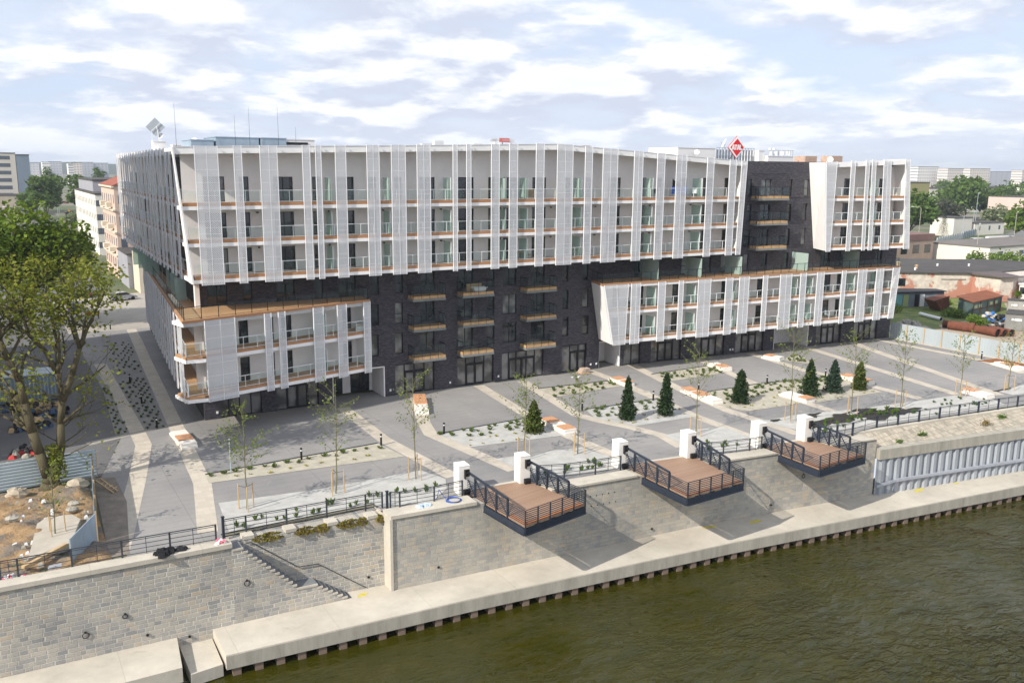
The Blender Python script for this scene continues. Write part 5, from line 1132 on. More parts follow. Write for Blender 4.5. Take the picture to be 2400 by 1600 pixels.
def deck(label, BL, BR, FL_, FR_):
    c = (sum(p[0] for p in (BL, BR, FL_, FR_))/4, sum(p[1] for p in (BL, BR, FL_, FR_))/4, 0)
    t = thing('viewing_deck', label, 'viewing deck', c, 'timber viewing decks over the quay wall')
    # planks run across the deck: use a deck-aligned mesh so the boards follow the front edge
    rot = math.atan2(FR_[1]-FL_[1], FR_[0]-FL_[0]); R = Matrix.Rotation(-rot, 3, 'Z'); C = Vector(c)
    ring = [FL_, FR_, BR, BL]; m = MB(); m.prism([tuple((R@(Vector((*p, 0))-C))[:2]) for p in ring], -.06, .05)
    o = m.build('deck_boards', M_deck, t, local=True); o.rotation_euler = (0, 0, rot)
    fr = MB()
    edges = [(BL, FL_), (FL_, FR_), (FR_, BR)]
    for a, b in edges: fr.bar((*a, -.36), (*b, -.36), .14, .44); fr.bar((*a, -.60), (*b, -.60), .26, .05)
    for u in (.25, .5, .75):
        a = (lerp(BL[0], BR[0], u), lerp(BL[1], BR[1], u)); b = (lerp(FL_[0], FR_[0], u), lerp(FL_[1], FR_[1], u)); fr.bar((*a, -.3), (*b, -.3), .1, .3)
    for u in (.3, .6): fr.bar((lerp(BL[0], FL_[0], u), lerp(BL[1], FL_[1], u), -.3), (lerp(BR[0], FR_[0], u), lerp(BR[1], FR_[1], u), -.3), .08, .25)
    fr.build('steel_frame', M_navy, t)
    bn = MB()
    ins = lambda p, q, d: tuple(p[i]+(q[i]-p[i])*d/math.dist(p, q) for i in (0, 1))
    a = ins(FL_, FR_, .22); b = (lerp(FL_[0], BL[0], .27)+.22, lerp(FL_[1], BL[1], .27)); bn.bar((*a, .03), (*b, .03), .3, .05)
    bn.bar((lerp(FL_[0], FR_[0], .03), lerp(FL_[1], FR_[1], .03)+.2, .03), (lerp(FL_[0], FR_[0], .97), lerp(FL_[1], FR_[1], .97)+.2, .03), .25, .05)
    bn.build('edge_board', plain('edge_timber', (.45, .17, .06), .6, .15, 2), t)
    # trusses on both flanks from the pillar out to about 72 %
    for (B, Fp), sgn in (((BL, FL_), 1), ((BR, FR_), -1)):
        m = MB(); e = (lerp(B[0], Fp[0], .73), lerp(B[1], Fp[1], .73)); n_ = 4
        ztop = lambda u: lerp(1.62, 1.22, u)
        m.bar((*B, 1.62), (*e, 1.22), .13, .13)
        for i in range(n_+1):
            u = i/n_; p = (lerp(B[0], e[0], u), lerp(B[1], e[1], u))
            if i: m.bar((*p, -.58), (*p, ztop(u)), .13, .13)
            if i < n_: u2 = (i+1)/n_; q = (lerp(B[0], e[0], u2), lerp(B[1], e[1], u2)); m.tube((*p, ztop(u)-.08), (*q, .02), .045, 6)
        m.build('truss', M_navy, t)
        r = MB(); dx = .12*sgn
        for kz in range(8): zz = 1.08-.135*kz; r.bar((B[0]-dx, B[1], zz), (Fp[0]-dx*.2, Fp[1], zz), .03, .035)
        r.build('side_rail', M_navy, t)
    r = MB()
    for kz in range(8): zz = 1.08-.135*kz; r.bar((*FL_, zz), (*FR_, zz), .03, .04 if kz else .05)
    for i in range(6): u = i/5; p = (lerp(FL_[0], FR_[0], u), lerp(FL_[1], FR_[1], u)-.03); r.bar((*p, -.62), (*p, 1.1), .06, .09)
    r.build('front_rail', M_navy, t)
    s = MB(); s.bar((BL[0]+.4, BL[1]+.22, .02), (BR[0]-.4, BR[1]+.22, .02), .3, .08); s.build('threshold', M_conc, t)
deck('first timber viewing deck with navy trusses, nearest the stairs', (27.35, 52.2), (32.3, 51.9), (27.83, 44.85), (33.35, 46.0))
deck('second timber viewing deck with navy trusses, the widest in the middle', (40.55, 51.0), (46.9, 50.2), (40.43, 43.6), (46.1, 43.9))
deck('third timber viewing deck with navy trusses, beside the sheet pile wall', (53.6, 49.3), (58.6, 48.6), (53.35, 43.05), (59.19, 43.45))
# things lying about on the quay
def heap(name, label, cat, x, y, z, rx, ry, h, n_, mats, seed, size=.2, kind=None):
    r = random.Random(seed); t = thing(name, label, cat, (x, y, z))
    per = [MB() for _ in mats]
    for i in range(n_):
        a = r.uniform(0, 6.283); q = math.sqrt(r.random()); px, py = x+rx*q*math.cos(a), y+ry*q*math.sin(a); pz = z+h*(1-q*q)*r.random()
        s = size*r.uniform(.5, 1.3); o = per[i % len(mats)]; k = len(o.v)
        v = [Vector((px+r.uniform(-s, s), py+r.uniform(-s, s), pz+r.uniform(0, s*.9))) for _ in range(2)]
        ring = [(px+s*math.cos(t_)*r.uniform(.7, 1.2), py+s*math.sin(t_)*r.uniform(.7, 1.2)) for t_ in (0.3, 1.5, 2.6, 3.9, 5.2)]
        o.hexa([(*p, pz) for p in ring], [(lerp(px, p[0], .6), lerp(py, p[1], .6), pz+s*r.uniform(.4, .9)) for p in ring])
    for o, (nm, mt) in zip(per, mats): o.build(nm, mt, t)
    return t
pink = plain('pink_plastic', (.75, .16, .22), .5, .2, 4)
heap('plastic_bag_heap', 'pink and white plastic bag heap on the coping at the stair head', 'bags', 10.25, 51.3, .27, .35, .25, .3, 14, [('pink_bag', pink), ('white_bag', M_signw)], 1, .16)
heap('plastic_bag_heap', 'pink and white bags behind the railing at the left picture edge', 'bags', -.5, 52.5, .05, .6, .35, .35, 16, [('pink_bag', pink), ('white_bag', M_signw)], 2, .2)
heap('tarpaulin_heap', 'black crumpled tarpaulin hanging over the left coping', 'tarpaulin', 7.3, 51.35, .27, .9, .35, .25, 22, [('black_sheet', M_black)], 3, .28)
heap('plastic_bag_heap', 'pale blue crumpled sheets on the coping near the first deck', 'bags', 23.3, 50.6, .25, .65, .2, .12, 16, [('pale_sheet', plain('pale_blue_sheet', (.5, .6, .7), .5, .1, 3))], 4, .18)
t = thing('hose', 'blue coiled hose lying on the coping by the first white pillar', 'hose', (25.6, 50.6, .3)); m = MB()
for kx in range(3): m.path([(25.6+.55*math.cos(a*math.pi/8)*(1-.1*kx), 50.55+.42*math.sin(a*math.pi/8)*(1+.1*kx), .29+.03*kx) for a in range(17)], .025, 5)
m.build('coil', plain('blue_hose', (.05, .12, .4), .5), t); MB().path([(25.2, 50.9, .3), (24.9, 51.4, .9), (24.7, 51.3, .3)], .025, 5).build('loose_end', plain('blue_hose_end', (.05, .12, .4), .5), t)
ym = plain('yellow_lichen', (.55, .47, .10), .95, .3, 4)
for i, (x, y, rx, ry) in enumerate([(46.6, 47.6, .6, .2), (50.6, 46.6, .5, .3), (68.5, 44.5, .7, .25), (73.0, 43.9, .35, .15), (18.9, 50.6, .4, .2), (19.3, 51.8, .5, .2)]): blob(x, y, rx, ry, -4.994, 50+i, ym, 'yellow_patch')
# ------------------------------------------------------------------ vegetation
def leafcard(m, c, s, r, elong=1.5):
    """one small folded leaf spray"""
    a = Vector((r.gauss(0, 1), r.gauss(0, 1), r.gauss(0, .6))).normalized(); b = a.orthogonal().normalized(); b = (Matrix.Rotation(r.uniform(0, 6.28), 3, a)@b)
    c = Vector(c); a = a*s*elong/2; b = b*s/2
    m.poly([c-a, c+b*.9-a*.15, c+a, c-b*.9-a*.15])
def crown_mesh(r, blobs, n_, size, squash=.8, inner=.35):
    """blobs: (centre, radius) clumps; leaves sit mostly near each clump's skin"""
    m = MB(); tot = sum(b[1]**2 for b in blobs)
    for c, R in blobs:
        for i in range(int(n_*R*R/tot)):
            d = Vector((r.gauss(0, 1), r.gauss(0, 1), r.gauss(0, 1))).normalized()
            q = R*(inner+(1-inner)*r.random()**.45)*(1+.12*math.sin(d.x*7+c[0])+.12*math.sin(d.z*9+c[1]))
            leafcard(m, (c[0]+d.x*q, c[1]+d.y*q, c[2]+d.z*q*squash), size*r.uniform(.6, 1.3), r)
    return m
def tree(name, label, cat, loc, h, R, leaf, seed, n_=2600, size=.45, trunk=.22, base=.28, clumps=16, group=None, bark=None, squash=.85):
    r = random.Random(seed); t = thing(name, label, cat, loc, group); x, y, z = loc
    blobs = []; zc = h*(base+1)/2; hv = h*(1-base)/2
    for i in range(clumps):
        d = Vector((r.gauss(0, 1), r.gauss(0, 1), r.gauss(0, .8))).normalized(); q = r.uniform(.35, .78)
        blobs.append(((x+d.x*q*R, y+d.y*q*R, z+zc+d.z*q*hv), R*r.uniform(.28, .46)))
    blobs.append(((x, y, z+zc), R*.5))
    tm = MB(); tm.tube((x, y, z-.1), (x+.1, y, z+h*base), trunk, 8, trunk*.75); tm.tube((x+.1, y, z+h*base), (x, y, z+zc), trunk*.75, 7, trunk*.45)
    for c, RR in blobs[:9]: s = r.uniform(.75, 1.05); p0 = (x+.06, y, z+h*base*s+.1); md = tuple(lerp(p0[i], c[i], .5)+(.25*hv*.2 if i == 2 else 0) for i in range(3)); tm.path([p0, md, c], trunk*.4, 5, trunk*.1)
    tm.build('trunk', bark or M_bark, t)
    crown_mesh(r, blobs, n_, size, squash).build('crown', leaf, t)
    return t
# --- the big tree in the dirt lot: grown limb by limb
def big_tree():
    r = random.Random(11); x, y = 2.1, 67.2
    t = thing('old_tree', 'large sparse spring tree with forked trunk in the dirt lot', 'tree', (x, y, 0))
    wood = MB(); tips = []
    def limb(p, d, L, rad, lvl):
        p = Vector(p); d = Vector(d).normalized(); n_ = 4; pts = [p]
        for i in range(n_):
            d = (d+Vector((r.gauss(0, .16), r.gauss(0, .16), r.gauss(.03, .12)))).normalized(); p = p+d*L/n_; pts.append(p)
            if lvl >= 2 and i >= 1: tips.append((Vector(p), lvl))
            if lvl < 4 and i >= 1:
                for _ in range(1 if lvl < 3 else 2):
                    if r.random() < (.95 if lvl < 2 else .8):
                        sd = d.orthogonal().normalized(); sd = Matrix.Rotation(r.uniform(0, 6.28), 3, d)@sd
                        nd = (d*.75+sd*r.uniform(.6, 1.0)+Vector((0, 0, .18))).normalized()
                        if p.x+nd.x*L*.6 < 8.2: limb(p, nd, L*r.uniform(.52, .72), rad*(1-.16*(i+1))*.55, lvl+1)
        wood.path([tuple(q) for q in pts], rad, 7 if lvl < 2 else 4, rad*.42)
        if lvl >= 2: tips.append((pts[-1], lvl))
    base = [(x, y, -.1), (x+.05, y, .5), (x+.1, y, 1.2)]
    wood.tube(base[0], base[1], .85, 12, .58); wood.tube(base[1], base[2], .58, 12, .48)
    MAIN = [[(1.95, 67.1, 1.0), (1.6, 67.0, 2.8), (1.3, 67.1, 4.3), (1.0, 67.2, 6.4), (.85, 67.2, 8.0), (.3, 67.1, 9.6), (-.1, 66.9, 11.0)],
            [(2.35, 67.3, 1.0), (2.95, 67.3, 2.8), (3.1, 67.4, 4.6), (3.35, 67.4, 6.4), (3.2, 67.6, 8.2)],
            [(3.35, 67.4, 6.2), (4.1, 67.3, 8.0), (4.7, 67.2, 9.9), (5.3, 67.2, 11.3)],
            [(3.2, 67.6, 8.2), (2.6, 67.8, 9.8), (1.7, 67.9, 11.0), (1.4, 67.9, 12.6)], [(4.7, 67.2, 9.9), (4.5, 67.0, 11.4), (4.3, 66.8, 13.0)], [(3.2, 67.6, 8.2), (3.4, 68.1, 10.2), (3.2, 68.8, 12.2)]]
    RAD = [.37, .35, .25, .19, .14, .15]
    for pts, ra in zip(MAIN, RAD):
        wood.path(pts, ra, 9, ra*.5)
        for i in range(2, len(pts)):
            p = Vector(pts[i]); d = (p-Vector(pts[i-1])).normalized()
            for _ in range(3):
                sd = Vector((r.gauss(0, 1), r.gauss(0, 1), r.uniform(-.1, .7))).normalized(); limb(p, d*.5+sd, r.uniform(2.2, 3.6), ra*.33, 1)
        limb(pts[-1], Vector(pts[-1])-Vector(pts[-2]), 3.0, ra*.5, 1)
    for _ in range(5): z = r.uniform(2.2, 4.5); limb((2.9 if r.random() < .6 else 1.5, 67.2, z), (r.choice((1, 1, -.6)), r.uniform(-.6, .6), .25), 2.4, .06, 2)
    wood.build('trunk', M_bark, t, True)
    lv = MB()
    for p, l in tips:
        if p.z > 16.2 or p.x > 7.9 or r.random() < .36: continue
        k = (2 if r.random() < .8 else 1) if p.z > 11 else (1 if r.random() < .6 else 0)
        for _ in range(k): leafcard(lv, p+Vector((r.gauss(0, .32), r.gauss(0, .32), r.gauss(0, .22))), r.uniform(.13, .27), r, 1.4)
    for _ in range(420): a = r.uniform(0, 6.28); leafcard(lv, (2.5+.7*math.cos(a)*r.random(), 67.0+.5*math.sin(a), r.uniform(.8, 3.2)), .22, r)
    lv.build('crown', L_big, t)
    print('big tree', len(tips), len(lv.f))
big_tree()
# --- dense tree behind it and street trees
tree('dense_tree', 'dense dark green tree behind the sparse tree at the left edge', 'tree', (4.0, 140, 0), 16.6, 9.6, L_dense, 21, 16000, .46, .45, .25, 28)
# --- saplings with stakes
def sapling(seed, h, dens):
    r = random.Random(seed); t = thing('young_tree', 'x', 'tree', (0, 0, 0), 'staked young trees along the river beds')
    w = MB(); lean = Vector((r.uniform(-.03, .05), r.uniform(-.03, .03), 1)); top = lean*h; k = 6
    w.path([tuple(lean*h*i/k+Vector((r.gauss(0, .03), r.gauss(0, .03), 0))) for i in range(k+1)], .055, 6, .012)
    lv = MB()
    for i in range(32):
        u = r.uniform(.34, .97); p = lean*h*u; a = r.uniform(0, 6.28); L = h*(.10+.19*math.sin(min(1, (u-.25)/.55)*math.pi*.75)*(1.1-u))*r.uniform(.7, 1.3)+.15
        e = p+Vector((math.cos(a)*L, math.sin(a)*L, L*r.uniform(.5, 1.2))); w.path([tuple(p), tuple(p.lerp(e, .5)+Vector((0, 0, L*.08))), tuple(e)], .014, 4, .005)
        for _ in range(int(dens*r.uniform(.5, 1.5))): q = p.lerp(e, r.uniform(.3, 1.1)); leafcard(lv, q+Vector((r.gauss(0, .09), r.gauss(0, .09), r.gauss(0, .1))), r.uniform(.08, .16), r, 1.3)
    w.build('trunk', M_barkthin, t); lv.build('crown', L_young, t)
    for a in (.4, 2.5, 4.6): x, y = .55*math.cos(a), .55*math.sin(a); MB().tube((x, y, 0), (x*.95, y*.95, 1.75), .04, 6).build('stake', M_timber, t)
    s = MB()
    for a in (.4, 2.5, 4.6): s.tube((0, 0, 1.55), (.53*math.cos(a), .53*math.sin(a), 1.62), .015, 4)
    s.build('tie_strap', M_black, t)
    return t
tl = ['staked sapling at the left end of the white gravel by the stairs, bright green', 'staked sapling above the middle of the stair recess railing', 'staked sapling just left of the first white pillar', 'staked sapling behind the white pillar right of the first deck', 'staked sapling in the gravel right of the first viewing deck', 'staked sapling behind the white pillar right of the second deck', 'staked sapling between the pillars of the third deck', 'staked sapling in the soil patches, first right of the third deck', 'staked sapling in the soil patches, second right of the third deck', 'staked sapling beside the large white bench by the railing', 'staked sapling nearest the right picture edge', 'leaning staked sapling in front of the old tree in the dirt lot']
for i, (x, y, h) in enumerate(D['ytrees']):
    h2 = {10: 6.2, 11: 4.7, 9: 6.4}.get(i, h)
    s = sapling(40+i, h2, {0: 17, 1: 13, 11: 6}.get(i, 12)); s.location = (x, y, .02); s['label'] = tl[i]; s.rotation_euler = (0, 0, i*1.3)
# --- conifers
def conifer(label, loc, h, R, leaf, seed, n_=5200, full=1.0):
    r = random.Random(seed); t = thing('conifer', label, 'conifer', loc, 'small conifers in the gravel beds'); x, y, z = loc
    MB().tube((x, y, z), (x, y, z+h*.95), .07, 6, .01).build('trunk', M_bark, t)
    m = MB(); whorls = int(h*6.5)
    for wv in range(whorls):
        u = (wv+.3)/whorls; zz = z+h*(.02+.96*u); rad = R*((1-u)**full)*(1+.10*math.sin(u*16+seed))+.05; k = max(5, int(13*(1-u)+5))
        for b in range(k):
            a = 2*math.pi*b/k+wv*.7+r.uniform(-.2, .2); L = rad*r.uniform(.78, 1.15); nl = int(n_/(whorls*k))+2
            for j in range(nl):
                q = L*(r.random()**.6); px, py = x+math.cos(a)*q, y+math.sin(a)*q; pz = zz-.10*q/rad*h/whorls*2+r.gauss(0, .04)+.10*(q/R)
                leafcard(m, (px+r.gauss(0, .04), py+r.gauss(0, .04), pz), r.uniform(.07, .15), r, 1.7)
    for j in range(26): leafcard(m, (x+r.gauss(0, .03), y+r.gauss(0, .03), z+h*r.uniform(.9, 1.02)), .1, r, 2)
    m.build('crown', leaf, t)
cl_ = ['rounded yellow green conifer in the first white gravel bed', 'tall narrow conifer with browning foot in the triangular bed', 'tall narrow dark conifer right of the browning one', 'bushy dark conifer alone in the middle gravel bed', 'wide cone-shaped conifer right of the bushy one', 'blue green spruce right of the widest conifer', 'small conifer at the right end of the benches']
spec = [(1.0, L_yew, .75), (.80, L_con, .72), (.78, L_con, .6), (.92, L_con, .55), (1.12, L_con, .85), (.98, L_conb, .8), (.82, L_yew, .7)]
for i, ((x, y, h), (R, mt, fu)) in enumerate(zip(D['conifers'], spec)): conifer(cl_[i], (x, y, .02), h+.1, R, mt, 60+i, 5200, fu)
# --- tufts
def tuft(name, leaf, seed, n_, s, h):
    r = random.Random(seed); o = thing(name, 'x', 'plant', (0, 0, 0)); m = MB()
    for i in range(n_):
        a = r.uniform(0, 6.28); q = s*r.random()**.7; p = Vector((math.cos(a)*q*.3, math.sin(a)*q*.3, 0)); e = Vector((math.cos(a)*q, math.sin(a)*q, h*r.uniform(.5, 1.1))); sd = Vector((-math.sin(a), math.cos(a), 0))*s*.22
        mid_ = p.lerp(e, .55)+Vector((0, 0, h*.25)); m.poly([p, mid_-sd, e]); m.poly([p, e, mid_+sd])
    m.build('leaves', leaf, o)
    return o
TG = tuft('perennial_tuft', L_tuft, 1, 20, .30, .26); TY = tuft('low_yellow_tuft', L_tufty, 2, 14, .22, .12); TD = tuft('groundcover_plant', L_tuftd, 3, 16, .20, .2); TS = tuft('shrub_seedling', L_shrub, 4, 22, .24, .42)
used = {}
def inside(p, poly):
    x, y = p; c = False; j = len(poly)-1
    for i in range(len(poly)):
        (xi, yi), (xj, yj) = poly[i], poly[j]
        if (yi > y) != (yj > y) and x < (xj-xi)*(y-yi)/(yj-yi)+xi: c = not c
        j = i
    return c
def plant(proto, pts, label, group, seed, smin=.75, smax=1.25):
    r = random.Random(seed)
    for x, y in pts:
        if proto.name not in used: o = proto; used[proto.name] = 1; o['label'] = label; o['group'] = group; o.location = (x, y, .025); o.rotation_euler = (0, 0, r.uniform(0, 6))
        else: dup(proto, (x, y, .025), r.uniform(0, 6.28), r.uniform(smin, smax), label, group)
def rows(poly, dx, dy, seed, ymin=0, ymax=1, jit=.25, skip=.15):
    r = random.Random(seed); xs_ = [p[0] for p in poly]; ys = [p[1] for p in poly]; out = []
    ya, yb = min(ys), max(ys); y = ya+(yb-ya)*ymin+.3; k = 0
    while y < ya+(yb-ya)*ymax-.2:
        x = min(xs_)+.3+(k % 2)*dx/2
        while x < max(xs_)-.2:
            p = (x+r.gauss(0, jit), y+r.gauss(0, jit))
            if inside(p, poly) and r.random() > skip: out.append(p)
            x += dx
        y += dy; k += 1
    return out
def near_obst(p):
    return any(math.dist(p, c[:2]) < 1.0 for c in D['conifers'])
def clean(pts): return [p for p in pts if not near_obst(p)]
plant(TG, [(12.5+i*.95+random.uniform(-.2, .2), 64.2+.03*i+random.choice((0, -.45))) for i in range(15)], 'small green tuft in the long beige gravel strip', 'tufts in the beige gravel strip', 1)
plant(TY, [(14+i*1.3+random.uniform(-.3, .3), 63.2-.06*i+random.uniform(-.4, .4)) for i in range(9)], 'tiny yellowish tuft in the long beige gravel strip', 'low tufts in the beige gravel strip', 2)
for kx, nm in (('2', 'the bed with the rounded yellow green conifer'), ('4', 'the triangular bed with two tall conifers'), ('6', 'the bed with the bushy conifer'), ('7', 'the bed with the three right-hand conifers')):
    plant(TG, clean(rows(BED[kx], .95, .8, 10+int(kx), .55, 1, .2)), 'green perennial tuft in the upper half of '+nm, 'green tufts in '+nm, 3)
    plant(TY, clean(rows(BED[kx], 1.35, 1.15, 20+int(kx), 0, .55, .25)), 'low yellow tuft in the lower half of '+nm, 'yellow tufts in '+nm, 4)
for kx, nm in (('3', 'the back gravel bed left of the white bench with two pads'), ('5', 'the back gravel bed in the middle by the building'), ('8', 'the last back gravel bed by the building')):
    plant(TG, rows(BED[kx], 1.0, .85, 30+int(kx), 0, 1, .22), 'green tuft in '+nm, 'tufts in '+nm, 5)
plant(TD, rows(BED['s2'], .66, 1.0, 41, 0, 1, .05, .08)+rows(BED['s3'], .5, 1.0, 42, 0, 1, .05, .08)+rows(BED['s1'], .8, 1.4, 43, 0, 1, .07, .1), 'small dark tuft in the shaded street side plant strip', 'dark tufts in the shaded plant strips', 6)
r = random.Random(77)
plant(TS, [(11.7+i*.62+r.uniform(-.2, .2), 53.5+r.choice((0, .45, .9))+r.uniform(-.15, .15)) for i in range(24)], 'leafy seedling behind the railing above the stair recess', 'seedlings behind the stair railing', 7)
plant(TS, [(33.9+r.uniform(0, 5.5), 51.6+r.uniform(0, 1.4)) for i in range(13)], 'leafy seedling behind the railing right of the first deck', 'seedlings right of the first deck', 8)
plant(TS, [(48.6+r.uniform(0, 4), 50.2+r.uniform(0, 1.8)) for i in range(9)], 'leafy seedling behind the railing right of the second deck', 'seedlings right of the second deck', 9)
plant(TS, [(60.5+r.uniform(0, 14), 50.2+r.uniform(-.9, 1.6)-.02) for i in range(34)], 'leafy seedling in the soil patches behind the navy railing', 'seedlings in the soil patches', 10)
plant(TD, [(75.5+r.uniform(0, 9.5), 49.0+r.uniform(-1, 2)) for i in range(22)], 'small dark seedling in the white gravel behind the navy railing', 'dark seedlings behind the navy railing', 11)
# moss cushions on the stair wall, weeds on the revetment
for i, (x, rx, l) in enumerate([(13.3, 1.05, 'mustard green moss cushion on the stair wall, the largest on the left'), (15.6, .75, 'mustard moss cushion on the stair wall, second from the left'), (16.7, .6, 'mustard moss cushion on the stair wall just left of a footing block'), (18.4, .85, 'mustard green moss cushion on the stair wall below the third rail panel'), (19.3, .4, 'small moss cushion on the stair wall near a footing block'), (20.5, .35, 'small moss cushion at the right end of the stair wall')]):
    rr = random.Random(90+i); ym_ = 52.15-(x-10.8)*.095+.1; t = thing('moss_cushion', l, 'moss', (x, ym_, -.15), 'moss cushions on the stair wall'); m = MB()
    for j in range(int(520*rx)):
        a = rr.uniform(0, 6.28); q = rr.random()**.5; px = x+rx*q*math.cos(a); pz = -.22+.28*(1-q*q)*rr.random()-.25*max(0, -math.sin(a))*q; py = ym_+.28*q*math.sin(a)-.05; leafcard(m, (px, py, pz), .12, rr, 1.2)
    m.build('moss', L_moss, t)
for i, (x, y, z, s, l) in enumerate([(70.3, 45.9, -.6, .42, 'green weed clump on the revetment left of centre'), (67.2, 45.95, -.78, .3, 'small green weed at the lower edge of the revetment'), (81.3, 45.2, -.35, .5, 'green weed clump high on the revetment at the right'), (78.3, 44.9, -.5, .55, 'dry brownish weed patch on the revetment')]):
    rr = random.Random(110+i); t = thing('weed_clump', l, 'weed', (x, y, z), 'weeds on the revetment'); m = MB()
    for j in range(110): leafcard(m, (x+rr.gauss(0, s*.5), y+rr.gauss(0, s*.3), z+abs(rr.gauss(0, s*.35))), .13, rr, 1.6)
    m.build('leaves', L_shrub if i < 3 else foliage('dry_weed', (.16, .11, .05), (.28, .22, .10)), t)
# ------------------------------------------------------------------ dirt lot and the street on the left
def uneven(name, ring, mat, n_, amp, seed, z=0.03):
    """rough ground sheet over a rectangle x0,x1,y0,y1"""
    x0, x1, y0, y1 = ring; r = random.Random(seed); ph = [r.uniform(0, 6) for _ in range(8)]; m = MB(); nx_ = n_; ny_ = max(4, int(n_*(y1-y0)/(x1-x0)))
    def hh(x, y): return z+amp*(max(0, math.sin(x*.8+ph[0])*math.sin(y*.55+ph[1]))+.35*math.sin(x*2.3+ph[2])*math.sin(y*1.9+ph[3])+.18*math.sin(x*5.1+ph[4])*math.sin(y*4.7+ph[5])+.12)*min(1, (x-x0)/1.2, (x1-x)/.7, (y-y0)/.7, (y1-y)/.7)
    V = [[(lerp(x0, x1, i/nx_), lerp(y0, y1, j/ny_)) for j in range(ny_+1)] for i in range(nx_+1)]
    o = len(m.v); m.v += [(*p, hh(*p)) for row in V for p in row]
    for i in range(nx_):
        for j in range(ny_): a = i*(ny_+1)+j; m.f.append((a, a+ny_+1, a+ny_+2, a+1))
    ob = struct(name, m, mat)
    for p in ob.data.polygons: p.use_smooth = True
uneven('dirt_lot', (-10, 4.4, 52.3, 67.7), M_sand, 110, .42, 4)
m = MB(); m.poly([(4.3, 53, .012), (5.4, 53, .012), (6.4, 62, .012), (6.3, 67.5, .012), (4.9, 68.2, .012)]); struct('dirt_strip', m, plain('grey_dirt', (.22, .19, .16), .95, .3, 1.2, fine=8, bump=.5))
m = MB(); m.poly([(-10, 68.2, .004), (5.5, 68.2, .004), (8.6, 80, .004), (8.3, 131, .004), (15, 131, .004), (24, 420, .004), (10, 420, .004), (-10, 131, .004)]); struct('street', m, M_asph)
m = MB(); m.poly([(5.5, 76.6, .012), (13.5, 79.6, .012), (13.6, 80.2, .012), (5.2, 77.6, .012)])
struct('street_crossing', m, plain('street_concrete', (.34, .32, .29), .9, .1, 1))
m = MB(); m.poly([(8, 131, .01), (22, 131, .01), (40, 160, .01), (40, 175, .01), (8, 165, .01)]); struct('road', m, plain('dusty_road', (.36, .33, .29), .95, .12, .4))
# corrugated hoardings
def hoarding(label, p0, p1, h, horiz, mat, lean=0.):
    t = thing('construction_hoarding', label, 'fence', (*p0, 0)); F = Fr(p0, p1); m = MB(); amp = .035
    if horiz:
        z = .05
        while z < h-.05:
            q = [(z, 0), (z+.07, 0), (z+.1, amp), (z+.2, amp), (z+.23, 0)]
            for (za, ta), (zb, tb) in zip(q, q[1:]): m.poly([F.P(0, ta, za), F.P(F.len, ta, za), F.P(F.len, tb, zb), F.P(0, tb, zb)])
            z += .23
    else:
        a = 0
        while a < F.len-.05:
            q = [(a, 0), (a+.07, 0), (a+.1, amp), (a+.2, amp), (a+.23, 0)]
            for (sa, ta), (sb, tb) in zip(q, q[1:]): m.poly([F.P(min(sa, F.len), ta, .04), F.P(min(sb, F.len), tb, .04), F.P(min(sb, F.len), tb, h), F.P(min(sa, F.len), ta, h)])
            a += .23
    m.build('corrugated_sheet', mat, t)
    p = MB(); k = max(1, round(F.len/3.2))
    for i in range(k+1): F.box(p, F.len*i/k-.05, F.len*i/k+.05, -.1, -.012, 0, h+.12)
    p.build('fence_post', M_timber, t)
    return t
hoarding('silver hoarding with horizontal ribs behind the old tree', (-6, 67.75), (5.2, 68.3), 2.0, True, M_galv)
hoarding('blue grey hoarding seen edge-on between dirt lot and paved path', (4.85, 67.6), (3.9, 55.6), 1.9, False, M_sheetblue)
t = thing('hoarding_panel', 'blue grey sheet panel with sloping top beside the left railing', 'fence', (3.0, 54, 0))
m = MB(); m.hexa([(2.35, 52.75, .02), (3.92, 55.4, .02), (3.88, 55.44, .02), (2.31, 52.79, .02)], [(2.35, 52.75, 1.7), (3.92, 55.4, 1.95), (3.88, 55.44, 1.95), (2.31, 52.79, 1.7)]); m.build('sheet', M_sheetblue, t)
m = MB(); m.tube((2.33, 52.75, 0), (2.33, 52.75, 1.75), .05, 6); m.tube((3.13, 54.06, .1), (3.13, 54.06, 1.8), .02, 5); m.build('fence_post', M_galv, t)
def boulder(label, x, y, z, s, seed, mat, name='boulder', cat='rock'):
    r = random.Random(seed); o = thing(name, label, cat, (x, y, z)); m = MB(); nv = 7; nu = 9; k = 0
    prof = []
    for j in range(nv+1):
        th = math.pi*j/nv
        for i in range(nu): a = 2*math.pi*i/nu; q = s*(1+r.uniform(-.22, .22)); m.v.append((x+q*1.25*math.sin(th)*math.cos(a), y+q*math.sin(th)*math.sin(a), z+s*.35+q*.7*math.cos(th)))
    for j in range(nv):
        for i in range(nu): i2 = (i+1) % nu; m.f.append((j*nu+i, (j+1)*nu+i, (j+1)*nu+i2, j*nu+i2))
    m.build('rock', mat, o)
M_rock = plain('pale_rock', (.42, .36, .28), .95, .2, 3, bump=.6)
boulder('pale boulder left of the old tree by the silver hoarding', .0, 66.5, .1, .55, 1, M_rock); boulder('pale boulder right of the old tree by the hoarding corner', 3.7, 66.4, .1, .6, 2, M_rock)
boulder('grey flat rubble stone in the dirt in front of the old tree', 3.2, 62.3, .25, .28, 3, M_concs, 'rubble_stone'); boulder('grey rubble stone beside the old tree roots', 3.0, 61.2, .25, .3, 4, M_concs, 'rubble_stone'); boulder('grey slab of rubble at the left edge of the dirt lot', -.4, 61.4, .25, .32, 5, M_concs, 'rubble_stone')
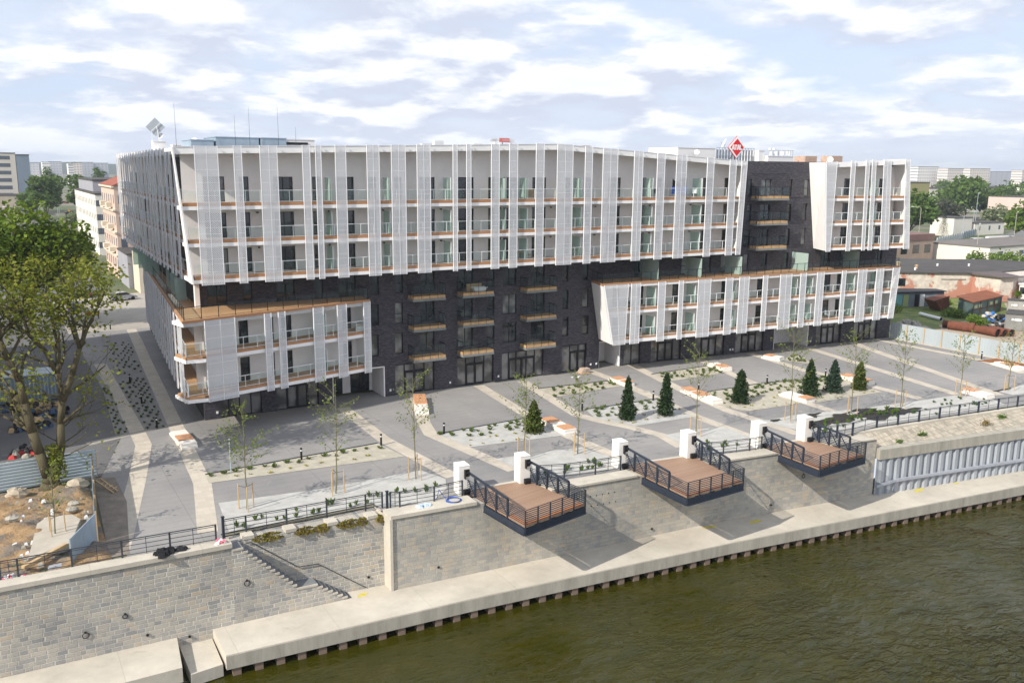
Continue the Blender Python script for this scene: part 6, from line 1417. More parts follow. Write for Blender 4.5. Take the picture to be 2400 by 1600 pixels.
t = thing('concrete_slab', 'broken pale concrete slab lying in the dirt lot', 'rubble', (1.6, 58, 0)); m = MB(); m.prism([(.2, 53.9), (2.5, 55.2), (3.3, 58.8), (2.9, 59.9), (1.5, 60.2), (.9, 59.3), (.5, 56.2)], .1, .52); m.build('slab', plain('broken_concrete', (.45, .41, .35), .95, .15, 1.2, bump=.4), t)
t = thing('timber_beam', 'long timber beam lying below the concrete slab', 'beam', (1.3, 54.0, .3)); MB().bar((-.1, 53.0, .42), (2.2, 55.0, .5), .22, .2).build('beam', M_timber, t)
t = thing('cement_bag', 'pale flat bags on the wall behind the left railing', 'bag', (1.3, 52.45, .3)); m = MB(); m.box(1.1, 1.75, 52.3, 52.6, .28, .36); m.box(1.15, 1.8, 52.32, 52.58, .365, .44); m.build('bag', plain('pale_bag', (.5, .52, .55), .8, .1, 3), t)
r = random.Random(8)
for i in range(60):
    x, y = (r.uniform(-.2, 3.9), r.uniform(54.5, 65)) if i < 44 else (r.uniform(-.6, 1.5), r.uniform(53.2, 57)); s = r.uniform(.05, .13) if i%3 else r.uniform(.12, .22); dk = i % 2
    o = thing('rubble_chunk', ['small white rubble chunk scattered in the sandy dirt', 'grey or brown rubble chunk scattered in the sandy dirt'][dk], 'rubble', (x, y, .25), ['white rubble chunks in the dirt', 'grey rubble chunks in the dirt'][dk]); m = MB(); m.hexa([(x-s, y-s, .2), (x+s, y-s*.8, .2), (x+s*.9, y+s, .2), (x-s*.8, y+s*.8, .2)], [(x-s*.6, y-s*.5, .25+s), (x+s*.7, y-s*.6, .25+s*.8), (x+s*.5, y+s*.6, .25+s), (x-s*.5, y+s*.5, .25+s*.7)]); m.build('chunk', [M_signw, M_concs][dk], o)
t = thing('timber_ladder', 'short timber ladder leaning on the edge-on hoarding', 'ladder', (5.3, 65, 0)); m = MB(); m.bar((4.9, 65.9, .5), (5.8, 64.0, .05), .08, .1); m.bar((5.2, 66.1, .55), (6.05, 64.2, .1), .08, .1)
for kx in range(5): u = kx/4; m.bar((lerp(4.9, 5.8, u), lerp(65.9, 64.0, u), .35), (lerp(5.2, 6.05, u), lerp(66.1, 64.2, u), .4), .05, .05)
m.build('ladder_frame', M_timber, t)
# vehicles
def car(label, x, y, rot, col, L=4.3, name='parked_car', cat='car', van=False, group=None):
    t = thing(name, label, cat, (x, y, 0), group); c, s = math.cos(rot), math.sin(rot); w = .88 if not van else 1.0
    P = lambda a, b, z: (x+a*c-b*s, y+a*s+b*c, z)
    paint = plain('paint_'+name+str(len(bpy.data.materials)), col, .3, .02, 1, .1, .5)
    h = 1.42 if not van else 2.1
    lower = [(-L/2, .35), (-L/2, .85), (-L/2+.25, .95), (L/2-.9, .92), (L/2-.05, .7), (L/2, .35)] if not van else [(-L/2, .4), (-L/2, h), (L/2-1.6, h), (L/2-.9, 1.25), (L/2-.05, 1.0), (L/2, .4)]
    def ext(prof, ww, ww2, name_, mat, par):
        m = MB(); k = len(prof); a = [P(p[0], -ww if p[1] < .9 or van else -ww2, p[1]) for p in prof]; b = [P(p[0], ww if p[1] < .9 or van else ww2, p[1]) for p in prof]
        o = len(m.v); m.v += a+b; m.f.append(tuple(o+i for i in range(k))); m.f.append(tuple(o+k+i for i in reversed(range(k))))
        for i in range(k): j = (i+1) % k; m.f.append((o+j, o+i, o+k+i, o+k+j))
        return m.build(name_, mat, par)
    b = ext(lower, w, w*.98, 'body', paint, t)
    if not van:
        ext([(-L/2+.45, .93), (-L/2+.95, h-.06), (L/2-1.75, h-.06), (L/2-1.05, .93)], w*.93, w*.86, 'window', M_pane, t)
        ext([(-L/2+.95, h-.08), (-L/2+1.05, h), (L/2-1.85, h), (L/2-1.75, h-.08)], w*.82, w*.8, 'roof', paint, t)
    else:
        m = MB()
        for sg in (-1, 1): m.hexa([P(L/2-2.6, sg*w, 1.3), P(L/2-1.2, sg*w, 1.3), P(L/2-1.2, sg*(w+.012), 1.3), P(L/2-2.6, sg*(w+.012), 1.3)], [P(L/2-2.6, sg*w, 1.9), P(L/2-1.6, sg*w, 1.9), P(L/2-1.6, sg*(w+.012), 1.9), P(L/2-2.6, sg*(w+.012), 1.9)]); m.hexa([P(-L/2+.5, sg*w, 1.3), P(L/2-2.8, sg*w, 1.3), P(L/2-2.8, sg*(w+.012), 1.3), P(-L/2+.5, sg*(w+.012), 1.3)], [P(-L/2+.5, sg*w, 1.9), P(L/2-2.8, sg*w, 1.9), P(L/2-2.8, sg*(w+.012), 1.9), P(-L/2+.5, sg*(w+.012), 1.9)])
        m.poly([P(L/2-1.55, -w*.9, 2.05), P(L/2-.92, -w*.9, 1.3), P(L/2-.92, w*.9, 1.3), P(L/2-1.55, w*.9, 2.05)])
        m.build('window', M_pane, t)
    for a in (-L/2+.8, L/2-.8):
        for sg in (-1, 1): MB().tube(P(a, sg*(w-.18), .32), P(a, sg*(w+.02), .32), .32, 12).build('wheel', M_black, t)
    for sg in (-1, 1):
        m = MB(); q = P(L/2-.02, sg*w*.7, .65); m.lathe([(.09, -.07), (.09, .07)], q, 8); m.build('headlight', M_signw, t)
        m = MB(); q = P(-L/2+.0, sg*w*.75, .75); m.lathe([(.07, -.08), (.07, .08)], q, 8); m.build('tail_light', M_red, t)
    return t
car('silver parked car beside the tenement corner down the street', 18.6, 161, .25, (.45, .46, .48))
car('blue parked car half hidden behind the sparse tree', 10.6, 152, 1.4, (.03, .06, .25)); car('dark parked car beyond the sparse tree in the street', 13.6, 168, 1.5, (.03, .03, .035)); car('white parked car beside the dense tree in the street', 12.0, 196, 1.45, (.6, .6, .6)); car('blue parked car beside the tenements further up the street', 17.5, 205, 1.5, (.02, .07, .3))
car('dark car on the far road behind the leafy bush at left', 33.1, 460, .1, (.02, .02, .03)); car('pale car in the far car park left', 27, 545, .4, (.6, .6, .6)); car('red car in the far car park left', 40, 590, .3, (.4, .03, .03)); car('grey car in the far car park left', 34, 570, .4, (.3, .32, .35))
car('white van on the yard road beyond the flat roofs', 270.9, 165.5, 2.6, (.75, .75, .75), 5.2, 'white_van', 'van', True)
t = thing('site_container', 'pale blue site container behind the silver hoarding', 'container', (1.5, 96, 0)); m = MB(); m.box(-2.5, 4.4, 94, 97, .1, 2.6); m.build('container_body', plain('container_blue', (.20, .28, .36), .6, .15, 1), t); m = MB(); m.box(-2.6, 4.5, 93.9, 97.1, 2.6, 2.7); m.build('roof', M_galv, t); m = MB()
for kx in range(22): m.box(-2.4+kx*.31, -2.3+kx*.31, 93.95, 93.998, .3, 2.4)
m.build('rib', M_galv, t)
for i, (x, y, l) in enumerate([(7.7, 141, 'orange road barrier beyond the sparse tree, left one'), (12.2, 143, 'orange road barrier beyond the sparse tree, right one')]):
    t = thing('road_barrier', l, 'barrier', (x, y, 0)); m = MB(); m.box(x-.9, x+.9, y-.06, y+.06, .5, 1.1); m.build('board', plain('orange_board', (.45, .14, .03), .6, .1, 2), t); m = MB(); m.box(x-.8, x-.7, y-.3, y+.3, 0, .5); m.box(x+.7, x+.8, y-.3, y+.3, 0, .5); m.build('foot', M_rail, t)
blue_t = plain('blue_sheet_dark', (.05, .09, .17), .6, .3, 2)
for i, (x, y, s, l) in enumerate([(1.6, 84, 1.5, 'dark blue covered heap of site material behind the hoarding'), (3.2, 88.5, 1.7, 'dark heap of site equipment beside the shaded street, nearer one'), (1.2, 91.5, 1.6, 'dark heap of site equipment beside the container')]): heap('site_material', l, 'building material', x, y, 0, s, s*.7, 1.5, 36, [('covered_stack', blue_t), ('dark_stack', M_black), ('timber_stack', M_timber)], 200+i, .4)
heap('site_material', 'red and dark material heap behind the silver hoarding at left', 'building material', .8, 76.5, 0, 1.2, .8, .9, 24, [('dark_stack', M_black), ('red_netting', plain('red_net', (.5, .05, .05), .7)), ('grey_stack', M_concs)], 210, .35)
# ------------------------------------------------------------------ buildings
def house(name, label, x0, x1, y0, y1, h, wall, cat='building', rows=3, cols=6, roof='flat', win=M_pane, win_w=1.1, win_h=1.5, z0=1.2, faces='ws', roofmat=None, group=None, par=.4):
    t = thing(name, label, cat, ((x0+x1)/2, y0, 0), group); MB().box(x0, x1, y0, y1, -.2, h).build('wall', wall, t)
    m = MB()
    if roof == 'flat': m.box(x0-.15, x1+.15, y0-.15, y1+.15, h+.003, h+par); m.build('roof', roofmat or M_roofdk, t)
    else:
        mx = (x0+x1)/2; k = roof; o = [(x0-.4, y0-.2, h+.01), (x1+.4, y0-.2, h+.01), (x1+.4, y1+.2, h+.01), (x0-.4, y1+.2, h+.01)]; rg = [(mx, y0-.2, h+k), (mx, y1+.2, h+k)]
        m.poly([o[0], rg[0], rg[1], o[3]][::-1]); m.poly([o[1], o[2], rg[1], rg[0]][::-1]); m.poly([o[0], o[1], rg[0]]); m.poly([o[2], o[3], rg[1]]); m.build('roof', roofmat or M_roofdk, t)
    gap = (h-z0)/rows
    if rows*cols > 100: rows = max(1, 100//cols)
    for f in faces:
        a0, a1 = (y0, y1) if f in 'we' else (x0, x1)
        for j in range(rows):
            for i in range(cols):
                a = lerp(a0, a1, (i+.5)/cols); z = z0+gap*j+gap*.18; g = MB(); zz = z+min(win_h, gap*.7)
                if f == 'w': g.box(x0-.03, x0+.05, a-win_w/2, a+win_w/2, z, zz)
                elif f == 'e': g.box(x1-.05, x1+.03, a-win_w/2, a+win_w/2, z, zz)
                else: g.box(a-win_w/2, a+win_w/2, y0-.03, y0+.05, z, zz)
                g.build('window', win, t)
    return t
cream = plain('cream_render', (.62, .56, .45), .9, .08, .4); cream2 = plain('white_cream_render', (.72, .69, .62), .9, .06, .3); pinkr = plain('pink_render', (.60, .46, .38), .9, .10, .4); greyr = plain('grey_firewall', (.33, .33, .36), .9, .08, .4); redroof = plain('red_tiles', (.28, .09, .06), .9, .2, 1)
far_w = plain('far_window', (.10, .12, .15), .3, .2, 1)
# unseen tall block left of frame, standing in for whatever shades the street
house('shading_block', 'unseen tall beige block across the street, standing in for what shades it', -22, -4.5, 74.8, 119, 38, cream2, 'apartment block', 8, 9, faces='es', win=far_w)
house('tenement', 'cream and pink tenement with cornices beside the far end of the side street', 21.8, 36, 190, 212, 18.6, pinkr, 'tenement', 4, 6, 3.2, far_w, 1.1, 1.7, 1.5, 'ws', redroof)
m = MB(); TN = [o for o in bpy.data.objects if o.name == 'tenement'][0]
for z in (4.6, 9.2, 13.6, 18.2): m.box(21.35, 21.79, 189.8, 212.2, z, z+.35)
m.build('cornice', cream, TN); m = MB()
for i in range(2):
    for z in (5.4, 10.0, 14.3): m.box(20.7, 21.79, 194+i*10, 196.6+i*10, z, z+.9)
m.build('balcony', cream, TN)
house('annex', 'low grey windowless annex at the end of the apartment block', 21.6, 30, 176, 189.7, 6.2, greyr, 'building', 1, 1, faces='', par=.3)
house('yard_wall_house', 'cream single-storey house with roof terrace behind the apartment block', 22.4, 27, 168, 175.5, 7.2, cream, 'building', 2, 2, faces='s', win=far_w)
house('corner_building', 'cream street building with a setback grey top floor', 23.8, 40, 246, 304, 15.2, cream2, 'building', 4, 14, faces='ws', win=far_w)
house('setback_storey', 'grey setback top storey on the cream street building', 25, 38, 262, 303, 18.4, greyr, 'building', 1, 1, faces='')
house('shop_row', 'low beige flat-roofed building behind the street bush', 33, 75, 372, 395, 12.0, cream, 'building', 2, 10, faces='s', win=far_w)
house('office_block', 'seven-storey beige office block with ribbon windows at the left edge', -2, 13.4, 470, 500, 27.5, plain('office_beige', (.60, .56, .50), .9, .06, .2), 'office block', 7, 1, faces='s', win=far_w, win_w=11, win_h=1.7, z0=4)
house('office_annex', 'low beige office annex with orange band below the tall office block', -6, 14.5, 452, 469, 9, plain('annex_beige', (.50, .43, .35), .9, .06, .2), 'office block', 1, 5, faces='s', win=far_w, win_w=3, win_h=2, z0=.3)
house('stair_tower', 'blue grey stair tower on the right of the office block', 13.6, 19, 470, 495, 26.8, plain('blue_grey_panel', (.20, .25, .31), .8, .08, .3), 'building', 1, 1, faces='')
# far slabs on the horizon
fw_ = plain('panel_block_white', (.80, .79, .77), .9, .06, .02); fb_ = plain('panel_block_grey', (.50, .52, .57), .9, .06, .02); fp_ = plain('panel_block_pinkish', (.76, .69, .63), .9, .08, .02)
far_s = plain('far_block_window', (.34, .35, .38), .5, .2, 1)
fl = [('far_block', 'far grey slab block right of the office block', 44, 58, 1200, 1220, 25, fb_), ('far_block', 'far white slab block behind the left poplars', 60.5, 69, 1180, 1200, 25.6, fw_), ('far_block', 'far grey slab block behind the left trees', 70, 83, 1210, 1225, 26.2, fb_), ('far_block', 'far narrow white block in the left skyline', 85.5, 91, 1150, 1170, 24.2, fw_), ('far_block', 'far pale grey block with dark stair strip in the left skyline', 91.5, 104, 1195, 1210, 25.2, fp_), ('far_block', 'far grey stepped block left of the apartment building', 105, 120, 1230, 1250, 26, fb_), ('far_block', 'far low grey block just left of the apartment building', 121, 139, 1250, 1270, 25.2, fb_)]
for nm, l, x0, x1, y0, y1, h, mt in fl: house(nm, l, x0, x1, y0, y1, h, mt, 'apartment block', 8, 4, faces='s', win=far_s, win_w=1.8, win_h=1.3, group='far slab blocks')
house('red_roof_house', 'red roofed house near the horizon beside the apartment building', 100, 112, 620, 640, 20, cream, 'house', 2, 3, 6, far_w, faces='s', roofmat=redroof)
# trees on the left
for i, (x, y, h, R, lf, n_, l) in enumerate([(20, 392, 21, 8, L_far, 1800, 'broad green tree right of the office block'), (34, 400, 20, 8, L_far, 1800, 'broad green tree in the far left clump, second'), (44, 430, 17, 8, L_far, 1600, 'green tree behind the far road at left'), (52, 450, 13, 8, L_lime, 1500, 'bright green tree above the far car park'), (29, 520, 26, 4.5, L_far, 1000, 'tall poplar right of the office block'), (55, 540, 25, 4.5, L_far, 1000, 'tall poplar left of the far slab blocks'), (62, 520, 19, 9, L_far, 1500, 'bushy tree under the far slab blocks'), (80, 560, 17, 10, L_far, 1500, 'wide tree in front of the far white block'), (100, 600, 20, 11, L_far, 1500, 'wide dark tree near the red roofed house'), (122, 640, 20, 11, L_far, 1500, 'dark tree behind the red roofed house'), (26, 330, 9, 4, L_grey, 1200, 'pale blossoming tree behind the street lamps at left'), (35.5, 322, 11.5, 5.6, L_dense, 2400, 'dense round dark tree beside the cream corner building'), (34, 312, 7.5, 4.2, L_lime, 1600, 'bright green bush under the dense round tree'), (150, 700, 20, 14, L_far, 1500, 'long low tree clump on the left horizon'), (16, 420, 15, 7, L_far, 1500, 'green tree right beside the office annex')]):
    tree('street_tree', l, 'tree', (x, y, 0), h, R, lf, 300+i, n_, R*.14, .3, .15, 13)
def lamp(label, x, y, h, ang, arm=1.8, mat=M_galv):
    t = thing('street_lamp', label, 'street lamp', (x, y, 0), 'street lamps'); a = Vector((math.cos(ang), math.sin(ang), 0)); m = MB(); m.path([(x, y, 0), (x, y, h-.6), tuple(Vector((x, y, h-.1))+a*.4), tuple(Vector((x, y, h))+a*arm)], .11, 6, .06); m.build('lamp_post', mat, t); e = Vector((x, y, h))+a*arm; m = MB(); m.bar(tuple(e), tuple(e+a*.8), .3, .14); m.build('lamp_head', M_metal, t)
lamp('tall double street lamp in front of the far left trees', 20.5, 430, 13, .3, 3.2); lamp('street lamp right of the tall lamp at left', 27, 440, 10, .3, 3.2); lamp('low street lamp near the far car park', 29.5, 470, 8, .3, 2.6); lamp('street lamp at the left picture edge', 6.6, 330, 9, 2.5)
for i, (x, y, cl, l) in enumerate([(31.5, 440, (.7, .35, .02), 'yellow road sign on the far road'), (33.5, 365, (.05, .12, .5), 'blue round road sign by the side street'), (33.5, 370, (.75, .3, .02), 'orange road sign by the side street')]):
    t = thing('road_sign', l, 'road sign', (x, y, 0)); MB().tube((x, y, 0), (x, y, 2.6), .06, 5).build('pole', M_galv, t); m = MB(); m.tube((x, y-.05, 2.6), (x, y+.03, 2.6), .55, 10); m.build('sign_plate', plain('sign_'+str(i), cl, .5, .02), t)
# ------------------------------------------------------------------ the yard on the right
m = MB(); m.poly([(106, 40, .003), (150, 30, .003), (170, 60, .003), (150, 92, .003), (120, 110, .003), (106.6, 100, .003), (106, 76, .003)]); struct('yard_dirt', m, M_yard)
m = MB(); m.poly([(109, 79, .015), (113.5, 77.5, .015), (119.3, 76.7, .015), (121.5, 78.5, .015), (130, 79, .015), (135, 75, .015), (153, 87, .015), (153.5, 93, .015), (144, 101, .015), (125, 104, .015), (109.5, 98, .015)]); struct('yard_grass', m, M_grass)
m = MB(); m.poly([(108.2, 81, .03), (112, 78.6, .03), (118, 77.2, .03), (119, 79, .03), (112, 84, .03)]); struct('yard_path', m, M_concs)
F = None
def gate_fence():
    t = thing('sheet_fence', 'pale grey sheet metal fence with timber posts along the right of the plaza', 'fence', (105.6, 66, 0)); pts = [(105.75, 75.4), (105.75, 44)]; F = Fr(*pts); m = MB(); a = 0
    while a < F.len-.3:
        q = [(a, 0), (a+.3, 0), (a+.33, .03), (a+.37, .03), (a+.4, 0)]
        for (s0, t0), (s1, t1) in zip(q, q[1:]): m.poly([F.P(s0, t0, .12), F.P(s1, t1, .12), F.P(s1, t1, 2.25), F.P(s0, t0, 2.25)])
        a += .4
    m.build('sheet', plain('pale_fence_sheet', (.42, .475, .50), .5, .16, .25, .15, stretch=(1, 1, .2)), t)
    p = MB(); i = 0; a = 2.6
    while a < F.len: F.box(p, a-.06, a+.06, .035, .12, 0, 2.25); a += 2.55
    p.build('fence_post', M_timber, t); k = MB(); F.box(k, 0, F.len, .0, .16, .005, .11); k.build('kerb', M_conc, t)
gate_fence()
# derelict flat-roofed building
t = thing('derelict_building', 'long derelict flat-roofed building with peeling plaster', 'building', (150, 98, 0))
ring = [(137.5, 104.5), (154.2, 94.0), (154.0, 88.6), (156.2, 87.6), (186, 92), (180, 106), (148, 126)]
m = MB(); m.prism(ring, -.1, 4.4); m.build('wall', M_peel, t)
m = MB(); m.prism([(136.9, 104.6), (154.0, 93.6), (157.2, 92.6), (187, 91.5), (181, 107), (148, 127)], 4.405, 4.62); m.build('roof', M_roofdk, t)
m = MB(); m.prism([(153.6, 93.9), (153.4, 88.0), (157.5, 86.4), (160, 92.8)], 4.3, lambda p: 4.72 if p[1] > 91 else 4.42); m.build('lean_to_roof', plain('lean_to_felt', (.12, .10, .10), .9, .2, 1), t)
F = Fr((137.5, 104.5), (154.2, 94.0))
for a in (1.2, 3.6, 6.0):
    F.glazing(a, a+1.6, 2.0, 3.4, .02, t, 'window', 2, M_pane, .08)
m = MB(); F.box(m, 14, 18.5, .01, .14, 3.3, 3.5); m.build('ledge', M_concs, t)
for i, (x, y, s, mt, l) in enumerate([(152, 108, .5, M_timber, 'orange brick vent stack on the derelict roof, furthest'), (150.5, 103, .45, M_timber, 'orange brick vent on the derelict roof, middle'), (146.5, 106.5, .6, M_rust, 'rusty fan housing on the derelict roof at left'), (158.5, 104, .3, M_metal, 'small pale vent pipe on the derelict roof, middle'), (148.0, 101.5, .3, M_metal, 'small pale vent pipe near the derelict roof edge'), (164, 101, .3, M_metal, 'small pale vent pipe on the right half of the derelict roof')]):
    v = thing('roof_vent_pipe', l, 'roof vent', (x, y, 4.62)); MB().lathe([(s*.6, 0), (s*.55, s*1.3)], (x, y, 4.6), 8).build('stack', mt, v); MB().lathe([(s*.9, s*1.3), (s*.2, s*1.7)], (x, y, 4.6), 8).build('cowl', mt, v)
t = thing('skylight', 'pale blue domed skylight on the derelict roof', 'skylight', (148.5, 109.5, 4.62)); MB().lathe([(1.5, 0), (1.4, .3), (.9, .65), (.3, .8)], (148.5, 109.5, 4.6), 12).build('dome', plain('skylight_blue', (.35, .48, .52), .3, .1), t); MB().lathe([(1.65, -.02), (1.65, .1)], (148.5, 109.5, 4.6), 12).build('frame', M_metal, t)
# second low building behind
house('low_workshop', 'low brown workshop with columns behind the derelict roof', 189, 213, 141.5, 160, 5.2, plain('brown_render', (.36, .27, .22), .9, .15, .4), 'workshop', 1, 5, faces='sw', win=M_pane, win_w=2.6, win_h=2.2, z0=1.2, roofmat=plain('maroon_roof_edge', (.20, .12, .11), .9, .15, .3), par=1.6)
house('flat_workshop', 'wide flat-roofed workshop with grey felt roof beside the yard road', 216, 292, 128, 146, 4.0, cream2, 'workshop', 1, 8, faces='s', win=far_w, win_w=2, win_h=1, z0=1.5, roofmat=plain('grey_felt', (.17, .155, .145), .95, .15, .1), par=.3)
house('cream_shed', 'cream and grey shed at the right edge of the yard', 157.6, 168, 84.8, 87.2, 3.0, cream2, 'shed', 1, 2, faces='sw', win=M_pane, win_w=.9, win_h=1.2, z0=1.0, roofmat=M_metal, par=.25)
# grey shack row
t = thing('shack', 'row of grey sheet shacks with a teal end beside the apartment block', 'shed', (135, 91.5, 0)); ring = [(130.4, 92.9), (139.4, 89.7), (140.2, 91.8), (131.2, 95.2)]
m = MB(); m.prism(ring, 0, 2.55); m.build('wall', plain('shack_grey', (.17, .20, .23), .7, .35, .6), t)
m = MB(); m.prism([(130.2, 92.5), (139.5, 89.3), (140.5, 92.0), (131.2, 95.5)], 2.56, lambda p: 2.72 if p[1] < 93 else 2.95); m.build('roof', M_black, t)
F = Fr((130.4, 92.9), (139.4, 89.7))
for a, w, mt, nm in ((.3, 1.3, plain('teal_panel', (.14, .36, .36), .6, .1), 'teal_panel'), (1.8, 1.0, plain('olive_panel', (.30, .36, .16), .6, .1), 'olive_panel'), (5.0, .85, M_signw, 'white_door'), (4.0, .8, M_black, 'doorway')):
    m = MB(); F.box(m, a, a+w, .005, .06, .1, 2.2); m.build(nm, mt, t)
# rusty shed
t = thing('rusty_shed', 'rusty steel framed shed with green panels and flat rust roof', 'shed', (135, 82, 0)); ring = [(131.2, 79.6), (142.6, 81.7), (141.6, 87.2), (135.8, 86.4)]
ring = [(131.4, 79.5), (142.6, 81.6), (146.6, 86.6), (135.6, 84.6)]
m = MB(); m.prism(ring, 0.02, 2.55); m.build('wall_panel', plain('green_panel', (.10, .15, .14), .7, .4, .7), t)
m = MB(); m.prism([(131.1, 79.3), (142.8, 81.4), (147, 86.9), (135.3, 84.9)], 2.56, 2.72); m.build('roof', plain('rust_roof', (.22, .075, .035), .85, .25, .5), t)
m = MB()
for a, b in zip(ring, ring[1:]+ring[:1]):
    F = Fr(a, b); k = 4
    if F.n.y > .5: continue
    for i in range(k+1): s = F.len*i/k; F.box(m, max(0, s-.09), min(F.len, s+.09), .005, .08, 0, 2.55)
    F.box(m, 0, F.len, .01, .07, 1.3, 1.42)
m.build('frame', M_rust, t)
g = MB(); F = Fr(ring[0], ring[1])
for a in (.5, 2.2, 6.6, 8.6): F.box(g, a, a+1.1, .006, .05, 1.6, 2.1)
g.build('window', plain('dirty_yellow_pane', (.5, .52, .25), .4, .3, 2), t)
t = thing('rust_tank', 'dark rusty tilted tank left of the rusty shed', 'tank', (134.5, 87.5, 0)); MB().hexa([(133.6, 86.2, .2), (135.4, 86.0, .6), (136.2, 88.2, .6), (134.2, 88.6, .2)], [(132.2, 86.4, 1.8), (135.2, 86.0, 2.4), (136.6, 88.6, 2.4), (133.2, 89.2, 1.9)]).build('tank_body', M_rust, t); MB().bar((132.2, 86.4, 1.9), (135.2, 86.0, 2.5), .2, .2).build('rim', M_rust, t)
def pipe(label, a, b, r, mat=M_rust, name='steel_pipe', group='rusty steel pipes in the yard'):
    t = thing(name, label, 'pipe', (*a, 0), group); A = Vector((*a, r+.02)); B = Vector((*b, r+.02)); MB().tube(A, B, r, 14, cap=False).build('barrel', mat, t, True); m = MB(); d = (B-A).normalized()
    for p in (A, B): m.tube(p-d*.06, p+d*.06, r*1.12, 14, cap=False)
    m.build('flange', mat, t); MB().tube(A+d*.1, B-d*.1, r*.9, 12).build('inner_wall', M_black, t)
pipe('large rusty pipe in the yard, left rear one', (120.3, 77.0), (121.8, 73.2), .55); pipe('large rusty pipe in the yard, left front one with dark end', (119.6, 75.6), (120.3, 72.2), .6); pipe('long rusty pipe in the yard, right front one', (120.4, 72.6), (120.0, 68.6), .55)
pipe('rusty pipe behind the right front one', (121.6, 71.8), (121.0, 68.2), .5); pipe('rusty pipe furthest right in the pipe row', (122.6, 71.0), (122.0, 67.8), .5)
pipe('white plastic pipe lying in the grass by the shacks', (127, 85.4), (125.2, 80.6), .28, M_signw, 'plastic_pipe', None)
heap('rubble_heap', 'grey heap of cobbles beside the apartment block end', 'rubble', 116.9, 80.6, 0, 2.6, 1.3, .8, 150, [('cobble', M_concs), ('pale_cobble', plain('pale_cobble', (.4, .38, .36), .9, .2, 2))], 301, .28)
heap('barrel_heap', 'heap of blue plastic barrels and sacks by the rusty shed', 'barrels', 132.5, 77.0, 0, 3.6, 1.6, 1.5, 70, [('blue_sack', plain('blue_plastic', (.03, .17, .5), .4, .3, 1)), ('dark_sack', M_black), ('pale_sack', plain('pale_sack', (.45, .42, .36), .8, .2))], 302, .5)
heap('tyre_heap', 'heap of grey tyres and scrap beside the grey containers', 'tyres', 127.5, 73.5, 0, 2.0, 1.3, .7, 40, [('tyre', M_black), ('grey_scrap', M_concs)], 303, .4)
def container(label, x, y, rot, L, w, h, col):
    t = thing('skip_container', label, 'container', (x, y, 0)); c, s = math.cos(rot), math.sin(rot); P = lambda a, b, z: (x+a*c-b*s, y+a*s+b*c, z); mt = plain('container_'+str(len(MATS)), col, .7, .2, .7)
    m = MB(); m.hexa([P(0, 0, .05), P(L, 0, .05), P(L, w, .05), P(0, w, .05)], [P(0, 0, h), P(L, 0, h), P(L, w, h), P(0, w, h)]); m.build('container_body', mt, t); m = MB()
    for i in range(7): a = L*i/6; m.hexa([P(a-.05, -.06, .05), P(a+.05, -.06, .05), P(a+.05, -.003, .05), P(a-.05, -.003, .05)], [P(a-.05, -.06, h), P(a+.05, -.06, h), P(a+.05, -.003, h), P(a-.05, -.003, h)])
    m.build('rib', mt, t); m = MB(); m.hexa([P(-.05, -.08, h), P(L+.05, -.08, h), P(L+.05, w+.05, h), P(-.05, w+.05, h)], [P(-.05, -.08, h+.1), P(L+.05, -.08, h+.1), P(L+.05, w+.05, h+.1), P(-.05, w+.05, h+.1)]); m.build('lid', M_roofdk, t); m = MB()
    for i in range(2): a = L*(.12+.38*i); m.hexa([P(a, -.02, h*.62), P(a+L*.2, -.02, h*.62), P(a+L*.2, -.003, h*.62), P(a, -.003, h*.62)], [P(a, -.02, h*.75), P(a+L*.2, -.02, h*.75), P(a+L*.2, -.003, h*.75), P(a, -.003, h*.75)])
    m.build('white_marking', M_signw, t)
container('grey ribbed container with white markings at the right edge of the yard', 126.8, 71.6, -1.1, 6.5, 5, 2.3, (.22, .22, .21)); container('pale grey container behind the ribbed one', 141.5, 79.8, -1.0, 4.2, 2.4, 2.2, (.36, .35, .33)); container('dark container with a white oval behind the ribbed one', 138.6, 75.0, -1.0, 4.2, 2.4, 2.3, (.07, .065, .065))
# yard bushes and grass tufts
def bush(label, x, y, R, h, leaf, seed, n_=900, size=.22): tree('bush', label, 'bush', (x, y, 0), h, R, leaf, seed, n_, size, .06, .05, 9)
bush('bright green round bush behind the rusty pipes', 124.3, 74.0, 1.9, 2.1, L_lime, 401, 1600, .2); bush('low yellow green shrubs in front of the rusty shed', 130.5, 82.2, 2.2, 1.3, L_lime, 402, 900, .2); bush('dark green bushes in front of the shacks', 126.5, 91.5, 3.0, 1.2, L_dense, 403, 1200, .22); bush('green bush beside the shack end', 137.5, 88.2, 1.4, 1.5, L_dense, 404); bush('small bush growing by the peeling wall', 154.2, 92.6, 1.0, 1.1, L_lime, 405, 500); bush('small bush at the foot of the peeling wall, left', 148.5, 97.0, 1.0, .9, L_lime, 406, 500); bush('small creeper on the peeling gable', 156.8, 87.0, .7, 2.6, L_dense, 407, 400); bush('trimmed green hedge mound beyond the derelict roof, small', 218, 131, 6, 2.0, L_lime, 408, 900, .5); bush('long green bush beyond the derelict roof at right', 206, 116, 7.5, 3.2, L_lime, 409, 2200, .45)
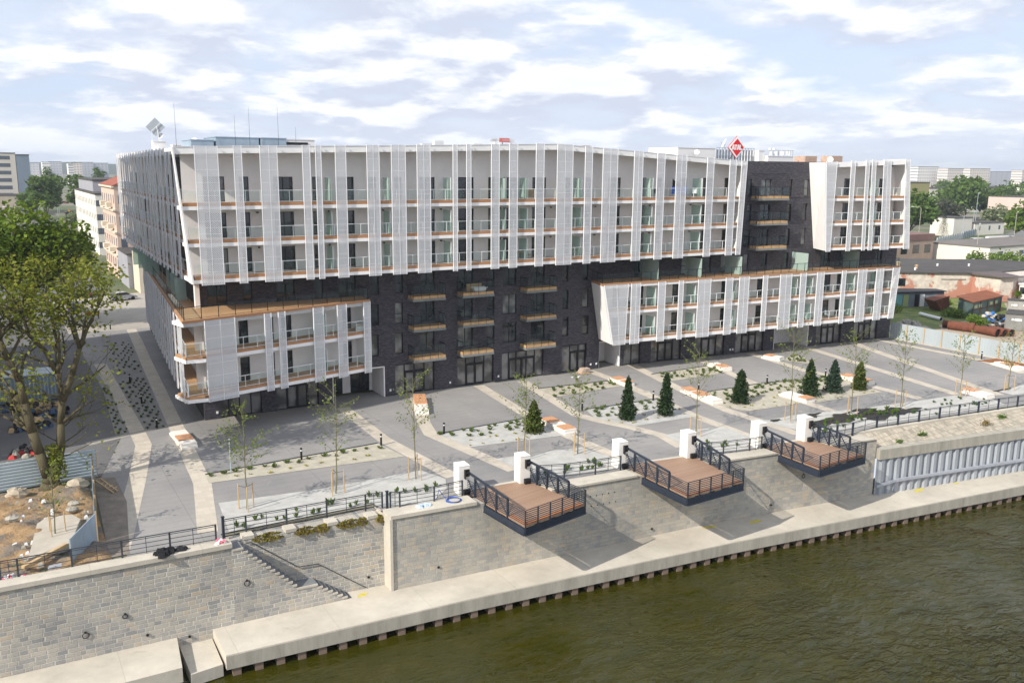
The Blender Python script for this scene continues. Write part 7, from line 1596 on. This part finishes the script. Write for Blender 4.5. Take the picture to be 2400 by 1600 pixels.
# trees and buildings behind the yard
for i, (x, y, h, R, lf, n_, l) in enumerate([(268, 188, 17.5, 9.5, L_far, 4200, 'large green tree right beside the white tower box'), (290, 222, 18, 9, L_far, 2600, 'green tree behind the large one at right'), (318, 232, 16, 8, L_far, 2200, 'green tree left of the tallest right-hand tree'), (410, 257, 23, 14, L_far, 4000, 'tallest broad green tree in the right background'), (345, 226, 12, 8, L_dkred, 1500, 'dark purplish tree in the right background'), (350, 205, 10.5, 6.5, L_grey, 2200, 'pale blossoming chestnut left of the bright tree'), (292, 157, 13.8, 10, L_lime, 4600, 'bright green tree at the right picture edge'), (250, 132, 9.5, 3.2, L_grey, 900, 'slender birch at the right picture edge'), (520, 300, 18, 12, L_far, 1600, 'dark round tree before the right-hand far block'), (600, 372, 18, 16, L_far, 1600, 'long dark tree clump under the far blocks'), (640, 420, 17, 16, L_far, 1500, 'dark tree clump left under the far blocks'), (560, 310, 20, 12, L_far, 1500, 'dark tree at the right edge of the skyline'), (430, 235, 12, 6, L_grey, 1200, 'pale tree before the pink building')]):
    tree('background_tree', l, 'tree', (x, y, 0), h, R, lf, 500+i, n_, R*.105, .35, .12, 18)
conifer('dark spruce standing by the white fence in the right background', (288, 188, 0), 9.2, 2.6, L_conb, 70, 2600, .85)
house('red_green_building', 'red and olive end wall of a building beside the white tower box', 420, 440, 298, 320, 17, plain('olive_wall', (.34, .32, .15), .9, .05, .1), 'building', 1, 1, faces='')
house('red_building', 'narrow red building strip beside the olive wall', 412, 419.5, 298, 318, 17, plain('coral_wall', (.62, .20, .15), .9, .05, .1), 'building', 1, 1, faces='')
house('long_white_building', 'long white building with small windows behind the right trees', 455, 548, 308, 326, 13.6, cream2, 'building', 3, 16, faces='s', win=far_w, win_w=1.5, win_h=1.4)
house('pink_building', 'pale pink windowless building with two small windows at right', 386, 420, 212, 232, 12.2, plain('pale_pink', (.58, .47, .42), .9, .06, .1), 'building', 1, 2, faces='', par=.2)
house('grey_hall', 'grey hall with row of windows behind the pink building', 425, 470, 206, 226, 11.6, plain('hall_grey', (.38, .36, .35), .9, .06, .1), 'building', 1, 10, faces='sw', win=far_w, win_w=1.6, win_h=3, z0=3)
house('white_hall', 'white flat hall left of the grey hall in the right background', 540, 610, 300, 325, 14, cream2, 'building', 1, 4, faces='', par=.5)
house('cream_yard_building', 'cream yard wall building behind the spruce', 298, 309, 190.8, 200, 6.4, cream2, 'building', 1, 2, faces='', par=.3)
house('cream_garage', 'low cream garage right of the yard wall building', 311, 330, 191, 199, 4.2, cream2, 'building', 1, 3, faces='s', win=far_w, par=.3)
def sfence(label, p0, p1, h, mat):
    t = thing('yard_fence', label, 'fence', (*p0, 0)); F = Fr(p0, p1); m = MB(); F.box(m, 0, F.len, -.05, 0, .1, h); m.build('fence_panel', mat, t); m = MB(); k = int(F.len/3)
    for i in range(k+1): F.box(m, F.len*i/k-.08, F.len*i/k+.08, .003, .1, 0, h+.1)
    m.build('fence_post', M_metal, t)
sfence('white panel fence along the road in the right background', (259, 171), (291, 182.5), 2.2, plain('white_fence', (.6, .61, .62), .7, .06)); sfence('blue grey panel fence continuing beyond the white one', (291, 182.6), (330, 198), 2.4, plain('blue_fence', (.28, .34, .40), .7, .06))
t = thing('concrete_barrier', 'white concrete barrier block beside the van', 'barrier', (287, 169, 0)); MB().hexa([(281, 167.2, 0), (293, 165.6, 0), (293.3, 167.2, 0), (281.3, 168.8, 0)], [(281, 167.4, 2.1), (293, 165.8, 2.1), (293.3, 167.0, 2.1), (281.3, 168.6, 2.1)]).build('block', M_signw, t); MB().hexa([(281, 166.9, 0), (293, 165.3, 0), (293, 165.6, 0), (281, 167.2, 0)], [(281, 167.1, .4), (293, 165.5, .4), (293, 165.6, .4), (281, 167.2, .4)]).build('base', M_conc, t)
for i, (x, y) in enumerate([(247, 169), (251, 168)]): t = thing('white_tank', ['small white tank on legs by the yard wall, left one', 'small white tank by the yard wall, right one'][i], 'tank', (x, y, 0)); MB().lathe([(.1, .3), (1.1, .5), (1.2, 1.2), (1.0, 2.2), (.2, 2.5)], (x, y, 0), 12).build('tank_body', M_signw, t, True); MB().lathe([(.7, 0), (.7, .45)], (x, y, 0), 8).build('base', M_conc, t)
m = MB(); m.poly([(230, 148, .01), (262, 150, .01), (300, 150, .01), (330, 170, .01), (420, 215, .01), (420, 228, .01), (330, 190, .01), (290, 178, .01), (250, 160, .01)]); struct('yard_road', m, M_road)
lamp('curved street lamp in front of the large tree at right', 262.7, 180.1, 11.5, 2.4, 2.2, M_concs); lamp('tall street lamp before the tallest right-hand tree', 354.8, 217.8, 14.5, .3, 1.6); lamp('street lamp leaning into the right picture edge', 276.4, 156.5, 10.5, .4, 2.4, M_concs); lamp('plain lamp pole above the derelict roof', 220.3, 134, 9.6, .4, .6, M_concs); lamp('small street lamp behind the cream garage', 352, 232, 8, 2.6, 1.2); lamp('thin lamp pole beside the cream garage', 318, 196, 8.5, .3, 1.0); lamp('short lamp pole by the yard wall building', 296, 186, 7.6, .3, 1.6)
# skyline blocks
for i, (x0, x1, y0, y1, h, mt, l) in enumerate([(869, 905, 604, 616, 28.3, fw_, 'far white slab block beside the white tower box'), (893, 921, 585, 597, 26.6, fp_, 'far pale block with red end in the right skyline'), (941, 979, 590, 602, 26.8, fp_, 'far pale block in the middle of the right skyline'), (1061, 1100, 600, 613, 25.6, fp_, 'far pale block at the right picture edge of the skyline'), (1110, 1220, 700, 715, 24.2, fb_, 'far low grey block between the skyline blocks')]):
    house('far_block', l, x0, x1, y0, y1, h, mt, 'apartment block', 8, 9, faces='sw', win=far_s, win_w=1.6, win_h=1.3, group='far slab blocks', z0=2)
# distant wooded rise
m = MB(); rr = random.Random(9); ring_in = []; n_ = 160; o = 0
for i in range(n_+1):
    a = math.radians(-8+106*i/n_); d0, d1 = 2500, 3600; hgt = 20+9*math.sin(a*9)+6*math.sin(a*23+1)+rr.uniform(0, 5)
    m.v += [(d0*math.sin(a), d0*math.cos(a), -1), (3000*math.sin(a), 3000*math.cos(a), hgt), (d1*math.sin(a), d1*math.cos(a), -1)]
for i in range(n_):
    for j in range(2): q = i*3+j; m.f.append((q, q+3, q+4, q+1))
struct('hills', m, plain('wooded_hills', (.035, .055, .035), .95, .3, .004, fine=.05))
# air
hz = MB(); hz.box(-760, 4300, -700, 4300, -7.6, 60)
ho = hz.build('haze', M_white); ho['kind'] = 'stuff'
hm = bpy.data.materials.new('haze_air'); hm.use_nodes = True; hm.node_tree.nodes.clear(); hn = N(hm.node_tree); pv = hn.new('ShaderNodeVolumePrincipled'); pv.inputs['Color'].default_value = (.80, .88, 1, 1); pv.inputs['Density'].default_value = .00018; pv.inputs['Anisotropy'].default_value = .2
hout = hn.new('ShaderNodeOutputMaterial'); hn.link(pv.outputs[0], hout.inputs['Volume']); ho.data.materials[0] = hm
